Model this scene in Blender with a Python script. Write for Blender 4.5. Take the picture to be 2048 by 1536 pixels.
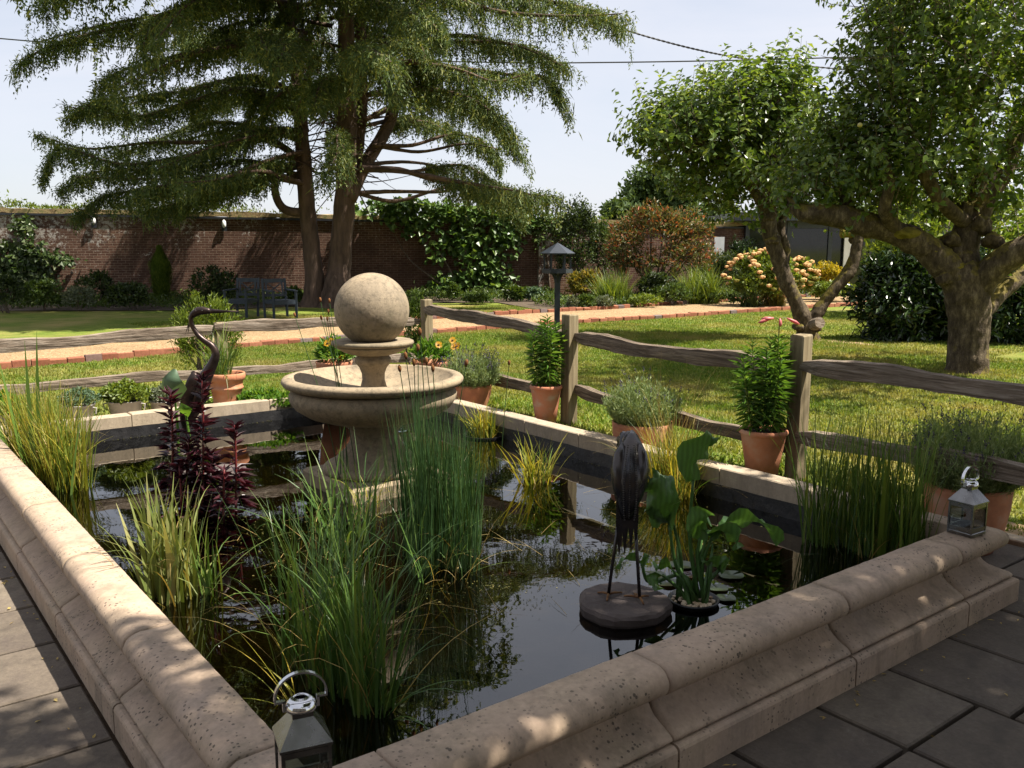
import bpy, bmesh, math, random
import numpy as np
from mathutils import Vector, Matrix

for _o in list(bpy.data.objects):
    bpy.data.objects.remove(_o)
SC = bpy.context.scene
COL = SC.collection
rng = np.random.default_rng(11)
random.seed(11)
R = math.radians

# ------------------------------------------------------------------ camera
FPX, PITCH, EYE = 1775.0, math.atan(273 / 1775.0), 1.6     # focal length in photo pixels, tilt, height
cam_d = bpy.data.cameras.new('camera')
cam_d.sensor_width = 36.0
cam_d.lens = FPX / 2048 * 36.0
cam_d.clip_start = 0.05
cam_d.clip_end = 2000
cam = bpy.data.objects.new('camera', cam_d)
cam.location = (0, 0, EYE)
cam.rotation_euler = (R(90) - PITCH, 0, 0)
COL.objects.link(cam)
SC.camera = cam

# ------------------------------------------------------------------ light
SUN_AZ, SUN_EL = 97.0, 60.0          # degrees, azimuth clockwise from +Y
sv = Vector((math.sin(R(SUN_AZ)) * math.cos(R(SUN_EL)), math.cos(R(SUN_AZ)) * math.cos(R(SUN_EL)), math.sin(R(SUN_EL))))
sun_d = bpy.data.lights.new('sun', 'SUN')
sun_d.energy = 5.0
sun_d.angle = R(0.53)
sun_d.color = (1.0, 0.93, 0.82)
sun = bpy.data.objects.new('sun', sun_d)
sun.rotation_euler = (-sv).to_track_quat('-Z', 'Y').to_euler()
sun.location = (20, -6, 30)
COL.objects.link(sun)

world = bpy.data.worlds.new('World')
SC.world = world
world.use_nodes = True
wn, wl = world.node_tree.nodes, world.node_tree.links
wn.clear()
w_out = wn.new('ShaderNodeOutputWorld')
w_bg = wn.new('ShaderNodeBackground')
w_bg.inputs['Strength'].default_value = 0.058
w_sky = wn.new('ShaderNodeTexSky')
w_sky.sky_type = 'NISHITA'
w_sky.sun_disc = False
w_sky.sun_elevation = R(SUN_EL)
w_sky.sun_rotation = R(SUN_AZ)
w_sky.air_density = 1.0
w_sky.dust_density = 1.0
w_sky.ozone_density = 1.0
# thin high cloud spread over the whole sky
w_tc = wn.new('ShaderNodeTexCoord')
w_map = wn.new('ShaderNodeMapping')
w_map.inputs['Scale'].default_value = (1.0, 1.6, 3.2)
w_map.inputs['Rotation'].default_value = (0.2, 0.1, 0.5)
w_no = wn.new('ShaderNodeTexNoise')
w_no.inputs['Scale'].default_value = 1.7
w_no.inputs['Detail'].default_value = 6
w_no.inputs['Roughness'].default_value = 0.6
w_no.inputs['Distortion'].default_value = 0.6
w_rmp = wn.new('ShaderNodeMapRange')
w_rmp.inputs['From Min'].default_value = 0.32
w_rmp.inputs['From Max'].default_value = 0.72
w_rmp.inputs['To Min'].default_value = 0.62
w_rmp.inputs['To Max'].default_value = 0.92
w_mix = wn.new('ShaderNodeMixRGB')
w_mix.inputs['Color2'].default_value = (5.9, 6.0, 6.55, 1)
wl.new(w_tc.outputs['Generated'], w_map.inputs['Vector'])
wl.new(w_map.outputs['Vector'], w_no.inputs['Vector'])
wl.new(w_no.outputs['Fac'], w_rmp.inputs['Value'])
wl.new(w_rmp.outputs['Result'], w_mix.inputs['Fac'])
wl.new(w_sky.outputs['Color'], w_mix.inputs['Color1'])
wl.new(w_mix.outputs['Color'], w_bg.inputs['Color'])
wl.new(w_bg.outputs['Background'], w_out.inputs['Surface'])

SC.view_settings.view_transform = 'Standard'
SC.view_settings.look = 'None'
SC.view_settings.exposure = 1.4
SC.view_settings.gamma = 1.0
SC.view_settings.use_curve_mapping = False
SC.render.engine = 'CYCLES'
SC.cycles.max_bounces = 7
SC.cycles.diffuse_bounces = 3
SC.cycles.glossy_bounces = 3
SC.cycles.transmission_bounces = 4
SC.cycles.transparent_max_bounces = 10
SC.cycles.caustics_reflective = False
SC.cycles.caustics_refractive = False
SC.cycles.use_denoising = True

# ------------------------------------------------------------------ placing
CP, SP = math.cos(PITCH), math.sin(PITCH)
def _ray(px, py):
    v = (768 - py) / FPX
    return np.array([(px - 1024) / FPX, CP + v * SP, -SP + v * CP])
def on_z(px, py, z=0.0):              # where a photo point meets the level z
    d = _ray(px, py); t = (z - EYE) / d[2]
    return np.array([d[0] * t, d[1] * t, z])
def at_y(px, py, y):                  # a photo point at the distance y
    d = _ray(px, py); t = y / d[1]
    return np.array([d[0] * t, y, EYE + d[2] * t])
# the garden's own axes: the pond's long front wall runs along U1, its side walls along U2
A0 = R(52.5)
U1 = np.array([math.sin(A0), math.cos(A0), 0.0])
U2 = np.array([-math.cos(A0), math.sin(A0), 0.0])
UZ = np.array([0.0, 0.0, 1.0])
def SRZ(s, r, z=0.0):
    return U1 * s + U2 * r + UZ * z
POND_ROT = math.atan2(U1[1], U1[0])
S0, S1, R0, R1 = 0.826, 3.99, 1.868, 7.05      # inner edges of the pond
RIM, WATER = 0.34, 0.163
def sstep(a, b, x):
    t = np.clip((np.asarray(x, float) - a) / (b - a), 0, 1)
    return t * t * (3 - 2 * t)
def ground_z(s, r):                            # the lawn banks up gently against the pond's far sides
    ds = np.maximum(np.asarray(s, float) - (S1 + .9), 0)
    dr = np.maximum(np.asarray(r, float) - (R1 + .9), 0)
    d = np.sqrt(ds * ds + dr * dr)
    k = 0.22 * (1 - sstep(0.0, 2.6, d)) * sstep(2.45, 3.2, r) * sstep(-1.5, 0.2, s)
    return k
def ground_at(p):
    s = p[0] * U1[0] + p[1] * U1[1]; r = p[0] * U2[0] + p[1] * U2[1]
    return float(ground_z(s, r))

# ------------------------------------------------------------------ objects
def thing(name, label, cat, loc=(0, 0, 0), group=None):
    o = bpy.data.objects.new(name, None)
    o.empty_display_size = 0.1
    o.location = tuple(float(v) for v in loc)
    COL.objects.link(o)
    tag(o, label, cat, group)
    return o
def tag(o, label=None, cat=None, group=None, kind=None):
    if label: o['label'] = label
    if cat: o['category'] = cat
    if group: o['group'] = group
    if kind: o['kind'] = kind
    return o
_locs = {}
def _wloc(p):
    v = Vector(p.location)
    q = p.parent
    while q is not None:
        v = v + Vector(q.location); q = q.parent
    return v
def attach(o, parent):
    """parent o (built in world coordinates) without moving it"""
    if parent is None: return o
    o.parent = parent
    chain = Matrix.Identity(4)
    q = parent
    m = q.matrix_basis.copy()
    while q.parent is not None:
        m = q.parent.matrix_basis @ q.matrix_parent_inverse @ m
        q = q.parent
    o.matrix_parent_inverse = m.inverted()
    return o
def link(name, me, parent=None):
    o = bpy.data.objects.new(name, me)
    COL.objects.link(o)
    return attach(o, parent)

class Geo:
    def __init__(self):
        self.V, self.F, self.n = [], [], 0
    def add(self, V, F):
        V = np.asarray(V, float).reshape(-1, 3)
        self.V.append(V)
        if isinstance(F, np.ndarray):
            self.F.append(F + self.n)
        else:
            by = {}
            for f in F: by.setdefault(len(f), []).append(f)
            for k, fs in by.items(): self.F.append(np.array(fs, int) + self.n)
        self.n += len(V)
        return self
    def mesh(self, name, mat=None, smooth=False):
        V = np.concatenate(self.V) if self.V else np.zeros((0, 3))
        me = bpy.data.meshes.new(name)
        me.vertices.add(len(V))
        me.vertices.foreach_set('co', V.ravel().astype(np.float32))
        nl = sum(f.size for f in self.F); npoly = sum(len(f) for f in self.F)
        me.loops.add(nl); me.polygons.add(npoly)
        li = np.concatenate([f.ravel() for f in self.F]).astype(np.int32)
        tot = np.concatenate([np.full(len(f), f.shape[1], np.int32) for f in self.F])
        st = np.concatenate([[0], np.cumsum(tot)[:-1]]).astype(np.int32)
        me.loops.foreach_set('vertex_index', li)
        me.polygons.foreach_set('loop_start', st)
        me.polygons.foreach_set('loop_total', tot)
        me.polygons.foreach_set('use_smooth', np.full(npoly, bool(smooth)))
        me.update(calc_edges=True)
        me.validate()
        if mat: me.materials.append(mat)
        return me
    def build(self, name, mat=None, parent=None, smooth=False):
        return link(name, self.mesh(name, mat, smooth), parent)

def unit(v):
    v = np.asarray(v, float)
    return v / np.maximum(np.linalg.norm(v, axis=-1, keepdims=True), 1e-9)
def randdir(n):
    return unit(rng.normal(size=(n, 3)))
def spline(P, k=6):
    """Catmull-Rom through the points"""
    P = np.asarray(P, float)
    Q = np.vstack([2 * P[0] - P[1], P, 2 * P[-1] - P[-2]])
    out = []
    for i in range(1, len(Q) - 2):
        for t in np.arange(k) / k:
            a, b, c, d = Q[i - 1], Q[i], Q[i + 1], Q[i + 2]
            out.append(.5 * (2 * b + (c - a) * t + (2 * a - 5 * b + 4 * c - d) * t * t + (3 * b - a - 3 * c + d) * t ** 3))
    out.append(P[-1])
    return np.array(out)
def tube(P, rad, n=6, squash=1.0, jit=0.0):
    P = np.asarray(P, float); m = len(P)
    rad = np.broadcast_to(np.asarray(rad, float), (m,))
    T = unit(np.gradient(P, axis=0))
    ref = np.array([0, 0, 1.0]) if abs(T[0][2]) < .9 else np.array([1.0, 0, 0])
    V = []
    a = np.linspace(0, 2 * np.pi, n, endpoint=False)
    u = unit(np.cross(T[0], ref))
    for i in range(m):
        u = unit(u - T[i] * np.dot(u, T[i]))
        w = np.cross(T[i], u)
        rr = rad[i] * (1 + jit * rng.normal(size=n)) if jit else rad[i]
        V.append(P[i] + (np.cos(a) * rr)[:, None] * u + (np.sin(a) * rr * squash)[:, None] * w)
    V = np.concatenate(V)
    F = [[i * n + j, i * n + (j + 1) % n, (i + 1) * n + (j + 1) % n, (i + 1) * n + j] for i in range(m - 1) for j in range(n)]
    F.append(list(range(n))[::-1]); F.append([(m - 1) * n + j for j in range(n)])
    return V, F
def lathe(prof, n=40, c=(0, 0, 0)):
    prof = np.asarray(prof, float); m = len(prof)
    a = np.linspace(0, 2 * np.pi, n, endpoint=False)
    V = np.stack([prof[:, 0][:, None] * np.cos(a), prof[:, 0][:, None] * np.sin(a), np.repeat(prof[:, 1][:, None], n, 1)], -1).reshape(-1, 3) + np.asarray(c, float)
    i, j = np.meshgrid(np.arange(m - 1), np.arange(n), indexing='ij')
    F = np.stack([i * n + j, i * n + (j + 1) % n, (i + 1) * n + (j + 1) % n, (i + 1) * n + j], -1).reshape(-1, 4)
    return V, F
def box(c, half, ax=None, ay=None, az=None, ch=0.0):
    """box with chamfered top edges; ax, ay, az: its axes"""
    ax = np.array([1, 0, 0.]) if ax is None else np.asarray(ax, float)
    ay = np.array([0, 1, 0.]) if ay is None else np.asarray(ay, float)
    az = UZ if az is None else np.asarray(az, float)
    c = np.asarray(c, float); hx, hy, hz = half
    rings = [(hx, hy, -hz), (hx, hy, hz - ch), (hx - ch, hy - ch, hz)] if ch > 0 else [(hx, hy, -hz), (hx, hy, hz)]
    V, F = [], []
    for (x, y, z) in rings:
        for sx, sy in ((-1, -1), (1, -1), (1, 1), (-1, 1)):
            V.append(c + ax * x * sx + ay * y * sy + az * z)
    for k in range(len(rings) - 1):
        for j in range(4):
            F.append([k * 4 + j, k * 4 + (j + 1) % 4, k * 4 + 4 + (j + 1) % 4, k * 4 + 4 + j])
    F.append([3, 2, 1, 0]); b = (len(rings) - 1) * 4; F.append([b, b + 1, b + 2, b + 3])
    return np.array(V), F
def bar(p, q, w, h=None, up=UZ):
    """square bar from p to q"""
    p, q = np.asarray(p, float), np.asarray(q, float)
    d = unit(q - p)
    sx = unit(np.cross(d, up)) if abs(np.dot(d, up)) < .99 else np.array([1., 0, 0])
    sy = np.cross(sx, d)
    L = np.linalg.norm(q - p) / 2
    return box((p + q) / 2, (w / 2, L, (h or w) / 2), sx, d, sy)
def blades(base, az, lean, droop, h, w, segs=5, power=1.6, twist=0.8, tip=0.06, root=0.75):
    base = np.asarray(base, float); n = len(base)
    az, lean, droop, h, w = [np.broadcast_to(np.asarray(v, float), (n,)) for v in (az, lean, droop, h, w)]
    t = np.linspace(0, 1, segs + 1)
    tm = (t[1:] + t[:-1]) / 2
    phi = lean[:, None] + droop[:, None] * tm ** power
    ds = (h / segs)[:, None]
    hx = np.concatenate([np.zeros((n, 1)), np.cumsum(np.sin(phi) * ds, 1)], 1)
    hz = np.concatenate([np.zeros((n, 1)), np.cumsum(np.cos(phi) * ds, 1)], 1)
    C = base[:, None, :] + np.stack([np.cos(az)[:, None] * hx, np.sin(az)[:, None] * hx, hz], -1)
    a2 = az + np.pi / 2 + rng.uniform(-twist, twist, n)
    S = np.stack([np.cos(a2), np.sin(a2), np.zeros(n)], -1)[:, None, :]
    prof = np.minimum(1, root + t * 1.2) * np.clip(1 - t ** 2.2, tip, 1)
    W = (w[:, None] * prof / 2)[..., None]
    V = np.stack([C - S * W, C + S * W], 2).reshape(-1, 3)
    b = np.arange(n)[:, None] * (segs + 1) * 2 + np.arange(segs)[None] * 2
    F = np.stack([b, b + 1, b + 3, b + 2], -1).reshape(-1, 4)
    return V, F, C
def cards(P, D, N, L, W, fold=0.25, droop=0.1, mid=0.45):
    """leaves: two triangles folded along the midrib"""
    P, D, N = np.asarray(P, float), unit(D), np.asarray(N, float)
    n = len(P)
    S = unit(np.cross(D, N)); N = np.cross(S, D)
    L = np.broadcast_to(np.asarray(L, float), (n,))[:, None]; W = np.broadcast_to(np.asarray(W, float), (n,))[:, None]
    a = P; c = P + D * L - N * L * droop
    m = P + D * L * mid
    l = m + S * W / 2 + N * W * fold; r = m - S * W / 2 + N * W * fold
    V = np.stack([a, l, c, r], 1).reshape(-1, 3)
    b = np.arange(n)[:, None] * 4
    F = np.concatenate([b + [[0, 1, 2]], b + [[0, 2, 3]]], 1).reshape(-1, 3)
    return V, F
def icos(c, rad, sub=1, squash=(1, 1, 1), jit=0.0):
    bm = bmesh.new()
    bmesh.ops.create_icosphere(bm, subdivisions=sub, radius=1.0)
    V = np.array([v.co[:] for v in bm.verts]); F = [[v.index for v in f.verts] for f in bm.faces]
    bm.free()
    if jit: V = V * (1 + rng.normal(0, jit, (len(V), 1)))
    return V * np.asarray(squash) * rad + np.asarray(c, float), F
# ------------------------------------------------------------------ materials
class M:
    """a small node-tree writer"""
    def __init__(self, name):
        self.m = bpy.data.materials.new(name)
        self.m.use_nodes = True
        self.t = self.m.node_tree
        self.t.nodes.clear()
        self.out = self.t.nodes.new('ShaderNodeOutputMaterial')
    def n(self, typ, **kw):
        nd = self.t.nodes.new('ShaderNode' + typ)
        for k, v in kw.items():
            if k.startswith('_'): setattr(nd, k[1:], v)
        for k, v in kw.items():
            if k.startswith('_'): continue
            key = int(k[1:]) if k[0] == 'i' and k[1:].isdigit() else k.replace('__', ' ')
            s = nd.inputs[key]
            if isinstance(v, bpy.types.NodeSocket): self.t.links.new(v, s)
            elif isinstance(v, bpy.types.Node): self.t.links.new(v.outputs[0], s)
            else: s.default_value = v
        return nd
    def coord(self, kind='Object', scale=(1, 1, 1), rot=(0, 0, 0)):
        tc = self.n('TexCoord')
        mp = self.n('Mapping', Vector=tc.outputs[kind], Scale=scale, Rotation=rot)
        return mp.outputs[0]
    def noise(self, vec, scale, detail=4, rough=.55, dist=0.0):
        return self.n('TexNoise', Vector=vec, Scale=scale, Detail=detail, Roughness=rough, Distortion=dist).outputs['Fac']
    def ramp(self, fac, stops):
        nd = self.n('ValToRGB', Fac=fac)
        e = nd.color_ramp.elements
        while len(e) < len(stops): e.new(.5)
        for el, (p, c) in zip(e, stops):
            el.position = p
            el.color = (c, c, c, 1) if isinstance(c, (int, float)) else (*c, 1)
        return nd.outputs[0]
    def mix(self, fac, a, b, typ='MIX'):
        f = lambda v: (*v, 1) if isinstance(v, tuple) and len(v) == 3 else v
        return self.n('MixRGB', _blend_type=typ, Fac=fac, Color1=f(a), Color2=f(b)).outputs[0]
    def math(self, op, a, b=0.0):
        nd = self.n('Math', _operation=op)
        for i, v in enumerate((a, b)):
            if isinstance(v, bpy.types.NodeSocket): self.t.links.new(v, nd.inputs[i])
            else: nd.inputs[i].default_value = v
        return nd.outputs[0]
    def bump(self, h, strength=.3, dist=.01, normal=None):
        kw = dict(Height=h, Strength=strength, Distance=dist)
        if normal is not None: kw['Normal'] = normal
        return self.n('Bump', **kw).outputs[0]
    def pbr(self, color, rough=.6, metal=0.0, normal=None, spec=.4, **kw):
        c = (*color, 1) if isinstance(color, tuple) and len(color) == 3 else color
        d = {'Base__Color': c, 'Roughness': rough, 'Metallic': metal, 'Specular__IOR__Level': spec}
        if normal is not None: d['Normal'] = normal
        d.update(kw)
        return self.n('BsdfPrincipled', **d).outputs[0]
    def done(self, sh):
        self.t.links.new(sh, self.out.inputs['Surface'])
        return self.m

MAT = {}
def leaf_mat(key, ca, cb, cc=None, trans=.35, rough=.45, spec=.35, tint=(1.3, 1.2, .5)):
    m = M(key)
    rnd = m.n('NewGeometry').outputs['Random Per Island']
    stops = [(0.0, ca), (0.7, cb), (1.0, cc or cb)]
    col = m.ramp(rnd, stops)
    a = m.pbr(col, rough, spec=spec)
    tc = m.mix(1.0, col, tint, 'MULTIPLY')
    b = m.n('BsdfTranslucent', Color=tc).outputs[0]
    MAT[key] = m.done(m.n('MixShader', i0=trans, i1=a, i2=b).outputs[0])
    return MAT[key]
def blotch_mat(key, c1, c2, scale=3, rough=.7, bump=.2, bscale=40, dist=.004, c3=None, spec=.3, metal=0.0, coord='Object', stretch=(1, 1, 1), lo=.35, hi=.65):
    m = M(key)
    v = m.coord(coord, stretch)
    f = m.noise(v, scale, 6, .6)
    stops = [(lo, c1), (hi, c2)] if c3 is None else [(lo, c1), ((lo + hi) / 2, c2), (hi, c3)]
    col = m.ramp(f, stops)
    h = m.noise(v, bscale, 5, .6)
    MAT[key] = m.done(m.pbr(col, rough, metal, m.bump(h, bump, dist), spec))
    return MAT[key]

def cast_stone(key, base, warm, grey, pits=1.0, lichen=0.0):
    m = M(key)
    v = m.coord()
    big = m.noise(v, 1.6, 5, .6)
    col = m.ramp(big, [(.3, warm), (.52, base), (.72, grey)])
    fine = m.noise(v, 55, 6, .65)
    col = m.mix(m.math('MULTIPLY', fine, .55), col, (.12, .095, .075), 'MIX') if False else m.mix(.5, col, m.ramp(fine, [(.25, .62), (.75, 1.25)]), 'MULTIPLY')
    # weather stains
    st = m.noise(m.coord('Object', (1, 1, .35)), 6, 7, .7)
    col = m.mix(m.ramp(st, [(.48, 0.0), (.68, .62)]), col, (.16, .13, .095))
    if lichen:
        l1 = m.noise(v, 24, 9, .8)
        col = m.mix(m.ramp(l1, [(.50, 0.0), (.60, lichen)]), col, (.045, .04, .032))
        l2 = m.noise(v, 4, 6, .7)
        col = m.mix(m.ramp(l2, [(.52, 0.0), (.68, lichen * .7)]), col, (.11, .095, .07))
    sk = m.noise(m.coord('Object', (16, 16, 1.4)), 1.0, 6, .7)
    col = m.mix(m.ramp(sk, [(.50, 0.0), (.72, .42)]), col, (.13, .105, .07))
    al = m.noise(v, 2.3, 7, .7)
    col = m.mix(m.ramp(al, [(.54, 0.0), (.74, .35)]), col, (.12, .115, .06))
    h = fine
    if pits:
        vo = m.n('TexVoronoi', Vector=m.coord('Object', (1, 1, 1)), Scale=58.0, Randomness=1.0)
        mask = m.ramp(m.noise(v, 4.5, 4, .6), [(.44, 0.0), (.58, 1.0)])
        size = m.noise(v, 30, 2, .5)
        thr = m.math('MULTIPLY', m.math('SUBTRACT', size, .12), .62)
        pit = m.math('MULTIPLY', m.math('LESS_THAN', vo.outputs['Distance'], thr), mask)
        pit = m.math('MULTIPLY', pit, pits)
        col = m.mix(m.math('MULTIPLY', pit, .78), col, (.055, .045, .037))
        h = m.math('SUBTRACT', m.math('MULTIPLY', fine, .35), pit)
    MAT[key] = m.done(m.pbr(col, .82, 0, m.bump(h, .5, .004), .25))

cast_stone('pond_stone', (.375, .28, .205), (.41, .315, .22), (.30, .235, .19), 1.0)
cast_stone('coping_stone', (.36, .29, .21), (.38, .305, .215), (.30, .25, .20), .25)
cast_stone('fountain_stone', (.295, .23, .15), (.32, .245, .155), (.23, .185, .125), 0.0, .45)
cast_stone('ball_stone', (.305, .24, .16), (.33, .25, .165), (.235, .19, .135), 0.0, .5)
blotch_mat('slab_stone', (.058, .046, .035), (.105, .084, .062), 3.1, .75, .7, 60, .005, c3=(.072, .056, .046))
blotch_mat('slab_stone_b', (.072, .058, .043), (.12, .098, .072), 2.6, .75, .7, 55, .005, c3=(.085, .068, .053))
for _k, _c in (('slab_stone', ((.068, .055, .044), (.13, .105, .08), (.088, .07, .058))), ('slab_stone_b', ((.086, .069, .053), (.155, .127, .095), (.105, .084, .067)))):
    m = M(_k)
    v = m.coord()
    col = m.ramp(m.noise(v, 3.1, 7, .68), [(.32, _c[0]), (.5, _c[1]), (.68, _c[2])])
    col = m.mix(1.0, col, m.ramp(m.n('ObjectInfo').outputs['Random'], [(0, .72), (1, 1.25)]), 'MULTIPLY')
    col = m.mix(m.ramp(m.noise(v, 9, 8, .8), [(.60, 0.0), (.70, .55)]), col, (.17, .15, .12))
    col = m.mix(m.ramp(m.noise(v, 60, 5, .7), [(.3, .35), (.7, 0.0)]), col, (.02, .016, .012))
    MAT[_k] = m.done(m.pbr(col, .8, 0, m.bump(m.noise(v, 45, 7, .75), .8, .006), .25))
blotch_mat('heron_plinth', (.06, .047, .043), (.10, .08, .072), 6, .85, .6, 45, .006)
blotch_mat('joint_soil', (.045, .032, .022), (.08, .055, .035), 20, .95, .5, 60, .01)
blotch_mat('soil', (.05, .036, .024), (.10, .075, .05), 8, .95, .8, 40, .02)
blotch_mat('liner', (.006, .006, .007), (.02, .019, .02), 7, .38, .5, 14, .02, spec=.5)
blotch_mat('pond_bed', (.012, .009, .005), (.05, .037, .015), 2.2, .9, .6, 12, .03, c3=(.09, .075, .028))
blotch_mat('terracotta', (.30, .125, .07), (.45, .185, .095), 5, .85, .35, 50, .004, c3=(.46, .27, .18), lo=.34, hi=.70)
blotch_mat('terracotta_old', (.40, .15, .08), (.38, .18, .11), 7, .85, .3, 50, .003, c3=(.36, .28, .22), lo=.40, hi=.68)
blotch_mat('zinc', (.36, .34, .31), (.50, .47, .43), 9, .55, .1, 30, .002, metal=.15)
blotch_mat('compost', (.025, .018, .012), (.06, .042, .028), 30, .95, .8, 60, .012)
blotch_mat('pebble', (.42, .31, .19), (.55, .45, .32), 20, .7, .1, 40, .002, c3=(.30, .20, .12))
blotch_mat('blue_paint', (.018, .025, .036), (.028, .037, .05), 6, .5, .1, 30, .002)
blotch_mat('feeder_paint', (.016, .020, .027), (.028, .034, .043), 5, .38, .08, 30, .002, spec=.5)
blotch_mat('dark_frame', (.015, .016, .02), (.03, .032, .038), 4, .5, .05, 30, .002)
blotch_mat('white_render', (.72, .72, .70), (.80, .80, .78), 4, .7, .1, 30, .002)
blotch_mat('mortar_top', (.17, .115, .06), (.30, .22, .11), 5, .9, .7, 25, .02, c3=(.16, .16, .06))
blotch_mat('cedar_bark', (.055, .036, .026), (.13, .085, .062), 7, .9, .9, 18, .03, stretch=(1, 1, .22))
blotch_mat('twig_bark', (.075, .055, .04), (.15, .115, .085), 12, .9, .5, 30, .01)
blotch_mat('cable_black', (.01, .01, .011), (.02, .02, .022), 10, .6, .1, 30, .002)
blotch_mat('lamp_white', (.75, .75, .74), (.8, .8, .79), 4, .4, .02, 20, .001)
blotch_mat('soil_dry', (.20, .13, .07), (.34, .24, .13), 10, .95, .6, 50, .01)

m = M('apple_bark')          # grey bark with yellow-green moss on its upper sides
v = m.coord()
col = m.ramp(m.noise(m.coord('Object', (1, 1, .4)), 14, 8, .75), [(.36, (.035, .026, .017)), (.52, (.085, .064, .042)), (.66, (.19, .15, .10))])
nz = m.n('SeparateXYZ', Vector=m.n('NewGeometry').outputs['Normal']).outputs['Z']
f = m.math('ADD', m.math('MULTIPLY', nz, .30), m.noise(v, 3.4, 6, .7))
col = m.mix(m.ramp(f, [(.60, 0.0), (.72, .8)]), col, m.ramp(m.noise(v, 25, 4), [(.3, (.10, .085, .015)), (.7, (.23, .18, .035))]))
h = m.math('ADD', m.noise(m.coord('Object', (1, 1, .35)), 16, 6, .7), m.math('MULTIPLY', m.noise(v, 70, 3), .3))
MAT['apple_bark'] = m.done(m.pbr(col, .92, 0, m.bump(h, 1.0, .03), .15))
blotch_mat('moss', (.13, .11, .015), (.26, .21, .035), 12, .95, 1.0, 45, .03)

def oak(key, a, b, c):
    m = M(key)
    v = m.coord('Object', (1, 1, 1))
    g = m.noise(m.coord('Object', (2.2, 45, 45)), 1.0, 6, .7, .4)
    col = m.ramp(g, [(.38, a), (.5, b), (.62, c)])
    big = m.noise(v, 2.5, 4, .6)
    col = m.mix(m.ramp(big, [(.4, 0.0), (.7, .6)]), col, tuple(x * .55 for x in b))
    MAT[key] = m.done(m.pbr(col, .85, 0, m.bump(g, 1.0, .02), .2))
oak('oak_rail', (.085, .062, .043), (.20, .155, .115), (.33, .275, .22))
oak('oak_rail_dark', (.055, .042, .03), (.145, .11, .08), (.26, .205, .15))
m = M('oak_post')
g = m.noise(m.coord('Object', (28, 28, 1.6)), 1.0, 6, .65, .3)
col = m.ramp(g, [(.32, (.11, .085, .05)), (.5, (.20, .158, .095)), (.70, (.30, .25, .16))])
MAT['oak_post'] = m.done(m.pbr(col, .85, 0, m.bump(g, .6, .008), .2))

m = M('lawn')
v = m.coord()
n1 = m.noise(v, .55, 6, .65); n2 = m.noise(v, 3.0, 6, .65); n3 = m.noise(v, 45, 4, .7)
col = m.ramp(n2, [(.25, (.085, .13, .02)), (.5, (.135, .178, .028)), (.75, (.20, .215, .042))])
col = m.mix(m.ramp(n1, [(.45, 0.0), (.68, .85)]), col, (.31, .24, .09))
col = m.mix(.55, col, m.ramp(n3, [(.2, .45), (.8, 1.45)]), 'MULTIPLY')
MAT['lawn'] = m.done(m.pbr(col, .95, 0, m.bump(n3, .9, .03), .1))
m = M('grass_blade')
v = m.coord()
n1 = m.noise(v, .55, 6, .65); n2 = m.noise(v, 3.0, 6, .65)
col = m.ramp(m.n('NewGeometry').outputs['Random Per Island'], [(0, (.085, .15, .018)), (.75, (.165, .23, .034)), (1, (.31, .29, .09))])
col = m.mix(.8, col, m.ramp(n2, [(.3, .62), (.7, 1.3)]), 'MULTIPLY')
col = m.mix(m.ramp(n1, [(.45, 0.0), (.68, .8)]), col, (.34, .27, .10))
a = m.pbr(col, .6, 0, spec=.2)
MAT['grass_blade'] = m.done(m.n('MixShader', i0=.4, i1=a, i2=m.n('BsdfTranslucent', Color=m.mix(1.0, col, (1.2, 1.15, .5), 'MULTIPLY')).outputs[0]).outputs[0])

m = M('gravel')
v = m.coord()
vo = m.n('TexVoronoi', Vector=v, Scale=55.0)
col = m.ramp(m.n('SeparateXYZ', Vector=vo.outputs['Color']).outputs[0], [(0, (.18, .108, .052)), (.5, (.295, .195, .10)), (1, (.45, .345, .20))])
col = m.mix(.6, col, m.ramp(m.noise(v, 1.1, 5), [(.3, .72), (.7, 1.2)]), 'MULTIPLY')
col = m.mix(m.ramp(m.noise(v, 14, 5, .7), [(.55, 0.0), (.75, .45)]), col, (.16, .09, .045))
MAT['gravel'] = m.done(m.pbr(col, .9, 0, m.bump(m.math('SUBTRACT', 1.0, vo.outputs['Distance']), .8, .02), .2))

def edging(key, a, b):
    m = M(key)
    oi = m.n('ObjectInfo').outputs['Random']
    col = m.ramp(oi, [(0, a), (.55, b), (.83, (.22, .085, .05)), (.9, (.13, .10, .095)), (1, (.17, .13, .12))])
    f = m.noise(m.coord(), 18, 6, .7)
    col = m.mix(.7, col, m.ramp(f, [(.25, .6), (.75, 1.25)]), 'MULTIPLY')
    MAT[key] = m.done(m.pbr(col, .9, 0, m.bump(f, .6, .008), .2))
edging('edging_brick', (.21, .078, .046), (.27, .11, .062))

m = M('wall_brick')          # old red brick, white lichen high up, soot and age elsewhere
tc = m.n('TexCoord').outputs['Object']
sx = m.n('SeparateXYZ', Vector=tc)
vec = m.n('CombineXYZ', X=sx.outputs['X'], Y=sx.outputs['Z'], Z=0.0).outputs[0]
br = m.n('TexBrick', Vector=vec, Scale=1.0, Color1=(.095, .047, .033, 1), Color2=(.16, .086, .06, 1), Mortar=(.30, .235, .175, 1), Mortar__Size=.007, Mortar__Smooth=.3, Bias=-.1, Brick__Width=.225, Row__Height=.075)
col = br.outputs['Color']
col = m.mix(.85, col, m.ramp(m.noise(tc, 9, 7, .75), [(.25, .45), (.75, 1.4)]), 'MULTIPLY')
col = m.mix(m.ramp(m.noise(tc, .55, 6, .7), [(.36, .0), (.64, .8)]), col, (.055, .03, .022))
lz = m.math('MULTIPLY', sx.outputs['Z'], .16)
lx = m.math('ADD', m.math('MULTIPLY', sx.outputs['X'], -.026), .36)
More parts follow.
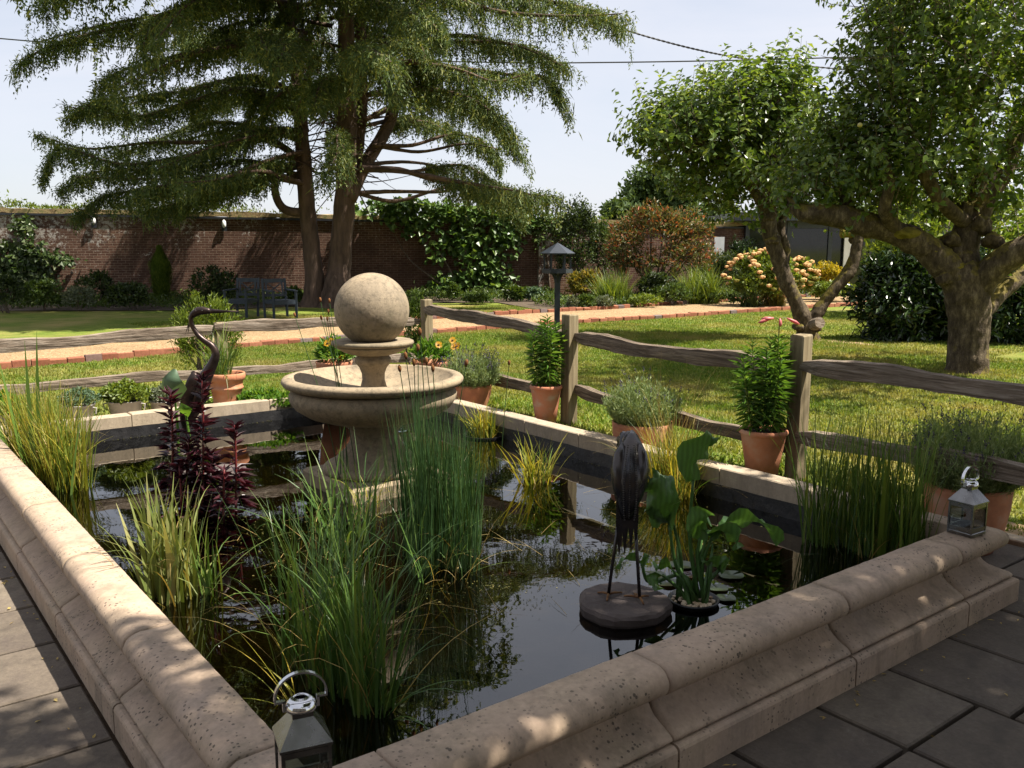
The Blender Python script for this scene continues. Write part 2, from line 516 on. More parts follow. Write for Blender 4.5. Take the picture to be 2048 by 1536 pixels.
lf = m.math('ADD', m.math('ADD', m.math('MULTIPLY', m.math('SUBTRACT', m.noise(tc, 7.5, 9, .75), .25), 2.0), m.math('MULTIPLY', m.noise(tc, .9, 5, .6), .9)), m.math('ADD', lz, lx))
col = m.mix(m.ramp(m.math('MULTIPLY', lf, .6), [(.80, 0.0), (.88, .72)]), col, m.ramp(m.noise(tc, 30, 4), [(.3, (.32, .30, .275)), (.7, (.54, .51, .46))]))
hb = m.math('SUBTRACT', m.math('MULTIPLY', m.noise(tc, 30, 5), .6), br.outputs['Fac'])
MAT['wall_brick'] = m.done(m.pbr(col, .92, 0, m.bump(hb, .9, .012), .15))

m = M('water')
v = m.coord()
h = m.math('ADD', m.noise(v, 2.2, 2, .4), m.math('MULTIPLY', m.noise(v, 11, 2, .5), .12))
nrm = m.bump(h, .10, .02)
fr = m.n('Fresnel', IOR=1.75, Normal=nrm).outputs[0]
gl = m.n('BsdfGlossy', Color=(1, 1, 1, 1), Roughness=.012, Normal=nrm).outputs[0]
tr = m.n('BsdfTransparent', Color=(.17, .135, .07, 1)).outputs[0]
MAT['water'] = m.done(m.n('MixShader', i0=fr, i1=tr, i2=gl).outputs[0])

m = M('lantern_steel')
f = m.noise(m.coord(), 14, 5, .6)
MAT['lantern_steel'] = m.done(m.pbr(m.ramp(f, [(.3, (.13, .125, .12)), (.7, (.24, .235, .23))]), m.ramp(f, [(.3, .18), (.7, .34)]), 1.0))
m = M('lantern_lid')
MAT['lantern_lid'] = m.done(m.pbr((.62, .62, .63), .12, 1.0, m.bump(m.noise(m.coord(), 6, 2), .08, .01)))
m = M('lantern_glass')
g = m.n('BsdfGlossy', Color=(.9, .9, .9, 1), Roughness=.02).outputs[0]
t = m.n('BsdfTransparent', Color=(.72, .76, .72, 1)).outputs[0]
fr = m.math('ADD', m.math('MULTIPLY', m.n('Fresnel', IOR=1.5).outputs[0], .9), m.math('MULTIPLY', m.noise(m.coord(), 20, 3), .04))
MAT['lantern_glass'] = m.done(m.n('MixShader', i0=fr, i1=t, i2=g).outputs[0])
m = M('window_glass')
MAT['window_glass'] = m.done(m.pbr(m.ramp(m.noise(m.coord(), 3, 3), [(.3, (.008, .009, .01)), (.7, (.02, .022, .024))]), .05, 0, spec=.5))

m = M('heron_metal')
f = m.noise(m.coord(), 9, 6, .65)
col = m.ramp(f, [(.3, (.022, .016, .015)), (.55, (.055, .04, .036)), (.75, (.10, .062, .045))])
MAT['heron_metal'] = m.done(m.pbr(col, m.ramp(m.noise(m.coord(), 30, 4), [(.3, .25), (.7, .45)]), .85, m.bump(m.noise(m.coord(), 22, 5), .35, .006)))
blotch_mat('heron_dark', (.010, .010, .012), (.022, .021, .024), 9, .24, .3, 24, .005, metal=.35, c3=(.04, .03, .025), spec=.6)
blotch_mat('heron_rust', (.10, .042, .018), (.22, .12, .05), 40, .7, .6, 90, .004, metal=.4)
blotch_mat('weld', (.03, .027, .027), (.12, .11, .10), 60, .4, .5, 90, .003, metal=.9)

leaf_mat('cedar_green', (.048, .082, .028), (.105, .148, .042), (.25, .26, .065), .28, .55, .25, (1.25, 1.15, .5))
leaf_mat('cedar_dark', (.022, .038, .015), (.042, .062, .020), (.07, .085, .022), .18, .6, .2, (1.2, 1.15, .5))
leaf_mat('apple_leaf', (.055, .10, .016), (.105, .165, .028), (.24, .30, .075), .46, .32, .5)
leaf_mat('apple_under', (.028, .05, .012), (.05, .085, .018), (.17, .20, .10), .3, .4, .4)
leaf_mat('laurel_leaf', (.012, .028, .008), (.025, .050, .012), (.05, .085, .02), .15, .22, .6)
leaf_mat('dark_shrub', (.020, .036, .010), (.042, .066, .016), (.07, .10, .022), .3)
leaf_mat('mid_shrub', (.035, .065, .012), (.07, .115, .022), (.12, .165, .035), .35)
leaf_mat('light_shrub', (.08, .125, .015), (.14, .19, .028), (.22, .27, .045), .4)
leaf_mat('grey_shrub', (.075, .095, .055), (.125, .15, .09), (.20, .22, .15), .3)
leaf_mat('photinia', (.075, .10, .03), (.135, .12, .042), (.42, .12, .06), .3)
leaf_mat('fig_leaf', (.04, .085, .014), (.085, .155, .028), (.16, .24, .05), .35, .4, .45)
leaf_mat('yellow_shrub', (.20, .19, .015), (.38, .30, .02), (.55, .38, .03), .35)
leaf_mat('gold_shrub', (.07, .08, .012), (.17, .15, .02), (.34, .23, .03), .3)
leaf_mat('far_tree', (.045, .075, .026), (.075, .115, .038), (.10, .14, .05), .25, .6, .2)
leaf_mat('conifer', (.05, .085, .008), (.085, .125, .012), (.12, .16, .02), .25, .6, .2)
leaf_mat('reed_green', (.05, .10, .018), (.10, .17, .03), (.21, .25, .055), .35, .4, .4)
leaf_mat('reed_dark', (.04, .09, .02), (.08, .15, .03), (.15, .20, .045), .3, .4, .4)
leaf_mat('rush_green', (.022, .060, .020), (.045, .095, .028), (.085, .13, .035), .25, .45, .4)
leaf_mat('sedge_yellow', (.15, .18, .025), (.32, .29, .04), (.48, .37, .07), .4, .45, .35)
leaf_mat('straw', (.24, .17, .06), (.38, .28, .10), (.46, .36, .15), .3, .6, .2)
leaf_mat('iris_variegated', (.11, .15, .035), (.24, .26, .085), (.40, .37, .16), .35, .42, .35)
leaf_mat('fish_red', (.30, .05, .04), (.36, .07, .05), None, .0, .4, .3)
leaf_mat('lobelia', (.022, .006, .010), (.048, .012, .018), (.10, .04, .048), .14, .24, .65, (1.6, .5, .5))
leaf_mat('lobelia_stem', (.10, .012, .014), (.13, .02, .02), None, .05, .4, .4)
leaf_mat('lavender_leaf', (.11, .165, .06), (.20, .26, .11), (.34, .39, .21), .3, .6, .2)
leaf_mat('lavender_flower', (.035, .025, .06), (.06, .045, .10), (.09, .07, .13), .1, .7, .2)
leaf_mat('lily_leaf', (.05, .115, .018), (.09, .185, .03), (.17, .28, .05), .35, .35, .45)
leaf_mat('lily_bud', (.50, .12, .12), (.62, .20, .20), (.42, .06, .08), .3, .4, .4, (1.2, .8, .8))
leaf_mat('herb_green', (.06, .15, .018), (.11, .22, .03), (.19, .30, .05), .4)
leaf_mat('herb_blue', (.06, .11, .06), (.10, .16, .095), (.16, .22, .14), .3)
leaf_mat('petal_yellow', (.42, .20, .01), (.52, .27, .012), (.55, .34, .02), .3)
leaf_mat('petal_brown', (.05, .02, .01), (.09, .035, .015), None, .05)
leaf_mat('cattail', (.10, .045, .018), (.17, .075, .03), (.24, .12, .05), .05, .9, .1)
leaf_mat('pad', (.03, .05, .02), (.05, .07, .03), (.09, .05, .035), .1, .3, .4)
leaf_mat('weed_float', (.06, .07, .015), (.13, .125, .03), (.26, .22, .08), .3, .6, .3)
leaf_mat('hydrangea', (.58, .27, .15), (.62, .40, .18), (.55, .48, .18), .2, .8, .1, (1.1, .9, .7))
leaf_mat('ivory', (.55, .50, .36), (.66, .62, .48), None, .2)
leaf_mat('apple_fruit', (.45, .20, .10), (.38, .33, .10), None, .0, .3, .5)

m = M('arum')
v = m.coord()
wv = m.n('TexWave', Vector=v, Scale=16.0, Distortion=2.5, Detail=2.0).outputs['Fac']
rnd = m.n('NewGeometry').outputs['Random Per Island']
col = m.ramp(rnd, [(0, (.05, .11, .03)), (.6, (.07, .15, .038)), (1, (.12, .21, .055))])
col = m.mix(.45, col, m.ramp(wv, [(.2, .75), (.8, 1.3)]), 'MULTIPLY')
a = m.pbr(col, .34, 0, m.bump(wv, .25, .004), .45)
b = m.n('BsdfTranslucent', Color=m.mix(1.0, col, (1.3, 1.25, .5), 'MULTIPLY')).outputs[0]
MAT['arum'] = m.done(m.n('MixShader', i0=.3, i1=a, i2=b).outputs[0])
# ------------------------------------------------------------------ the ground
OUT_S, OUT_R = S0 - .208, R0 - .208                 # outer faces of the pond's plinth
PATIO_S1 = 5.0                            # the patio's right-hand edge
def grid_sheet(ss, rs, keep, zf):
    ss, rs = np.asarray(ss), np.asarray(rs)
    a, b = np.meshgrid(ss, rs, indexing='ij')
    z = zf(a, b)
    V = a[..., None] * U1 + b[..., None] * U2 + z[..., None] * UZ
    nr = len(rs)
    F = []
    for i in range(len(ss) - 1):
        for j in range(nr - 1):
            if keep((ss[i] + ss[i + 1]) / 2, (rs[j] + rs[j + 1]) / 2):
                F.append([i * nr + j, (i + 1) * nr + j, (i + 1) * nr + j + 1, i * nr + j + 1])
    return V.reshape(-1, 3), F
g = Geo()
ss = np.unique(np.round(np.concatenate([[-400, -200, -100, -50, -25, -12, -6], np.arange(-4, 16.01, .25), [S1 + .12, OUT_S, PATIO_S1 + .12, 18, 22, 30, 45, 80, 150, 400]]), 3))
rs = np.unique(np.round(np.concatenate([[-400, -150, -60, -20, -8, -4], np.arange(-2, 16.01, .25), [R1 + .12, OUT_R, 2.32, 18, 21, 25, 30, 36, 45, 60, 100, 200, 400]]), 3))
def lawn_keep(s, r):
    if OUT_S + .05 < s < S1 + .1 and OUT_R + .05 < r < R1 + .1: return False        # pond
    if s < OUT_S + .02 and -20 < r < 7.6 and s > -12: return False                   # patio, left
    if r < 2.32 and r > -20 and -12 < s < PATIO_S1 + .1: return False                # patio, front
    return True
V, F = grid_sheet(ss, rs, lawn_keep, lambda s, r: ground_z(s, r))
g.add(V, F)
lawn = g.build('lawn', MAT['lawn'], smooth=True)
tag(lawn, kind='structure')

def _PN(s): return 13.3 + .78 * sstep(0.5, 7, s) - .2 * sstep(13, 20, s)
def _PF(s): return 16.0 + .9 * sstep(2, 9, s)
# short mown grass on the part of the lawn near enough to show blades
def scatter(n, smin, smax, rmin, rmax, ok):
    s = rng.uniform(smin, smax, n); r = rng.uniform(rmin, rmax, n)
    k = ok(s, r); s, r = s[k], r[k]
    return s, r
def visible(P, m=40):
    d = P - np.array([0, 0, EYE])
    zc = d[:, 1] * CP - d[:, 2] * SP
    px = 1024 + FPX * d[:, 0] / np.maximum(zc, .01)
    return (zc > .5) & (px > -m) & (px < 2048 + m)
P_ = []
for (n, a, b, c, d) in ((330000, 3.6, 13.5, 1.8, 14.1), (90000, 1.0, 8.0, 7.2, 14.1), (60000, 13.0, 20, 6, 14.1), (60000, 5, 15, 16.2, 20)):
    s, r = scatter(n, a, b, c, d, lambda s, r: ~((s < S1 + .16) & (r < R1 + .16)) & ~((s < PATIO_S1 + .15) & (r < 2.35)) & ((r < _PN(s) - .05) | (r > _PF(s) + .1)))
    P = s[:, None] * U1 + r[:, None] * U2 + ground_z(s, r)[:, None] * UZ
    P_.append(P[visible(P)])
P = np.concatenate(P_)
n = len(P)
az = rng.uniform(0, 2 * np.pi, n); ln = rng.uniform(0, .9, n); h = rng.uniform(.018, .042, n) * (1 + .5 * (rng.random(n) < .06))
wd = rng.uniform(.006, .012, n)
D = np.stack([np.cos(az) * np.sin(ln), np.sin(az) * np.sin(ln), np.cos(ln)], -1)
S_ = np.stack([-np.sin(az), np.cos(az), 0 * az], -1)
V = np.stack([P - S_ * wd[:, None], P + S_ * wd[:, None], P + D * h[:, None]], 1).reshape(-1, 3)
g = Geo().add(V, np.arange(n * 3).reshape(-1, 3))
tag(g.build('mown_grass', MAT['grass_blade']), 'short mown grass covering the lawn behind the fence', 'grass', kind='stuff')

# bare dry ring of soil round the small apple tree
def disc(c, ra, rb, rot, z, n=28, jit=.12):
    a = np.linspace(0, 2 * np.pi, n, endpoint=False)
    k = 1 + rng.normal(0, jit, n)
    x, y = np.cos(a) * ra * k, np.sin(a) * rb * k
    V = [np.array([c[0], c[1], z])] + [np.array([c[0] + x[i] * math.cos(rot) - y[i] * math.sin(rot), c[1] + x[i] * math.sin(rot) + y[i] * math.cos(rot), z]) for i in range(n)]
    return np.array(V), [[0, 1 + i, 1 + (i + 1) % n] for i in range(n)]

# ------------------------------------------------------------------ gravel path with brick edging
def PN(s): return 13.3 + .78 * sstep(0.5, 7, s) - .2 * sstep(13, 20, s)
def PF(s): return 16.0 + .9 * sstep(2, 9, s)
g = Geo()
V, F = grid_sheet(np.arange(-6, 40.1, .5), np.linspace(0, 1, 6), lambda s, r: True, lambda s, r: 0 * s + .012)
_s = np.repeat(np.arange(-6, 40.1, .5), 6); _k = np.tile(np.linspace(0, 1, 6), len(_s) // 6)
V = _s[:, None] * U1 + (PN(_s) + (PF(_s) - PN(_s)) * _k)[:, None] * U2 + .012 * UZ
path = tag(g.add(V, F).build('gravel_path', MAT['gravel']), kind='structure')
bv, bf = box((0, 0, 0), (.108, .052, .055), ch=.008)
brick_me = Geo().add(bv, bf).mesh('brick', MAT['edging_brick'])
def lay_brick(s, r, z, dyaw=0.0, tilt=0.0):
    o = bpy.data.objects.new('brick', brick_me)
    COL.objects.link(o)
    p = SRZ(s, r, z)
    o.location = p
    o.rotation_euler = (tilt, random.uniform(-.03, .03), POND_ROT + dyaw)
    return attach(o, path)
s = 0.6
while s < 23.5:
    L = .228 * random.uniform(.99, 1.03)
    lay_brick(s, PN(s) + random.uniform(-.018, .018) + .05 * math.sin(s * .7), .035 + random.uniform(-.012, .012), random.uniform(-.05, .05), random.uniform(-.12, .12))
    s += L
s = 1.2
while s < 26:
    L = .228 * random.uniform(.99, 1.05)
    jump = .0 if s < 17.2 else .28
    if not (17.0 < s < 17.25 or 21.4 < s < 21.6):
        lay_brick(s, PF(s) + jump + random.uniform(-.025, .025) + .06 * math.sin(s * .6), .04 + random.uniform(-.015, .02), random.uniform(-.08, .08), random.uniform(-.15, .2))
    s += L

# ------------------------------------------------------------------ patio
g = Geo()
for (a0, a1, b0, b1) in ((-12, OUT_S + .02, -20, 7.6), (OUT_S + .02, PATIO_S1 + .13, -20, OUT_R + .04), (S1 + .05, PATIO_S1 + .13, OUT_R + .04, 2.5)):
    V = [SRZ(a0, b0, -.035), SRZ(a1, b0, -.035), SRZ(a1, b1, -.035), SRZ(a0, b1, -.035)]
    g.add(V, [[0, 1, 2, 3]])
patio = tag(g.build('patio', MAT['joint_soil']), kind='structure')
def lay_slab(s0, s1, r0, r1, kind=None, zz=0.0, name='paving_slab'):
    gap = .009
    c = SRZ((s0 + s1) / 2, (r0 + r1) / 2, -.03 + zz)
    V, F = box((0, 0, 0), ((s1 - s0) / 2 - gap, (r1 - r0) / 2 - gap, .03), ch=.006)
    o = Geo().add(V, F).build(name, MAT[kind or random.choice(['slab_stone', 'slab_stone', 'slab_stone_b'])], None)
    o.location = c
    o.rotation_euler = (random.uniform(-.004, .004), random.uniform(-.004, .004), POND_ROT)
    attach(o, patio)
# right-hand patio: courses run along U2
cs = [OUT_S + .0, 1.25, 1.71, 2.17, 2.633, 3.10, 3.56, 4.03, 4.50, PATIO_S1]
for i in range(len(cs) - 1):
    end = OUT_R + .03 if cs[i + 1] < S1 + .15 else 2.30
    if cs[i] < S1 < cs[i + 1]: end = OUT_R + .03
    r = end
    first = True
    while r > -2.2:
        L = random.choice([.36, .46, .46, .69])
        if first and abs(cs[i] - 2.633) < .01: L = .364 + .0; first = False
        elif first: L *= random.uniform(.5, 1); first = False
        lay_slab(cs[i], cs[i + 1], r - L, r)
        r -= L
# left-hand patio: courses run along U1
rr = np.arange(1.12, 7.7, .46) + .0
for i in range(len(rr) - 1):
    s = OUT_S
    first = True
    while s > -4.6:
        L = random.choice([.46, .46, .69, .92])
        if first: L *= random.uniform(.55, 1.0); first = False
        lay_slab(s - L, s, rr[i], rr[i + 1])
        s -= L
for i in range(7):
    s = OUT_S
    while s > -3.5:
        L = random.choice([.46, .69]); lay_slab(s - L, s, 1.12 - .46 * (i + 1), 1.12 - .46 * i); s -= L
# stone strip between patio and lawn
r = -2.0
while r < 3.0:
    L = random.uniform(.55, .8)
    lay_slab(PATIO_S1 + .005, PATIO_S1 + .135, r, r + L, 'coping_stone', .02, 'edging_stone')
    r += L
# scruffy soil along the strip
g = Geo()
V, F = grid_sheet(np.linspace(PATIO_S1 + .13, PATIO_S1 + .36, 4), np.linspace(-2, 3.2, 40), lambda s, r: True, lambda s, r: .012 + .012 * np.sin(r * 9) * np.sin(s * 20))
tag(g.add(V, F).build('bare_soil_strip', MAT['soil_dry']), kind='structure')

# ------------------------------------------------------------------ pond
pond = thing('stone_pond', 'large raised rectangular pond with moulded buff stone rim and plinth', 'pond', SRZ((S0 + S1) / 2, (R0 + R1) / 2, 0))
T = R0 - OUT_R
# section of the moulding: (distance out from the inner edge, height)
def section():
    pr = [(0.0, .02), (0.0, RIM - .006), (.006, RIM)]
    pr += [(T - .125, RIM)]
    for a in np.linspace(84, -72, 11): pr.append((T - .102 + .060 * math.cos(R(a)), RIM - .051 + .051 * math.sin(R(a))))
    pr += [(T - .106, RIM - .106), (T - .119, RIM - .113), (T - .126, RIM - .124), (T - .125, RIM - .137), (T - .117, RIM - .152), (T - .101, RIM - .168), (T - .079, RIM - .182),
           (T - .054, RIM - .194), (T - .034, RIM - .204), (T - .024, RIM - .2135), (T - .023, RIM - .222), (T - .030, RIM - .2285), (T - .05, RIM - .231)]
    return pr
SEC = section()
ZPL = RIM - .2305
PLN = [(0.0, .0), (0.0, ZPL - .001), (T - .014, ZPL - .001), (T - .004, ZPL - .007), (T, ZPL - .016), (T, .0)]
def run_block(axis, a, b, sec, ma, mb, n):
    """moulding along one wall. axis 'f': front wall (along s), 'l': left wall (along r). ma/mb: mitre at the ends (+1: a mitred corner)"""
    V, F = [], []
    k = len(sec)
    ts = np.linspace(0, 1, n)
    for t in ts:
        for (o, z) in sec:
            p0 = a - ma * (o if True else 0); p1 = b + mb * o
            q = p0 + (p1 - p0) * t
            V.append(SRZ(q, R0 - o, z) if axis == 'f' else SRZ(S0 - o, q, z))
    for i in range(n - 1):
        for j in range(k):
            j2 = (j + 1) % k
            f = [i * k + j, i * k + j2, (i + 1) * k + j2, (i + 1) * k + j]
            F.append(f if axis == 'f' else f[::-1])
    F.append([j for j in range(k)][::-1] if axis == 'f' else [j for j in range(k)])
    e = [(n - 1) * k + j for j in range(k)]
    F.append(e if axis == 'f' else e[::-1])
    return np.array(V), F
def soften(V, amt):
    return V + rng.normal(0, amt, V.shape)
JG = .005
fj = [S0, .993, 1.91, 2.869, 3.725, S1]            # joints of the front wall
lj = [R0, 2.04, 2.968, 3.9, 4.83, 5.76, 6.69, R1 + .12]
def wall_blocks(axis, joints, corner_lo, corner_hi):
    for i in range(len(joints) - 1):
        lo, hi = joints[i], joints[i + 1]
        ma = 1 if (i == 0 and corner_lo) else 0
        mb = 1 if (i == len(joints) - 2 and corner_hi) else 0
        n = max(3, int((hi - lo) / .03))
        V, F = run_block(axis, lo + (JG if not ma else 0.0015), hi - (JG if not mb else 0), SEC, ma, mb, n)
        dz = random.uniform(-.002, .002)
        V = soften(V, .0005); V[:, 2] += dz
        o = Geo().add(V, F).build('moulded_stone', MAT['pond_stone'], pond, smooth=True)
        V, F = run_block(axis, lo + (JG if not ma else 0.0015), hi - (JG if not mb else 0), PLN, ma, mb, 4)
        Geo().add(V, F).build('plinth_stone', MAT['pond_stone'], pond)
wall_blocks('f', fj, True, True)
wall_blocks('l', lj, True, False)
# return of the right-hand corner block
def corner_return():
    sec = SEC
    k = len(sec); V = []; F = []
    for t, (q0) in enumerate((0, 1)):
        for (o, z) in sec:
            V.append(SRZ(S1 + o, R0 - o + .0 if q0 == 0 else R0 + .30, z))
    for j in range(k):
        j2 = (j + 1) % k
        F.append([j, j2, k + j2, k + j])
    F.append(list(range(k, 2 * k)))
    return np.array(V), F
V, F = corner_return()
Geo().add(V, F).build('moulded_stone', MAT['pond_stone'], pond, smooth=True)
V = []
for q in (0, 1):
    for (o, z) in PLN: V.append(SRZ(S1 + o, R0 - o if q == 0 else R0 + .30, z))
k = len(PLN)
Geo().add(np.array(V), [[j, (j + 1) % k, k + (j + 1) % k, k + j] for j in range(k)] + [list(range(k, 2 * k))]).build('plinth_stone', MAT['pond_stone'], pond)
# mortar core seen in the joints
g = Geo()
for (c, hx, hy) in ((SRZ((S0 + S1) / 2, R0 - .041, .12), (S1 - S0) / 2 + .03, .036), (SRZ(S0 - .041, (R0 + R1) / 2, .12), .036, (R1 - R0) / 2 + .05)):
    V, F = box(c, (hx, hy, .10), U1, U2); g.add(V, F)
    V, F = box(c + UZ * .158, (hx, hy * .8, .05), U1, U2); g.add(V, F)
g.build('mortar_core', MAT['joint_soil'], pond)
# flat coping along the far and right-hand walls
def coping(lo, hi, fixed, axis, w=.125):
    L = hi - lo
    c = SRZ((lo + hi) / 2, fixed + w / 2, RIM - .05) if axis == 's' else SRZ(fixed + w / 2, (lo + hi) / 2, RIM - .05)
    half = (L / 2 - .003, w / 2, .05) if axis == 's' else (w / 2, L / 2 - .003, .05)
    V, F = box(c + UZ * random.uniform(-.003, .003), half, U1, U2, ch=.006)
    Geo().add(V, F).build('coping_slab', MAT['coping_stone'], pond)
cuts = [S0 - .1, 1.15, 1.75, 2.30, 2.85, 3.4, S1 + .125]
for a, b in zip(cuts[:-1], cuts[1:]): coping(a, b, R1, 's')
cuts = [R0 + .31, 2.62, 3.23, 3.85, 4.45, 5.05, 5.65, 6.3, R1]
for a, b in zip(cuts[:-1], cuts[1:]): coping(a, b, S1, 'r')
# lower stone ledge behind the coping
for a in np.arange(3.3, R1, .62):
    V, F = box(SRZ(S1 + .125 + .062, a + .31, .235), (.06, .307, .045), U1, U2, ch=.005)
    Geo().add(V, F).build('ledge_slab', MAT['coping_stone'], pond)
for a in np.arange(S0, S1 - .3, .66):
    V, F = box(SRZ(a + .33, R1 + .125 + .062, .235), (.327, .06, .045), U1, U2, ch=.005)
    Geo().add(V, F).build('ledge_slab', MAT['coping_stone'], pond)
# black liner: walls and bed
BED = -.22
g = Geo()
def wavy(p, q, n, z0, z1, nrm):
    V = []
    for i in range(n + 1):
        for j in range(5):
            c = p + (q - p) * i / n
            V.append(c + UZ * (z0 + (z1 - z0) * j / 4) + nrm * (rng.normal(0, .0045) + .004))
    F = [[i * 5 + j, (i + 1) * 5 + j, (i + 1) * 5 + j + 1, i * 5 + j + 1] for i in range(n) for j in range(4)]
    return V, F
e = .012
for (p, q, nn) in ((SRZ(S0 + e, R1 - e), SRZ(S1 - e, R1 - e), -U2), (SRZ(S1 - e, R0 + e), SRZ(S1 - e, R1 - e), -U1), (SRZ(S0 + e, R0 + e), SRZ(S0 + e, R1 - e), U1), (SRZ(S0 + e, R0 + e), SRZ(S1 - e, R0 + e), U2)):
    V, F = wavy(p, q, 60, BED, RIM - .090, nn)
    g.add(V, F)
g.build('liner', MAT['liner'], pond, smooth=True)
g = Geo()
V, F = grid_sheet(np.linspace(S0, S1, 24), np.linspace(R0, R1, 36), lambda s, r: True, lambda s, r: BED + .16 * sstep(.5, .9, np.exp(-((s - 2.1) ** 2 / .5 + (r - 4.6) ** 2 / 1.2))) + .03 * np.sin(s * 5) * np.sin(r * 4))
tag(g.add(V, F).build('pond_bed', MAT['pond_bed'], smooth=True), kind='structure')
g = Geo()
V, F = grid_sheet(np.linspace(S0 + .006, S1 - .006, 2), np.linspace(R0 + .006, R1 - .006, 2), lambda s, r: True, lambda s, r: 0 * s + WATER)
tag(g.add(V, F).build('pond_water', MAT['water']), kind='structure')

# ------------------------------------------------------------------ the old garden wall
WA, WB = np.array([-26.0, 24.65, 0]), np.array([8.45, 31.83, 0])
WD = unit(WB - WA); WNn = np.array([WD[1], -WD[0], 0])       # faces the camera
WL = np.linalg.norm(WB - WA)
def wall_top(x):                                            # x: metres from the left end
    return 2.86 - .0128 * np.minimum(x, 37.)
def wall_pt(px):                                            # distance along the wall under a photo column
    d = _ray(px, 495); k = d[0] / d[1]
    x = (k * WA[1] - WA[0]) / (WD[0] - k * WD[1])
    return x
wall = thing('garden_wall', 'long weathered red brick garden wall with white lichen behind the lawn', 'wall', WA + WD * WL / 2)
def wall_part(name, y0, y1, zlo, zhi, mat, rough=0.0):
    xs = np.linspace(0, WL, 90)
    V = []
    for x in xs:
        for (y, z) in ((y0, zlo(x)), (y0, zhi(x)), (y1, zhi(x)), (y1, zlo(x))):
            V.append((x, -y, z + (rng.normal(0, rough) if rough else 0)))
    F = []
    for i in range(len(xs) - 1):
        for j in range(4):
            F.append([i * 4 + j, i * 4 + (j + 1) % 4, (i + 1) * 4 + (j + 1) % 4, (i + 1) * 4 + j][::-1])
    F.append([0, 1, 2, 3]); e = (len(xs) - 1) * 4; F.append([e + 3, e + 2, e + 1, e])
    o = Geo().add(np.array(V), F).build(name, MAT[mat])
    o.location = WA; o.rotation_euler = (0, 0, math.atan2(WD[1], WD[0]))
    return attach(o, wall)
wall_part('brick_face', 0.0, -.36, lambda x: -.2, lambda x: wall_top(x) - .16, 'wall_brick')
wall_part('drip_course', .07, -.40, lambda x: wall_top(x) - .158, lambda x: wall_top(x) - .095, 'dark_frame')
wall_part('coping', .045, -.38, lambda x: wall_top(x) - .094, lambda x: wall_top(x) + .05, 'mortar_top', .02)
# shallow buttress pier near the bird table
xp = wall_pt(1088)
V, F = box((0, 0, 0), (.22, .09, 1.05)); o = Geo().add(V, F).build('pier', MAT['wall_brick'])
o.location = WA + WD * xp + WNn * .085 + UZ * 1.04; o.rotation_euler = (0, 0, math.atan2(WD[1], WD[0])); attach(o, wall)

# flower beds along the wall and beyond the path
def bed(name, pts, z=.02):
    V = [np.array([p[0], p[1], z]) for p in pts]
    o = Geo().add(V, [list(range(len(V)))]).build(name, MAT['soil'])
    return tag(o, kind='structure')
bed('wall_border', [on_z(-700, 632), on_z(0, 623), on_z(400, 622), on_z(620, 612), on_z(800, 606), on_z(1080, 606), on_z(1120, 606)] + [WA + WD * x for x in (wall_pt(1120), wall_pt(600), 2)])
bed('path_border', [SRZ(s, PF(s) + .06 + (.28 if s > 17.2 else 0), 0) for s in (14.2, 17.1, 17.3, 26)] + [SRZ(27, 24, 0), SRZ(15.5, 21, 0)], .024)
# ------------------------------------------------------------------ split-rail fence
FS, FR = 4.55, 7.60
def post(parent, s, r, top, rot=0.0, w=.062):
    z0 = float(ground_z(s, r)) - .15
    hh = (top - z0) / 2
    V, F = box((0, 0, 0), (w, w * .95, hh), ch=.006)
    V = soften(V, .002)
    o = Geo().add(V, F).build('post', MAT['oak_post'])
    o.location = SRZ(s, r, z0 + hh); o.rotation_euler = (0, 0, POND_ROT + rot)
    attach(o, parent)
    return o
def rail(parent, p, q, hgt=.085, thick=.05, bow=.03, mat='oak_rail', taper=(.55, .55)):
    p, q = np.asarray(p, float), np.asarray(q, float)
    L = np.linalg.norm(q - p)
    n = 34
    x = np.linspace(0, L, n)
    t = x / L
    ph = rng.uniform(0, 6, 4)
    off = bow * .8 * np.sin(t * np.pi + .2 * np.sin(ph[0])) * rng.choice([-1, 1]) + .008 * np.sin(t * 8 + ph[0]) + .004 * np.sin(t * 23 + ph[1])
    offy = .014 * np.sin(t * 7 + ph[2])
    e = np.minimum(1, np.minimum(taper[0] + t * 7, taper[1] + (1 - t) * 7))
    hv = hgt * e * (1 + .13 * np.sin(t * 13 + ph[3]) + rng.normal(0, .03, n))
    tv = thick * e * (1 + .12 * np.sin(t * 11 + ph[1]))
    prof = [(-.95, -.9), (.0, -1), (.9, -.92), (1, -.1), (.85, .85), (.1, 1), (-.92, .88), (-1, .1)]
    V = []
    for i in range(n):
        for (a, b) in prof:
            V.append((x[i], offy[i] + a * tv[i] / 2 * (1 + rng.normal(0, .04)), off[i] + b * hv[i] / 2 * (1 + rng.normal(0, .03))))
    k = len(prof)
    F = [[i * k + j, i * k + (j + 1) % k, (i + 1) * k + (j + 1) % k, (i + 1) * k + j] for i in range(n - 1) for j in range(k)]
    F.append(list(range(k))[::-1]); F.append([(n - 1) * k + j for j in range(k)])
    o = Geo().add(np.array(V), F).build('rail', MAT[mat], smooth=False)
    d = (q - p) / L
    o.location = p
    o.rotation_euler = (0, -math.asin(d[2]), math.atan2(d[1], d[0]))
    attach(o, parent)
    return o
fence = thing('rail_fence', 'split oak post-and-rail fence running right behind the potted lavender', 'fence', SRZ(FS, 4.5, ground_z(FS, 4.5)))
posts_r = [7.28, 5.19, 3.11, .95]
for i, r in enumerate(posts_r):
    post(fence, FS, r, (1.11, 1.085, 1.09, 1.08)[i], w=(.042, .047, .047, .05)[i])
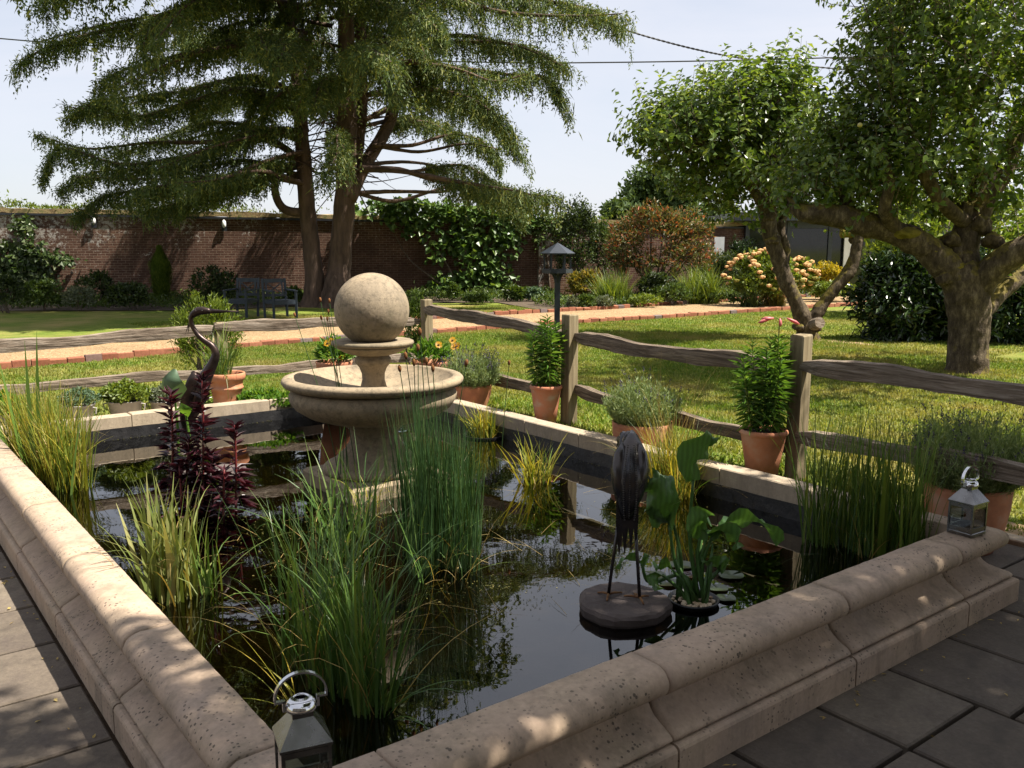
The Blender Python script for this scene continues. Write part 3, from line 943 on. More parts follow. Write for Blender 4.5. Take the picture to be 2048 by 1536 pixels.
for i in range(3):
    a, b = posts_r[i], posts_r[i + 1]
    zt = (.985, .90, .895)[i]; zt2 = (.885, .88, .865)[i]
    m_ = ('oak_rail_dark', 'oak_rail_dark', 'oak_rail')[i]
    rail(fence, SRZ(FS + (.035 if i % 2 else -.03), a - .02, zt + .015), SRZ(FS + .02, b - .03, zt2), .105, .085, .05 if i == 0 else .02, m_)
    zl = (.50, .505, .50)[i]
    rail(fence, SRZ(FS + (.03 if i % 2 else -.03), a - .02, zl), SRZ(FS + .02, b - .03, zl - (.02, .09, .05)[i]), .10, .08, .035, m_)
rail(fence, SRZ(FS, .95, .86), SRZ(FS, -1.2, .86), .085, .07, .03, 'oak_rail')
rail(fence, SRZ(FS, .95, .45), SRZ(FS, -1.2, .43), .085, .07, .03, 'oak_rail')
fence_l = thing('rail_fence', 'silvery split oak rail fence along the pond\'s far side by the buckets', 'fence', SRZ(2.4, FR, ground_z(2.4, FR)))
for (s, r, top) in ((2.69, FR + .1, .955), (.35, FR + .32, 1.0)):
    post(fence_l, s, r, top, w=.045)
rail(fence_l, SRZ(FS - .05, 7.32, .90), SRZ(2.63, FR + .06, .915), .10, .07, .02)
rail(fence_l, SRZ(FS - .05, 7.32, .54), SRZ(2.63, FR + .06, .50), .085, .07, .03)
rail(fence_l, SRZ(2.75, FR + .1, .895), SRZ(.38, FR + .30, .87), .10, .075, .035)
rail(fence_l, SRZ(2.75, FR + .1, .505), SRZ(.38, FR + .30, .475), .085, .07, .03)
rail(fence_l, SRZ(.33, FR + .34, .87), SRZ(-1.7, FR + .6, .87), .095, .07, .03)
rail(fence_l, SRZ(.33, FR + .34, .47), SRZ(-1.7, FR + .6, .46), .085, .07, .03)

# ------------------------------------------------------------------ fountain
fc = on_z(752, 968, WATER); fc[2] = 0
fy = fc[1]
sc_ = math.hypot(fy, 1.0) / FPX
def zpx(y): return at_y(750, y, fy)[2]
fx = at_y(747, 760, fy)[0]
FC = np.array([fx, fy, 0.0])
fount = thing('ball_fountain', 'pale stone fountain with a large ball on a wide bowl standing in the pond', 'fountain', (fx, fy, BED))
mpx = fy / (FPX * CP) * 1.0         # metres per photo pixel at the fountain
zr = zpx(752)                        # bowl rim height
g = Geo()
V, F = box((fx + .0, fy, .02), (.33, .33, .235), U1, U2, ch=.02); g.add(V, F)
g.build('base_block', MAT['fountain_stone'], fount)
zb = .255
prof = [(.0, zb), (.30, zb), (.315, zb + .012), (.315, zb + .035), (.30, zb + .05), (.262, zb + .058), (.25, zb + .075), (.225, zb + .10), (.185, zb + .135), (.155, zb + .18), (.142, zb + .225), (.15, zb + .26), (.185, zb + .285), (.19, zb + .30), (.0, zb + .30)]
V, F = lathe(prof, 48, FC); Geo().add(V, F).build('stem', MAT['fountain_stone'], fount, smooth=True)
z1 = zb + .30
rb = 180 * mpx
prof = [(.0, z1), (.17, z1 + .001), (.21, z1 + .006), (.30, z1 + .022), (.40, z1 + .055), (rb * .86, z1 + .10), (rb * .915, z1 + .145), (rb * .925, z1 + .175), (rb * .90, z1 + .205), (rb * .855, z1 + .222), (rb * .85, zr - .068),
        (rb * .87, zr - .060), (rb * .93, zr - .055), (rb * .975, zr - .042), (rb, zr - .022), (rb * .995, zr - .008), (rb * .975, zr + .002), (rb * .93, zr + .006), (rb * .885, zr + .006), (rb * .875, zr - .002), (rb * .84, zr - .022), (rb * .76, zr - .055), (rb * .60, zr - .095), (rb * .40, zr - .12), (.10, zr - .128), (.0, zr - .128)]
V, F = lathe(prof, 72, FC); Geo().add(V, F).build('bowl', MAT['fountain_stone'], fount, smooth=True)
zp = zr - .128
zt = zpx(683)                        # top of the small dish
z2 = zpx(709)
hp = z2 - zp
prof = [(0, zp), (.105, zp), (.098, zp + hp * .12), (.078, zp + hp * .26), (.067, zp + hp * .42), (.069, zp + hp * .56), (.082, zp + hp * .70), (.103, zp + hp * .80), (.108, zp + hp * .84), (.108, zp + hp * .92), (.098, zp + hp * .95), (.098, z2), (.0, z2)]
V, F = lathe(prof, 40, FC); Geo().add(V, F).build('pedestal', MAT['fountain_stone'], fount, smooth=True)
rd = 82 * mpx
prof = [(0, z2), (.11, z2), (.135, z2 + .006), (.175, z2 + .020), (.205, z2 + .038), (rd * .905, zt - .030), (rd * .91, zt - .026), (rd * .885, zt - .022), (rd * .96, zt - .019), (rd, zt - .008), (rd * .985, zt + .004), (rd * .95, zt + .008), (rd * .6, zt + .006), (0, zt + .006)]
V, F = lathe(prof, 48, FC); Geo().add(V, F).build('dish', MAT['fountain_stone'], fount, smooth=True)
rbl = 73.5 * mpx
zc = zt + rbl * .86
a = np.linspace(-58, 90, 30)
prof = [(0, zt + .004)] + [(rbl * math.cos(R(x)), zc + rbl * .985 * math.sin(R(x))) for x in a]
prof[-1] = (0.0005, prof[-1][1])
V, F = lathe(prof, 56, FC); Geo().add(V, F).build('ball', MAT['ball_stone'], fount, smooth=True)
# ------------------------------------------------------------------ lanterns
def lantern(c, w, rot, label, hb=None):
    """square steel candle lantern; c: centre of its foot, w: its width"""
    root = thing('candle_lantern', label, 'lantern', c, 'steel candle lanterns on the pond corners')
    c = np.asarray(c, float)
    ax = np.array([math.cos(rot), math.sin(rot), 0]); ay = np.array([-math.sin(rot), math.cos(rot), 0])
    hw = w / 2; hb = hb or w * 1.02
    b = box(c + UZ * .008, (hw, hw, .008), ax, ay, ch=.003)
    base = Geo().add(*b).build('base', MAT['lantern_steel'], root)
    g = Geo()
    t = w * .075
    for sx in (-1, 1):
        for sy in (-1, 1):
            p = c + ax * sx * (hw - t / 2) + ay * sy * (hw - t / 2)
            Geo().add(*box(p + UZ * (hb / 2 + .012), (t / 2, t / 2, hb / 2 - .004), ax, ay)).build('corner_post', MAT['lantern_steel'], root)
    for k, (d, e) in enumerate(((ax, ay), (ay, ax), (-ax, ay), (-ay, ax))):
        pane = Geo().add(*box(c + d * (hw - t * .5) + UZ * (hb / 2 + .014), (.0012, hw - t - .0005, hb / 2 - .01), d, e)).build('pane', MAT['lantern_glass'], root)
        for zz, hh in ((.028, .010), (hb - .004, .007)):
            Geo().add(*box(c + d * (hw - t * .5) + UZ * zz, (t * .35, hw - t - .0005, hh), d, e)).build('frame_rail', MAT['lantern_steel'], root)
    # tapered roof
    z0, z1 = hb + .007, hb + w * .58
    hr, ht = hw * 1.06, hw * .42
    V, F = [], []
    for (h_, z) in ((hr, z0), (hr, z0 + .006), (ht, z1), (ht, z1 + w * .13)):
        for sx, sy in ((-1, -1), (1, -1), (1, 1), (-1, 1)): V.append(c + ax * h_ * sx + ay * h_ * sy + UZ * z)
    for k in range(3):
        for j in range(4): F.append([k * 4 + j, k * 4 + (j + 1) % 4, k * 4 + 4 + (j + 1) % 4, k * 4 + 4 + j])
    F.append([3, 2, 1, 0])
    roof = Geo().add(np.array(V), F).build('roof', MAT['lantern_steel'], root)
    zc = z1 + w * .13
    # round lid with a chimney hole, then the hoop handle
    prof = [(ht * .95, zc - .002), (ht * 1.52, zc), (ht * 1.55, zc + .005), (ht * 1.30, zc + .018), (ht * .62, zc + .028), (ht * .60, zc + .022), (ht * .58, zc - .002)]
    lid = Geo().add(*lathe(prof, 28, c)).build('lid', MAT['lantern_lid'], root, smooth=True)
    hv = []
    rh = w * .52
    for a in np.linspace(-8, 188, 26):
        hv.append(c + ax * rh * math.cos(R(a)) + UZ * (zc + .030 + rh * .95 * math.sin(R(a))))
    P = np.array(hv)
    V, F = [], []
    for p in P:
        d = unit(p - (c + UZ * (zc + .030)))
        for (u, v) in ((-1, -1), (1, -1), (1, 1), (-1, 1)): V.append(p + ay * u * w * .055 + d * v * .0022)
    n = len(P)
    for i in range(n - 1):
        for j in range(4): F.append([i * 4 + j, i * 4 + (j + 1) % 4, (i + 1) * 4 + (j + 1) % 4, (i + 1) * 4 + j])
    handle = Geo().add(np.array(V), F).build('handle', MAT['lantern_lid'], root, smooth=False)
    for s in (-1, 1):
        q = c + ax * s * (rh * .82) + UZ * (zc + .022)
        Geo().add(*box(q, (.012, w * .05, .0025), ax, ay)).build('bracket', MAT['lantern_lid'], handle)
        Geo().add(*box(c + ax * s * rh * .66 + UZ * (zc + .011), (.003, w * .05, .013), ax, ay)).build('bracket', MAT['lantern_lid'], handle)
    # candle
    Geo().add(*lathe([(0, .018), (w * .2, .018), (w * .2, w * .45), (w * .17, w * .47), (0, w * .46)], 20, c)).build('candle', MAT['dark_frame'], root, smooth=True)
    return root
lantern(SRZ(.772, 1.80, RIM + .002), .112, R(23), 'steel and glass lantern on the near corner of the pond wall', .137)
lantern(SRZ(3.93, R0 - .075, RIM + .002), .114, R(33), 'steel and glass lantern on the right corner beside the big lavender pot', .137)

# ------------------------------------------------------------------ herons
def loft(path, radii, n=14, side=None):
    """soft body along a path; radii: (across, up) pairs"""
    P = np.asarray(path, float); m = len(P)
    T_ = unit(np.gradient(P, axis=0))
    V = []
    a = np.linspace(0, 2 * np.pi, n, endpoint=False)
    for i in range(m):
        s = np.asarray(side, float); s = unit(s - T_[i] * np.dot(s, T_[i]))
        u = np.cross(s, T_[i])
        V.append(P[i] + np.cos(a)[:, None] * s * radii[i][0] + np.sin(a)[:, None] * u * radii[i][1])
    V = np.concatenate(V)
    F = [[i * n + j, i * n + (j + 1) % n, (i + 1) * n + (j + 1) % n, (i + 1) * n + j] for i in range(m - 1) for j in range(n)]
    F.append(list(range(n))[::-1]); F.append([(m - 1) * n + j for j in range(n)])
    return V, F
def foot(root, leg, p, fwd, side, L=.055):
    f = []
    for a in (-52, 0, 52, 180):
        d = fwd * math.cos(R(a)) + side * math.sin(R(a))
        l = L * (.75 if a == 180 else 1)
        k = p + d * l * .5 + UZ * .012
        V, F = tube([p + UZ * .014, k, p + d * l + UZ * .004], [.0052, .0048, .0035], 6)
        Geo().add(V, F).build('toe', MAT['heron_rust'], leg)
# near heron, seen from behind
def slab_stone(c, rad, h, label, seed):
    n = 40
    a = np.linspace(0, 2 * np.pi, n, endpoint=False)
    k = rad * (1 + .025 * np.sin(3 * a + seed) + .02 * np.sin(7 * a + 2 * seed) + rng.normal(0, .008, n))
    V = [np.array([0, 0, h])]
    F = []
    rings = [(.5, h + .001), (.88, h), (.955, h - .005), (1.0, h * .72), (.985, h * .35), (.93, .0)]
    for (q, z) in rings:
        for i in range(n): V.append(np.array([math.cos(a[i]) * k[i] * q, math.sin(a[i]) * k[i] * q, z + rng.normal(0, .0016)]))
    for i in range(n): F.append([0, 1 + i, 1 + (i + 1) % n])
    for r_ in range(len(rings) - 1):
        for i in range(n):
            b = 1 + r_ * n
            F.append([b + i, b + n + i, b + n + (i + 1) % n, b + (i + 1) % n])
    F.append([1 + (len(rings) - 1) * n + i for i in range(n)])
    o = Geo().add(np.array(V) + np.asarray(c), F).build('stone_disc', MAT['heron_plinth'])
    return tag(o, label, 'stone slab', 'stone discs under the herons')
D1 = on_z(1248, 1196, .215)
slab_stone((D1[0], D1[1], .150), .185, .065, 'rough round dark stone disc under the near heron', 1.3)
V, F = box((D1[0], D1[1], -.04), (.11, .11, .19)); 
tag(Geo().add(V, F).build('support_block', MAT['liner']), 'black block in the water beneath the near heron\'s stone', 'block')
def heron_near():
    global MAT
    hm = MAT['heron_metal']; MAT['heron_metal'] = MAT['heron_dark']
    y = D1[1] + .0
    base = np.array([D1[0] + .002, y, .217])
    root = thing('heron_statue', 'dark welded metal heron statue seen from behind on a round stone', 'statue', base)
    def q(px, py, dy=0.0): return at_y(px, py, y + dy)
    X = np.array([1., 0, 0])
    ctr = [(1264, 862, .115), (1264, 873, .095), (1263, 893, .07), (1262, 915, .045), (1260, 940, .022), (1259, 965, .004), (1257, 990, -.008), (1255, 1012, -.016), (1253, 1038, -.02)]
    w = [.008, .027, .047, .066, .075, .071, .057, .041, .020]
    P = [q(*c) for c in ctr]
    V, F = loft(P, [(a, a * .92) for a in w], 22, X)
    body = Geo().add(V, F).build('body', MAT['heron_metal'], root, smooth=True)
    # folded wings wrap the sides, welded along the back
    for s in (-1, 1):
        cs = [(1262 + s * 18, 886, .035), (1261 + s * 22, 908, .010), (1260 + s * 23, 940, -.014), (1258 + s * 18, 975, -.024), (1255 + s * 11, 1012, -.026)]
        ww = [.007, .022, .031, .027, .009]
        V, F = loft([q(*c) for c in cs], [(a, a * .95) for a in ww], 16, X)
        wing = Geo().add(V, F).build('wing', MAT['heron_metal'], root, smooth=True)
        # weld beads
        g = Geo()
        for t in np.linspace(0, 1, 34):
            yy = 890 + t * 150
            px_ = 1262 + s * (6 + 7 * math.sin(t * 2.6)) - t * 3
            V, F = icos(q(px_, yy, -.062 + .028 * abs(t - .5) * 2 - .012 * t), .0034, 1, (1.2, 1, 1)); g.add(V, F)
        g.build('weld_bead', MAT['weld'], wing, smooth=True)
    g = Geo()
    for t in np.linspace(0, 1, 40):
        V, F = icos(q(1262 - t * 4, 868 + t * 168, .085 - .150 * math.sin(min(1, t * 1.9) * 1.57) + .035 * max(0, t - .55)), .003, 1); g.add(V, F)
    g.build('weld_bead', MAT['weld'], body, smooth=True)
    # tail feathers
    for (x0, y0, x1, y1, wd) in ((1241, 985, 1238, 1116, 17), (1252, 990, 1249, 1112, 15), (1262, 988, 1262, 1105, 15), (1271, 985, 1272, 1096, 13)):
        a, b = q(x0, y0, -.03), q(x1, y1, -.012)
        m_ = (a + b) / 2
        mm = wd * y / FPX
        V = [a - X * mm * .5, a + X * mm * .5, m_ + X * mm * .45, b, m_ - X * mm * .45]
        V2 = [v + np.array([0, .005, 0]) for v in V]
        n = 5
        F = [[4, 3, 2, 1, 0], [5, 6, 7, 8, 9]] + [[i, (i + 1) % n, n + (i + 1) % n, n + i] for i in range(n)]
        Geo().add(np.array(V + V2), F).build('tail_feather', MAT['heron_metal'], root)
    # neck stretched forward and down, head beyond the body
    nk = spline([q(1262, 872, .10), base + np.array([.01, .19, .52]), base + np.array([.02, .26, .60]), base + np.array([.02, .33, .57])], 6)
    V, F = tube(nk, np.linspace(.03, .017, len(nk)), 10)
    neck = Geo().add(V, F).build('neck', MAT['heron_metal'], root, smooth=True)
    hd = [nk[-1], nk[-1] + np.array([0, .035, -.005]), nk[-1] + np.array([0, .07, -.015]), nk[-1] + np.array([0, .10, -.03]), nk[-1] + np.array([0, .2, -.075])]
    V, F = loft(hd, [(.016, .016), (.021, .02), (.014, .014), (.008, .008), (.001, .001)], 10, X)
    Geo().add(V, F).build('head', MAT['heron_metal'], neck, smooth=True)
    for (x0, x1, fx0, fy0) in ((1237, 1217, 1217, 1194), (1270, 1279, 1279, 1201)):
        f_ = on_z(fx0, fy0, .217)
        a = at_y(x0, 1040, y)
        V, F = tube([a, (a * .45 + (f_ + UZ * .02) * .55), f_ + UZ * .014], [.0075, .007, .0065], 8)
        leg = Geo().add(V, F).build('leg', MAT['heron_metal'], root, smooth=True)
        V, F = tube([f_ + UZ * .08 + (a - f_) * .0, f_ + UZ * .04, f_ + UZ * .012], [.0068, .0074, .0085], 8)
        foot(root, leg, f_, unit(np.array([.25 if fx0 < 1250 else -.2, 1, 0])), np.array([1., 0, 0]), .062)
    MAT['heron_metal'] = hm
heron_near()
# far heron, in profile behind the purple plants
H2 = on_z(418, 938, .17)
slab_stone((H2[0] + .05, H2[1] - .02, .13), .20, .045, 'flat tan stone under the far heron among purple plants', 4.0)
def heron_far():
    y = H2[1]
    root = thing('heron_statue', 'bronze heron statue with curved neck and long beak behind purple plants', 'statue', (H2[0], y, .176))
    q = lambda px, py, dy=0.0: at_y(px, py, y + dy)
    Yv = np.array([0, 1., 0])
    mm = y / (FPX * CP)
    nk = [(384, 836), (391, 812), (398, 785), (408, 760), (418, 742), (428, 722), (431, 706), (424, 692), (410, 682), (398, 672), (389, 660), (383, 648), (382, 636), (387, 627), (395, 622)]
    rd = [8, 14.5, 17.5, 14.5, 11.5, 9.2, 7.6, 6.6, 5.7, 5.2, 4.7, 4.5, 4.8, 5.7, 6.7]
    P = spline([q(*p) for p in nk], 4)
    rr_ = np.interp(np.linspace(0, 1, len(P)), np.linspace(0, 1, len(rd)), rd) * mm
    V, F = tube(P, rr_, 14)
    Geo().add(V, F).build('neck', MAT['heron_metal'], root, smooth=True)
    hd = [(384, 634), (389, 627), (397, 622), (406, 621), (415, 622), (424, 623)]
    V, F = loft([q(*p) for p in hd], [(r_ * mm * .8, r_ * mm) for r_ in (4, 7.5, 8.5, 8, 6.2, 4.5)], 14, Yv)
    head = Geo().add(V, F).build('head', MAT['heron_metal'], root, smooth=True)
    V, F = loft([q(414, 621.5), q(430, 622.5), q(450, 623), q(479, 622.5)], [(r_ * mm * .7, r_ * mm) for r_ in (5.8, 4.4, 2.6, .3)], 10, Yv)
    Geo().add(V, F).build('beak', MAT['heron_metal'], head, smooth=True)
    V, F = icos(q(404, 621, -.021), .005, 1); Geo().add(V, F).build('eye', MAT['weld'], head, smooth=True)
    for k, (a, b) in enumerate((((385, 636), (371, 668)), ((384, 640), (376, 667)))):
        V, F = tube([q(*a), q((a[0] + b[0]) / 2 - 2, (a[1] + b[1]) / 2), q(*b)], [.005, .004, .001], 6)
        Geo().add(V, F).build('crest_feather', MAT['heron_metal'], head)
    bd = [(402, 752), (392, 770), (384, 792), (378, 815), (374, 840), (370, 866)]
    V, F = loft([q(*p) for p in bd], [(r_ * mm * .85, r_ * mm) for r_ in (11, 17, 20, 19, 14, 4)], 18, Yv)
    Geo().add(V, F).build('body', MAT['heron_metal'], root, smooth=True)
    V, F = loft([q(389, 742, -.05), q(384, 762, -.062), q(374, 790, -.06), q(368, 820, -.045), q(366, 850, -.03)], [(.006, r_ * mm) for r_ in (4, 10, 11, 9, 1)], 12, Yv)
    Geo().add(V, F).build('wing', MAT['heron_metal'], root, smooth=True)
    for dx in (-5, 9):
        f_ = q(388 + dx, 0); f_ = np.array([f_[0] * 1.0, y + dx * .004, .18]); f_[0] = q(388 + dx, 930)[0]
        a = q(382 + dx, 850)
        V, F = tube([a, f_], [.008, .007], 8)
        leg = Geo().add(V, F).build('leg', MAT['heron_metal'], root, smooth=True)
        foot(root, leg, f_ - UZ * .004, np.array([1., 0, 0]), Yv, .06)
heron_far()

# ------------------------------------------------------------------ pots
def pot_mesh(prof, c, n=36):
    return lathe(prof, n, c)
def pot_long(c, rtop, h, wall=.012, band=True):
    rb_ = rtop * .64
    return [(0, 0), (rb_, 0), (rb_ + (rtop - rb_) * .45, h * .45), (rtop * .965, h * .885), (rtop * .985, h * .895), (rtop * 1.04, h * .915), (rtop * 1.055, h * .95), (rtop * 1.03, h * .985), (rtop * .99, h), (rtop * .93, h * .985), (rtop * .90, h * .93), (0.0, h * .92)]
def potted(name, label, c, prof, potmat, group, soil_r, soil_z):
    root = thing(name, label, 'potted plant', c, group)
    V, F = lathe(prof[1:-1] if False else [p for p in prof if not (p[0] == 0 and p[1] > .02)], 36, c)
    pot = Geo().add(V, F).build('pot', MAT[potmat], root, smooth=True)
    V, F = lathe([(soil_r, soil_z - .004), (soil_r * .6, soil_z + .008), (0.0005, soil_z + .012)], 24, c)
    Geo().add(V, F).build('soil', MAT['compost'], pot, smooth=True)
    return root
def bowl_prof(rt, h, rbk=.62):
    return [(0, 0), (rt * rbk, 0), (rt * (rbk + .20), h * .25), (rt * .93, h * .55), (rt * .985, h * .85), (rt * 1.0, h * .95), (rt * .995, h), (rt * .955, h), (rt * .945, h * .88), (0, h * .88)]

def lavender(root, c, rad, height, n, nflow, mat='lavender_leaf', flower_h=.09, dead=0):
    c = np.asarray(c, float)
    a = rng.uniform(0, 2 * np.pi, n); k = np.sqrt(rng.random(n))
    base = c + np.stack([np.cos(a) * k * rad * .55, np.sin(a) * k * rad * .55, 0 * a], -1)
    h = height * (1.05 - .42 * k ** 2) * rng.uniform(.75, 1.08, n)
    lean = k * .85 * rng.uniform(.7, 1.1, n)
    V, F, C = blades(base, a + rng.normal(0, .35, n), lean, -lean * .35, h, .0035, 3, twist=3)
    st = Geo().add(V, F)
    # narrow leaves along each stem
    Pl, Dl = [], []
    for f in np.linspace(.22, 1.0, 9):
        i = f * 3; i0 = np.minimum(int(i), 2); t = i - i0
        p = C[:, i0] * (1 - t) + C[:, i0 + 1] * t
        for _ in range(2):
            d = unit(rng.normal(0, .55, (n, 3)) + np.array([0, 0, .75]) + .25 * unit(p - c))
            Pl.append(p + rng.normal(0, .006, p.shape)); Dl.append(d)
    Pl, Dl = np.concatenate(Pl), np.concatenate(Dl)
    V, F = cards(Pl, Dl, randdir(len(Pl)), rng.uniform(.022, .046, len(Pl)), rng.uniform(.004, .0075, len(Pl)), .15, .05)
    tag(st.add(V, F).build('foliage', MAT[mat], root), kind='stuff')
    if nflow:
        idx = rng.choice(n, nflow, replace=n < nflow)
        tip = C[idx, -1] - UZ * .02
        a2 = np.arctan2(tip[:, 1] - c[1], tip[:, 0] - c[0])
        fh = flower_h * rng.uniform(.7, 1.3, nflow)
        V, F, C2 = blades(tip, a2, rng.uniform(.05, .45, nflow), .1, fh, .0028, 2, twist=3, tip=.8)
        stem = tag(Geo().add(V, F).build('flower_stalk', MAT['lavender_leaf'], root), kind='stuff')
        g = Geo()
        T2 = C2[:, -1]; dd = unit(C2[:, -1] - C2[:, -2])
        for m_ in range(7):
            p = T2 + dd * (m_ * .0052)[..., None] if False else T2 + dd * (m_ * .0052)
            V, F = cards(p, unit(rng.normal(size=(nflow, 3)) + dd * .8), randdir(nflow), .011, .008, .3, 0); g.add(V, F)
        tag(g.build('flower', MAT['lavender_flower'], stem), kind='stuff')

# big bowl of lavender at the right-hand end
GRP = 'terracotta pots of lavender'
c = SRZ(4.73, 2.17, .001)
prof = [(0, 0), (.145, 0), (.16, .03), (.19, .12), (.212, .24), (.217, .33), (.218, .36), (.207, .36), (.203, .31), (0, .31)]
rt = potted('lavender_pot', 'large terracotta pot of lavender beside the right-hand lantern', c, prof, 'terracotta', GRP, .203, .325)
lavender(rt, c + UZ * .32, .36, .38, 900, 130)
# lavender bowl in the middle of the right-hand wall
c = SRZ(4.31, 4.16, ground_z(4.31, 4.16) - .003)
prof = [(0, 0), (.17, 0), (.185, .03), (.20, .12), (.205, .19), (.205, .215), (.193, .215), (.19, .17), (0, .17)]
rt = potted('lavender_pot', 'low terracotta pot of lavender between the two potted lilies', c, prof, 'terracotta', GRP, .19, .185)
lavender(rt, c + UZ * .18, .28, .29, 700, 50)
# lavender bowl behind the fountain
p = at_y(943, 790, 7.55)
c = np.array([p[0], p[1], ground_at(p) - .003])
prof = [(0, 0), (.12, 0), (.135, .03), (.165, .13), (.175, .20), (.175, .225), (.163, .225), (.16, .18), (0, .18)]
rt = potted('lavender_pot', 'ribbed terracotta pot of lavender just right of the fountain bowl', c, prof, 'terracotta', GRP, .16, .19)
lavender(rt, c + UZ * .19, .28, .27, 650, 130)

def lily(root, c, stems, mat='lily_leaf'):
    """stems: (dx, dy, height, lean azimuth, lean)"""
    c = np.asarray(c, float)
    gs, gl = Geo(), Geo()
    tips = []
    for (dx, dy, h, az_, ln_) in stems:
        V, F, C = blades(np.array([c + np.array([dx, dy, 0])]), az_, ln_, .05, h, .007, 8, twist=.2, tip=.7)
        P = C[0]
        V, F = tube(P, np.linspace(.0042, .0028, len(P)), 5); gs.add(V, F)
        nl = int(h / .0066)
        t = np.linspace(.10, 1.0, nl)
        ii = t * (len(P) - 1); i0 = np.minimum(ii.astype(int), len(P) - 2); fr = (ii - i0)[:, None]
        pp = P[i0] * (1 - fr) + P[i0 + 1] * fr
        a = np.arange(nl) * 2.4 + rng.normal(0, .2, nl)
        up = .25 + .75 * t ** 2 - .45 * (1 - t)
        D = np.stack([np.cos(a), np.sin(a), up], -1)
        L = (.085 + .02 * np.sin(t * 3.14)) * rng.uniform(.8, 1.15, nl) * np.where(t > .93, .7, 1)
        V, F = cards(pp, D, np.tile(UZ, (nl, 1)), L, L * .17, .2, .28, .42); gl.add(V, F)
        tips.append(P[-1])
    st = gs.build('stem', MAT['reed_green'], root)
    tag(gl.build('foliage', MAT[mat], root), kind='stuff')
    return tips
GRP = 'tall terracotta pots of lilies by the fence posts'
pp = at_y(1092, 772, 6.86)
c = np.array([pp[0], pp[1], ground_at(pp) - .003]); hpot = pp[2] - c[2] + .01
rt = potted('lily_pot', 'tall whitened terracotta pot of leafy lilies by the middle fence post', c, pot_long(c, .122, hpot), 'terracotta_old', GRP, .11, hpot * .93)
lily(rt, c + UZ * hpot * .92, [(-.05, .0, .44, 3.0, .10), (-.02, .04, .50, 2.0, .06), (.0, -.03, .55, 1.2, .03), (.03, .02, .50, .4, .08), (.055, -.01, .44, .2, .16), (-.06, -.03, .36, 3.6, .14), (.02, -.05, .46, 5.2, .06)])
pp = at_y(1527, 862, 5.22)
c = np.array([pp[0], pp[1], ground_at(pp) - .003]); hpot = pp[2] - c[2] + .015
rt = potted('lily_pot', 'tall terracotta pot of lilies with pink drooping buds by right fence post', c, pot_long(c, .137, hpot), 'terracotta', GRP, .12, hpot * .93)
tips = lily(rt, c + UZ * hpot * .92, [(-.07, 0, .46, 3.1, .14), (-.04, .03, .53, 2.6, .06), (-.01, -.04, .50, 4.4, .05), (.02, .03, .55, .9, .03), (.05, -.02, .52, .2, .05), (.07, .02, .46, .3, .12), (-.08, -.04, .38, 3.6, .2), (.03, -.06, .44, 5.2, .1), (.055, .0, .575, .8, .02)])
tp = tips[-1]
g = Geo(); V, F = tube([tp, tp + UZ * .06, tp + UZ * .10], [.003, .0028, .0025], 5)
stalk = Geo().add(V, F).build('flower_stalk', MAT['lobelia'], rt)
for (dx, dy, dz, L) in ((-.10, .0, -.035, .085), (-.07, .04, -.01, .07), (.0, -.02, -.05, .05), (.095, .0, -.045, .085), (-.085, -.03, -.005, .06)):
    top = tp + UZ * .10
    e_ = top + np.array([dx * .45, dy * .45, .012])
    d = unit(np.array([dx, dy, dz]))
    V, F = tube([top, (top + e_) / 2 + UZ * .008, e_], [.0018] * 3, 5); Geo().add(V, F).build('bud_stalk', MAT['lily_leaf'], stalk)
    V, F = tube([e_, e_ + d * L * .3, e_ + d * L * .7, e_ + d * L], [.003, .0085, .0105, .003], 8)
    Geo().add(V, F).build('bud', MAT['lily_bud'], stalk, smooth=True)
# ------------------------------------------------------------------ more pots on the far side
GRP = 'galvanised buckets of herbs beyond the pond'
def leafball(root, c, rad, n, L, W, mat, name='foliage', up=.4):
    d = randdir(n); d[:, 2] = np.abs(d[:, 2]) * .9 + .02 * rng.normal(size=n)
    k = rng.uniform(.45, 1.0, n) ** .6
    lump = 1 + .18 * np.sin(d[:, 0] * 5 + 1) * np.cos(d[:, 1] * 6) + rng.normal(0, .06, n)
    P = np.asarray(c, float) + d * k[:, None] * np.asarray(rad) * lump[:, None]
    D = unit(d * 1.0 + rng.normal(0, .7, (n, 3)) + UZ * up)
    V, F = cards(P, D, unit(d + UZ * .6 + rng.normal(0, .4, (n, 3))), rng.uniform(.7, 1.25, n) * L, rng.uniform(.75, 1.2, n) * W, .15, .15)
    return tag(Geo().add(V, F).build(name, MAT[mat], root), kind='stuff')
def bucket(px, y, label, mat, rt=.125, topy=838, leaf=(.03, .022), n=900, rad=(.16, .15, .15)):
    pp = at_y(px, topy, y)
    c = np.array([pp[0], pp[1], ground_at(pp) - .003]); h = pp[2] - c[2]
    root = thing('herb_bucket', label, 'potted plant', c, GRP)
    prof = [(0, 0), (rt * .70, 0), (rt * .71, .008), (rt * .97, h * .95), (rt, h * .96), (rt * 1.02, h * .98), (rt, h), (rt * .97, h * .985), (rt * .93, h * .85)]
    b = Geo().add(*lathe(prof, 30, c)).build('bucket', MAT['zinc'], root, smooth=True)
    V, F = lathe([(rt * .95, h * .88), (0.0005, h * .90)], 20, c); Geo().add(V, F).build('soil', MAT['compost'], b)
    for s in (-1, 1):
        V, F = tube([c + np.array([s * rt * 1.0, -.02, h * .88]), c + np.array([s * rt * 1.22, -.02, h * .86]), c + np.array([s * rt * 1.16, -.02, h * .62])], [.006, .006, .005], 6)
        Geo().add(V, F).build('handle', MAT['zinc'], b)
    leafball(root, c + UZ * (h + .012), np.array(rad) * [.95, .95, .95], int(n * 1.3), leaf[0], leaf[1], mat)
    return root
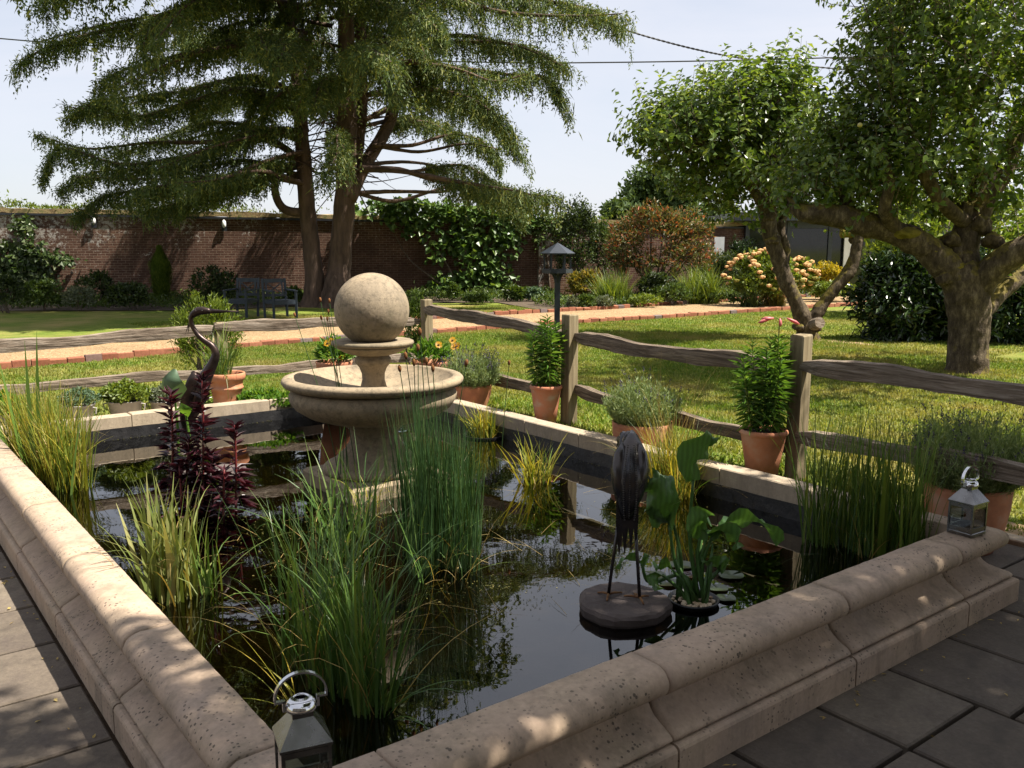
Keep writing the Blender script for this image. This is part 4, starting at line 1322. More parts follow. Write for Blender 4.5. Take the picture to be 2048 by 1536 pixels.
bucket(250, 6.93, 'galvanised bucket of bright green bushy herb, largest of the row', 'light_shrub', .135, 800, (.034, .024), 1300, (.185, .15, .145))
bucket(158, 6.72, 'galvanised bucket of blue-green herb behind the left reeds', 'herb_blue', .115, 808, (.028, .017), 1000, (.14, .13, .115))
bucket(330, 7.1, 'galvanised bucket of grey-green herb half hidden by purple plants', 'grey_shrub', .12, 800, (.03, .018), 700, (.14, .13, .11))
bucket(8, 6.45, 'galvanised bucket of deep green herb at the left picture edge', 'herb_green', .115, 825, (.035, .024), 1000, (.15, .13, .14))
# terracotta pot of reedy grass behind the far heron
pp = at_y(452, 745, 7.45); c = np.array([pp[0], pp[1], ground_at(pp) - .003]); h = pp[2] - c[2]
prof = [(0, 0), (.105, 0), (.115, h * .3), (.128, h * .58), (.138, h * .60), (.138, h * .64), (.130, h * .66), (.138, h * .80), (.152, h * .82), (.158, h * .90), (.156, h * .98), (.150, h), (.138, h * .98), (.134, h * .85), (0, h * .85)]
rt = potted('grass_pot', 'banded terracotta pot of tall arching grass behind the far heron', c, prof, 'terracotta', 'potted plants on the far side', .134, h * .88)
def grass_clump(root, c, rad, n, h, w, mat, lean=.35, droop=.9, name='blade', segs=6, power=1.6, az=None, spread=1.0, hmin=.5):
    a = rng.uniform(0, 2 * np.pi, n) if az is None else az + rng.normal(0, spread, n)
    k = np.sqrt(rng.random(n)) * rad
    ab = rng.uniform(0, 2 * np.pi, n)
    base = np.asarray(c, float) + np.stack([np.cos(ab) * k, np.sin(ab) * k, 0 * ab], -1)
    V, F, C = blades(base, a, np.abs(rng.normal(0, lean, n)), droop * rng.uniform(.1, 1.3, n) * np.where(rng.random(n) < .22, 2.0, 1), h * rng.uniform(hmin, 1.0, n), w * rng.uniform(.55, 1.35, n), segs, power)
    o = tag(Geo().add(V, F).build(name, MAT[mat], root), kind='stuff')
    return o, C
grass_clump(rt, c + UZ * h * .9 - U1 * .05, .09, 170, .42, .007, 'reed_green', .35, .55)
grass_clump(rt, c + UZ * h * .9 - U1 * .05, .08, 45, .66, .006, 'light_shrub', .55, 1.5)
# gaillardia pots behind the fountain
def flower_head(root, p, d, rad, petal='petal_yellow'):
    d = unit(d); n = 15
    s = unit(np.cross(d, np.array([.3, .2, 1.]))); u = np.cross(s, d)
    a = np.arange(n) / n * 2 * np.pi + rng.normal(0, .07, n)
    D = np.cos(a)[:, None] * s + np.sin(a)[:, None] * u + d * .18
    V, F = cards(np.tile(p, (n, 1)) + D * rad * .2, D, np.tile(d, (n, 1)), rad * rng.uniform(.8, 1.1, n), rad * .38, .05, .05, .6)
    f = Geo().add(V, F).build('flower', MAT[petal], root)
    V, F = icos(p + d * rad * .08, rad * .36, 1, (1, 1, .8)); Geo().add(V, F).build('flower_centre', MAT['petal_brown'], f)
for (px, label, flowers, y) in ((862, 'terracotta pot of yellow daisies right of the fountain ball', ((877, 690), (905, 681), (914, 692), (908, 694)), 7.75), (668, 'terracotta pot of yellow daisies left of the fountain ball', ((655, 687), (684, 713), (661, 682), (690, 709)), 7.45)):
    pp = at_y(px, 722, y); c = np.array([pp[0], pp[1], ground_at(pp) - .003]); h = pp[2] - c[2]
    rt = potted('daisy_pot', label, c, [(0, 0), (.10, 0), (.135, h * .5), (.15, h * .95), (.155, h), (.143, h), (.14, h * .85), (0, h * .85)], 'terracotta', 'potted plants on the far side', .138, h * .88)
    leafball(rt, c + UZ * (h + .02), (.15, .14, .16), 420, .075, .022, 'herb_green', up=.9)
    for k, (fx_, fy_) in enumerate(flowers):
        fp = at_y(fx_, fy_, y - .12 + .05 * k)
        b0 = c + UZ * h + (fp - c) * np.array([.3, .3, 0])
        V, F = tube([b0, (b0 + fp) / 2 + UZ * .04, fp], [.003, .0025, .002], 5)
        st = Geo().add(V, F).build('stalk', MAT['herb_green'], rt)
        flower_head(rt, fp, np.array([rng.normal(0, .2), -.8, .45]), .031)
# low strawberry-like patch beyond the far coping
pp = at_y(525, 800, 7.45)
root = thing('leafy_patch', 'low bright green leafy plants beyond the far coping', 'plant', (pp[0], pp[1], .27))
leafball(root, (pp[0], pp[1], .27), (.30, .10, .13), 900, .042, .036, 'herb_green', up=.7)

# ------------------------------------------------------------------ plants standing in the pond
def clump_root(name, label, px, py, z=None, cat='plant', group='water plants in the pond'):
    p = on_z(px, py, WATER if z is None else z)
    return thing(name, label, cat, (p[0], p[1], BED), group), np.array([p[0], p[1], WATER - .06])
# A: sedge and iris by the left wall
root, c = clump_root('pond_sedge', 'tall mixed yellow-green sedge and iris clump against the left wall', 100, 952)
c = SRZ(S0 + .27, 6.05, WATER - .08)
for k in range(5):
    cc = SRZ(S0 + .14 + .025 * k, 6.75 - .25 * k, WATER - .08)
    grass_clump(root, cc, .11, 70, .74, .009, 'light_shrub', .13, .4)
    grass_clump(root, cc, .11, 110, .70, .009, 'sedge_yellow', .14, .5)
    grass_clump(root, cc, .13, 14, .82, .005, 'straw', .25, .9)
for (px, py, hh, az_, ln_) in ((55, 955, .86, 2.6, .22), (70, 960, .93, 2.0, .05), (85, 955, .98, 1.5, .02), (112, 960, .96, .3, .14), (30, 930, .78, 3.0, .30), (100, 965, .74, .2, .25), (140, 990, .60, .0, .15)):
    p = on_z(px, py, WATER)
    V, F, C = blades([p - UZ * .05], az_, ln_, .12, hh, .036, 7, twist=.6, tip=.02); Geo().add(V, F).build('iris_leaf', MAT['reed_green' if px != 112 else 'light_shrub'], root)
# B: variegated iris
root, c = clump_root('variegated_iris', 'cream and green striped iris clump by the sunlit left wall', 345, 1190)
grass_clump(root, c, .11, 80, .62, .022, 'iris_variegated', .16, .4, 'iris_leaf', 7)
grass_clump(root, c, .13, 22, .62, .012, 'iris_variegated', .35, 1.8, 'iris_leaf', 8)
grass_clump(root, c, .15, 16, .50, .006, 'straw', .6, 1.5, 'dead_leaf', 7)
grass_clump(root, c + np.array([.12, .02, 0]), .08, 26, .5, .011, 'reed_green', .3, .9, 'iris_leaf', 7)
# C: purple lobelia
root, c = clump_root('purple_lobelia', 'glossy dark burgundy lobelia spikes in front of the far heron', 405, 1025)
yb = c[1]
def lobelia(px, ptop, pbot, dense=1.0):
    b = at_y(px, pbot, yb + rng.normal(0, .06)); t_ = at_y(px + rng.normal(0, 3), ptop, b[1])
    V, F = tube(spline([b, (b + t_) / 2 + rng.normal(0, .008, 3), t_], 4), np.linspace(.0085, .005, 9), 7)
    st = Geo().add(V, F).build('stem', MAT['lobelia_stem'], root, smooth=True)
    H = t_[2] - b[2]
    nl = int(H * 240 * dense)
    t = rng.random(nl) ** .8
    P = b + (t_ - b) * t[:, None]
    a = rng.uniform(0, 2 * np.pi, nl)
    D = np.stack([np.cos(a), np.sin(a), .15 + 1.1 * t ** 2], -1)
    L = rng.uniform(.07, .125, nl) * (1.12 - .42 * t)
    V, F = cards(P, D, np.tile(UZ, (nl, 1)) + rng.normal(0, .25, (nl, 3)), L, L * .27, .22, .32, .4)
    tag(Geo().add(V, F).build('foliage', MAT['lobelia'], root), kind='stuff')
for a in ((403, 752, 1050, 1.0), (340, 790, 1010, .9), (472, 850, 1030, .8), (380, 880, 1060, 1.0), (425, 905, 1070, .9), (362, 930, 1060, .8), (448, 940, 1075, .8), (398, 960, 1085, .9)):
    lobelia(*a)
# floppy broad leaf left of the heron
def broad_leaf(name, P, wid, mat, parent, cup=.12, wave=.0, n=9):
    """a broad leaf along the path P; wid: half-widths along it"""
    P = spline(P, 3); m_ = len(P)
    wv = np.interp(np.linspace(0, 1, m_), np.linspace(0, 1, len(wid)), wid)
    T_ = unit(np.gradient(P, axis=0))
    V = []
    u = np.linspace(-1, 1, n)
    sd = unit(np.cross(T_[len(T_) // 2], np.array([.15, .55, .8])))
    for i in range(m_):
        s = unit(sd - T_[i] * np.dot(sd, T_[i])); nn = np.cross(s, T_[i])
        ph = wave * np.sin(i * 1.1 + u * 2.0) * np.abs(u)
        V.append(P[i] + (u * wv[i])[:, None] * s + (np.abs(u) ** 1.5 * wv[i] * cup + ph)[:, None] * nn)
    F = [[i * n + j, i * n + j + 1, (i + 1) * n + j + 1, (i + 1) * n + j] for i in range(m_ - 1) for j in range(n - 1)]
    return Geo().add(np.concatenate(V), F).build(name, MAT[mat], parent, smooth=True)
p0 = at_y(352, 850, yb + .35)
arum2 = thing('arum_lily', 'single pale broad-leaved arum behind the purple lobelia', 'plant', (p0[0], p0[1], BED), 'water plants in the pond')
V, F = tube([np.array([p0[0], p0[1], WATER - .05]), at_y(356, 860, p0[1]), at_y(350, 800, p0[1])], [.009, .008, .006], 6); Geo().add(V, F).build('leaf_stalk', MAT['herb_green'], arum2)
broad_leaf('leaf', [at_y(350, 802, p0[1]), at_y(345, 780, p0[1] - .05), at_y(342, 760, p0[1] - .07), at_y(350, 738, p0[1] - .04)], [.02, .075, .065, .006], 'herb_blue', arum2, .25, .008)
V, F = tube([np.array([p0[0] + .1, p0[1], WATER - .05]), at_y(380, 880, p0[1]), at_y(372, 830, p0[1])], [.009, .008, .006], 6); Geo().add(V, F).build('leaf_stalk', MAT['herb_green'], arum2)
broad_leaf('leaf', [at_y(372, 832, p0[1]), at_y(366, 820, p0[1] - .05), at_y(362, 806, p0[1] - .05)], [.015, .05, .004], 'herb_green', arum2, .2, .006)
# D: near reeds behind the front wall
root, c = clump_root('pond_reeds', 'deep green arching reeds close behind the near lantern', 690, 1425)
for (px, py, n) in ((590, 1370, 36), (650, 1400, 60), (700, 1425, 60), (745, 1450, 60), (640, 1330, 40), (720, 1370, 40)):
    p = on_z(px, py, WATER - .05)
    grass_clump(root, p, .06, int(n * .95), .76, .0082, 'reed_dark', .17, .9, 'blade', 9, 2.2)
    grass_clump(root, p, .05, n // 7, .70, .0045, 'straw', .3, 1.9, 'dead_leaf', 8, 1.8)
p = on_z(760, 1440, WATER - .03)
grass_clump(root, p, .04, 12, .55, .008, 'reed_dark', .5, 1.6, 'blade', 8, 1.3, az=.1, spread=.35)
p = on_z(600, 1420, WATER - .03)
grass_clump(root, p, .04, 8, .42, .006, 'sedge_yellow', .6, 1.4, 'blade', 7, 1.3, az=3.4, spread=.5)
# E: upright rushes in front of the fountain
root, c = clump_root('pond_rushes', 'dense clump of upright dark green rushes before the fountain bowl', 868, 1130)
for (px, py, n, hh) in ((830, 1120, 130, .82), (865, 1145, 150, .88), (900, 1150, 130, .82), (935, 1125, 110, .74), (860, 1090, 100, .88), (800, 1125, 50, .80), (910, 1095, 80, .80), (845, 1165, 60, .6), (930, 1160, 60, .6)):
    p = on_z(px, py, WATER - .05)
    o, C = grass_clump(root, p, .07, n, hh, .0052, 'rush_green', .085, .09, 'rush', 6, hmin=.6)
for (px, py) in ((812, 728), (826, 693), (823, 700), (838, 672), (824, 690), (930, 732), (1018, 729), (852, 728), (868, 640)):
    pass
heads = ((812, 716), (828, 730), (853, 727), (932, 731), (1018, 729), (840, 668), (836, 700), (866, 742), (800, 742))
for (px, py) in heads:
    p0 = on_z(870 + rng.normal(0, 22), 1120, WATER - .05)
    if px > 1000: p0 = on_z(1000, 950, WATER - .05)
    t_ = at_y(px, py, p0[1] - .02)
    V, F = tube(spline([p0, (p0 + t_) / 2 + rng.normal(0, .01, 3), t_], 4), np.linspace(.003, .002, 9), 5)
    st = Geo().add(V, F).build('flower_stalk', MAT['rush_green'], root)
    d = unit(t_ - p0)
    V, F = tube([t_ - d * .006, t_ + d * .006, t_ + d * .020, t_ + d * .030], [.003, .0085, .0085, .002], 8)
    Geo().add(V, F).build('seed_head', MAT['cattail'], st, smooth=True)
for (px, py) in ((641, 602), (659, 604), (657, 625), (643, 638), (590, 632), (655, 640)):      # heads left of the ball
    p0 = on_z(690 + rng.normal(0, 14), 1010, WATER - .05)
    t_ = at_y(px, py, p0[1] + .1)
    V, F = tube(spline([p0, (p0 + t_) / 2 + np.array([.03, 0, 0]), t_], 4), np.linspace(.003, .0018, 9), 5)
    st = Geo().add(V, F).build('flower_stalk', MAT['rush_green'], root)
    d = unit(t_ - p0)
    V, F = tube([t_ - d * .006, t_ + d * .004, t_ + d * .015, t_ + d * .022], [.003, .007, .007, .002], 8)
    Geo().add(V, F).build('seed_head', MAT['cattail'], st, smooth=True)
grass_clump(root, on_z(860, 1160, WATER - .04), .16, 40, .48, .008, 'reed_dark', .5, 1.3, 'blade', 7)
grass_clump(root, on_z(900, 1170, WATER - .04), .12, 22, .42, .004, 'straw', .75, 1.4, 'dead_leaf', 7)
# wispy reeds between the lobelia and the rushes
root, c = clump_root('pond_reeds', 'loose thin green reeds in front of the fountain base', 690, 1130)
grass_clump(root, on_z(700, 1120, WATER - .04), .14, 75, .66, .010, 'reed_dark', .22, .9, 'blade', 8, 2.0)
grass_clump(root, on_z(740, 1030, WATER - .04), .07, 16, .40, .007, 'sedge_yellow', .3, 2.0, 'blade', 8, 1.8)
grass_clump(root, on_z(590, 1080, WATER - .04), .10, 14, .48, .006, 'reed_dark', .35, 1.2, 'blade', 8, 2.0)
# F, G: golden sedges by the right-hand wall
for (px, py, label, hh, n) in ((968, 872, 'golden sedge in a tray under the fountain bowl\'s right edge', .40, 110), (1072, 962, 'golden-green sweet flag in the water below the middle fence post', .40, 70)):
    root, c = clump_root('golden_sedge', label, px, py)
    grass_clump(root, c, .10, n, hh, .012, 'sedge_yellow', .32, .75, 'blade', 6)
    grass_clump(root, c, .09, n // 3, hh * .9, .010, 'reed_green', .25, .5, 'blade', 6)
    grass_clump(root, c, .10, n // 3, hh * .7, .005, 'straw', .6, 1.2, 'dead_leaf', 6)
    if px < 1000:
        V, F = lathe([(.0, WATER - .1), (.12, WATER - .1), (.16, WATER + .015), (.15, WATER + .015), (.14, WATER - .02), (0, WATER - .02)], 24, (c[0], c[1], 0)); Geo().add(V, F).build('basket', MAT['liner'], root)
# H: feathery sedge right of the near heron
root, c = clump_root('feathery_sedge', 'feathery yellow-green sedge with thin arching stems behind the near heron', 1388, 988)
c = SRZ(S1 - .15, 3.45, WATER - .06)
grass_clump(root, c, .12, 260, .56, .0068, 'sedge_yellow', .22, .55, 'blade', 6)
grass_clump(root, c, .12, 150, .60, .0055, 'reed_green', .28, .7, 'blade', 6)
grass_clump(root, c, .10, 60, .95, .0028, 'straw', .22, .55, 'flower_stalk', 7)
grass_clump(root, c, .08, 40, .85, .0035, 'straw', .65, 1.5, 'dead_leaf', 8)
# I: tall rushes at the right-hand end
root, c = clump_root('pond_rushes', 'tall green rushes in the pond\'s right corner before the big lavender', 1742, 1085)
c = SRZ(S1 - .16, 2.20, WATER - .06)
for k in range(4):
    grass_clump(root, c + U2 * (.13 * k - .18) + U1 * rng.normal(0, .03), .085, 95, .86, .008, 'reed_green', .13, .3, 'rush', 7, hmin=.5)
grass_clump(root, c, .15, 40, .82, .0042, 'rush_green', .30, .7, 'rush', 7)
grass_clump(root, c - U2 * .12, .10, 9, .70, .026, 'light_shrub', .10, .25, 'iris_leaf', 7)
grass_clump(root, c, .14, 45, .32, .006, 'straw', .35, .8, 'dead_leaf', 6)
grass_clump(root, c, .14, 30, .75, .0035, 'rush_green', .7, 1.0, 'rush', 7)
# J: arum lily in a basket beside the near heron
root, c = clump_root('arum_lily', 'large crinkled dark green arum leaves beside the near heron', 1387, 1205)
cy = c[1]
bk = Geo().add(*lathe([(.0, WATER - .16), (.07, WATER - .16), (.098, WATER + .012), (.104, WATER + .014), (.104, WATER + .020), (.096, WATER + .020), (.09, WATER - .0), (0, WATER - .0)], 30, (c[0], c[1], 0))).build('basket', MAT['liner'], root, smooth=True)
for k in range(75):
    a = rng.uniform(0, 6.28); r_ = .085 * math.sqrt(rng.random())
    V, F = icos((c[0] + r_ * math.cos(a), c[1] + r_ * math.sin(a), WATER + .008 + .006 * rng.random()), rng.uniform(.007, .014), 1, (1, 1.2, .65), .08)
    Geo().add(V, F).build('pebble', MAT['pebble'], bk, smooth=True)
def arum_leaf(stalk, path, wid, wave=.010, cup=.22):
    dy0 = rng.normal(0, .03)
    b = np.array([c[0] + rng.normal(0, .035), c[1] + rng.normal(0, .03), WATER])
    pts = [b] + [at_y(x, y, cy + dy) for (x, y, dy) in stalk]
    wid = [w_ * 1.05 for w_ in wid]; wave = wave * 2.2
    V, F = tube(spline(pts, 5), np.linspace(.010, .006, (len(pts) - 1) * 5 + 1), 8)
    st = Geo().add(V, F).build('leaf_stalk', MAT['arum'], root, smooth=True)
    broad_leaf('leaf', [at_y(x, y, cy + dy) for (x, y, dy) in path], wid, 'arum', st, cup, wave, 11)
arum_leaf([(1380, 1080, 0), (1386, 960, 0)], [(1388, 962, 0), (1380, 930, -.03), (1395, 905, -.05), (1420, 880, -.04), (1428, 874, -.02)], [.02, .055, .068, .05, .006])
arum_leaf([(1352, 1130, 0), (1338, 1050, 0)], [(1338, 1050, 0), (1325, 1020, -.04), (1322, 990, -.06), (1312, 960, -.05), (1305, 952, -.02)], [.02, .06, .075, .05, .006], .018)
arum_leaf([(1362, 1120, .02), (1345, 1040, .04)], [(1345, 1045, .04), (1325, 1045, .0), (1308, 1030, -.03), (1303, 1012, -.04)], [.02, .05, .05, .006], .014)
arum_leaf([(1395, 1120, 0), (1400, 1075, 0)], [(1400, 1080, 0), (1396, 1050, -.03), (1410, 1035, -.05), (1425, 1030, -.04)], [.02, .055, .045, .006], .014)
arum_leaf([(1405, 1130, 0), (1425, 1070, 0)], [(1425, 1075, 0), (1450, 1045, -.02), (1490, 1042, -.03), (1530, 1050, -.03), (1562, 1085, -.03)], [.015, .04, .055, .045, .006], .012)
arum_leaf([(1400, 1120, 0), (1415, 1070, .0)], [(1415, 1072, .0), (1440, 1060, -.05), (1465, 1075, -.08), (1475, 1098, -.09)], [.02, .05, .045, .006], .014)
arum_leaf([(1365, 1150, 0), (1300, 1165, -.03), (1283, 1128, -.04)], [(1283, 1130, -.04), (1265, 1116, -.06), (1243, 1122, -.07), (1236, 1138, -.07)], [.008, .024, .02, .004], .006)
arum_leaf([(1365, 1150, 0), (1300, 1165, -.03), (1284, 1128, -.04)], [(1284, 1128, -.04), (1292, 1116, -.05), (1296, 1110, -.05)], [.008, .02, .004], .006)
arum_leaf([(1420, 1160, 0), (1440, 1140, 0)], [(1440, 1142, 0), (1425, 1125, -.02), (1402, 1120, -.04)], [.012, .035, .006], .008)
arum_leaf([(1420, 1160, 0), (1438, 1140, 0)], [(1438, 1142, 0), (1448, 1128, -.02), (1455, 1115, -.03)], [.01, .025, .005], .008)
arum_leaf([(1360, 1180, -.02), (1325, 1150, -.04)], [(1325, 1150, -.04), (1312, 1160, -.06), (1318, 1180, -.07)], [.012, .035, .006], .012)
arum_leaf([(1368, 1170, -.02), (1345, 1140, -.03)], [(1345, 1140, -.03), (1325, 1130, -.05), (1308, 1134, -.06)], [.01, .03, .005], .01)
for k in range(9):
    b = np.array([c[0] + rng.normal(0, .04), c[1] + rng.normal(0, .03), WATER]); t_ = b + np.array([rng.normal(0, .05), rng.normal(0, .03), rng.uniform(.12, .3)])
    V, F = tube([b, (b + t_) / 2 + rng.normal(0, .008, 3), t_], [.008, .007, .004], 7); Geo().add(V, F).build('leaf_stalk', MAT['arum'], root, smooth=True)
# lily pads
def pad(px, py, rad, rot, label, mat='pad', z=.0):
    p = on_z(px, py, WATER + .006 + z)
    n = 22
    a = rot + np.linspace(R(12), R(348), n)
    V = [p] + [p + np.array([math.cos(x) * rad * (1 + rng.normal(0, .015)), math.sin(x) * rad, .003 + .002 * math.sin(x * 3)]) for x in a]
    V = np.array(V); V2 = V - UZ * .0025
    m_ = len(V)
    F = [[0, i, i + 1] for i in range(1, n)] + [[m_, m_ + i + 1, m_ + i] for i in range(1, n)] + [[i, m_ + i, m_ + i + 1, i + 1] for i in range(1, n)]
    o = Geo().add(np.concatenate([V, V2]), F).build('lily_pad', MAT[mat])
    return tag(o, label, 'lily pad', 'lily pads by the arum')
pad(1462, 1150, .055, .5, 'green lily pad right of the arum, farthest from the heron')
pad(1436, 1176, .042, 2.2, 'green lily pad floating just right of the arum stalks')
pad(1362, 1130, .055, 4.0, 'lily pad behind the arum stalks, left of the others')
pad(1452, 1196, .04, 1.2, 'brownish lily pad nearest the arum basket', 'pad')
pad(1385, 1150, .045, 3.0, 'reddish lily pad among the arum stalks', 'lobelia')
pad(1310, 1150, .05, 2.6, 'small lily pad behind the near heron\'s right leg')
pad(1335, 1165, .05, 1.6, 'small lily pad between heron disc and arum')
for (px, py, lab) in ((1542, 1160, 'red goldfish near the surface right of the arum'), (1590, 1178, 'second red goldfish close to the front wall')):
    p = on_z(px, py, WATER - .03)
    d = unit(np.array([.9, -.45, 0]))
    V, F = loft([p - d * .075, p - d * .04, p, p + d * .04, p + d * .06], [(.003, .006), (.010, .012), (.015, .016), (.011, .012), (.002, .003)], 10, np.cross(d, UZ))
    fish = thing('goldfish', lab, 'fish', p, 'goldfish in the pond')
    Geo().add(V, F).build('body', MAT['fish_red'], fish, smooth=True)
    s_ = np.cross(d, UZ)
    V = np.array([p - d * .07, p - d * .105 + s_ * .018, p - d * .092, p - d * .105 - s_ * .018]); Geo().add(V, [[0, 1, 2], [0, 2, 3]]).build('tail', MAT['fish_red'], fish)
# floating weed and fallen bits on the water
n = 800
zone = rng.random(n)
px = np.where(zone < .45, rng.normal(600, 90, n), np.where(zone < .75, rng.normal(1010, 70, n), rng.uniform(180, 1650, n)))
py = np.where(zone < .45, rng.normal(1075, 50, n), np.where(zone < .75, rng.normal(1195, 22, n), rng.uniform(880, 1250, n)))
P = np.array([on_z(a, b, WATER + .0025) for a, b in zip(px, py)])
s_ = P @ U1; r_ = P @ U2
P = P[(s_ > S0 + .03) & (s_ < S1 - .03) & (r_ > R0 + .03) & (r_ < R1 - .03)]
n = len(P)
a = rng.uniform(0, 6.28, n)
V, F = cards(P, np.stack([np.cos(a), np.sin(a), 0 * a], -1), np.tile(UZ, (n, 1)), rng.uniform(.004, .016, n), rng.uniform(.003, .007, n), .02, 0)
tag(Geo().add(V, F).build('floating_weed', MAT['weed_float']), 'scattered duckweed and fallen bits floating on the pond', 'pond weed', kind='stuff')
# thin bent stems lying across the water
n = 70
px = np.concatenate([rng.normal(1150, 130, 40), rng.normal(560, 110, 30)]); py = np.concatenate([rng.normal(1090, 70, 40), rng.normal(1080, 70, 30)])
base = np.array([on_z(a, b, WATER + .004) for a, b in zip(px, py)])
s_ = base @ U1; r_ = base @ U2
base = base[(s_ > S0 + .25) & (s_ < S1 - .25) & (r_ > R0 + .3) & (r_ < R1 - .3)]; n = len(base)
V, F, C = blades(base, rng.uniform(0, 6.28, n), rng.uniform(1.25, 1.5, n), rng.uniform(0, .2, n), rng.uniform(.08, .24, n), .0028, 5, twist=.3)
tag(Geo().add(V, F).build('fallen_stems', MAT['straw']), 'thin bent dead stems lying over the water', 'dead stems', kind='stuff')

# pale flakes imitating sparkle along the water's edge, far and right-hand walls
n = 260
a = rng.random(n)
w_ = np.abs(rng.normal(0, .012, n)) + .004
side = rng.random(n) < .55
s_ = np.where(side, S0 + .1 + a * (S1 - S0 - .15), S1 - .014 - w_)
r_ = np.where(side, R1 - .014 - w_, R0 + .3 + a * (R1 - R0 - .4))
P = s_[:, None] * U1 + r_[:, None] * U2 + (WATER + .003) * UZ
b = rng.uniform(0, 6.28, n)
V, F = cards(P, np.stack([np.cos(b), np.sin(b), 0 * b], -1), np.tile(UZ, (n, 1)), rng.uniform(.006, .018, n), rng.uniform(.004, .009, n), .02, 0)
tag(Geo().add(V, F).build('scum_sparkle', MAT['weed_float']), 'pale scum flakes imitating sparkle where the water meets the liner', 'scum', kind='stuff')
# fallen leaves, twigs and grit on the terrace and the stone rim
n = 150
s_ = np.concatenate([rng.uniform(-1.2, OUT_S - .02, 70), rng.uniform(.6, 4.6, 80)]); r_ = np.concatenate([rng.uniform(1.2, 5.5, 70), rng.uniform(-.2, OUT_R - .01, 80)])
edge = rng.random(n) < .5
s_[:70] = np.where(edge[:70], OUT_S - np.abs(rng.normal(0, .05, 70)) - .01, s_[:70]); r_[70:] = np.where(edge[70:], OUT_R - np.abs(rng.normal(0, .05, 80)) - .01, r_[70:])
P = s_[:, None] * U1 + r_[:, None] * U2 + .006 * UZ
b = rng.uniform(0, 6.28, n)
V, F = cards(P, np.stack([np.cos(b), np.sin(b), rng.normal(0, .12, n)], -1), unit(np.tile(UZ, (n, 1)) + rng.normal(0, .3, (n, 3))), rng.uniform(.008, .035, n), rng.uniform(.004, .014, n), .12, .1)
tag(Geo().add(V, F).build('fallen_leaves', MAT['straw']), 'small dry leaves and bits scattered over the terrace', 'leaf litter', kind='stuff')
from mathutils import noise as mnoise
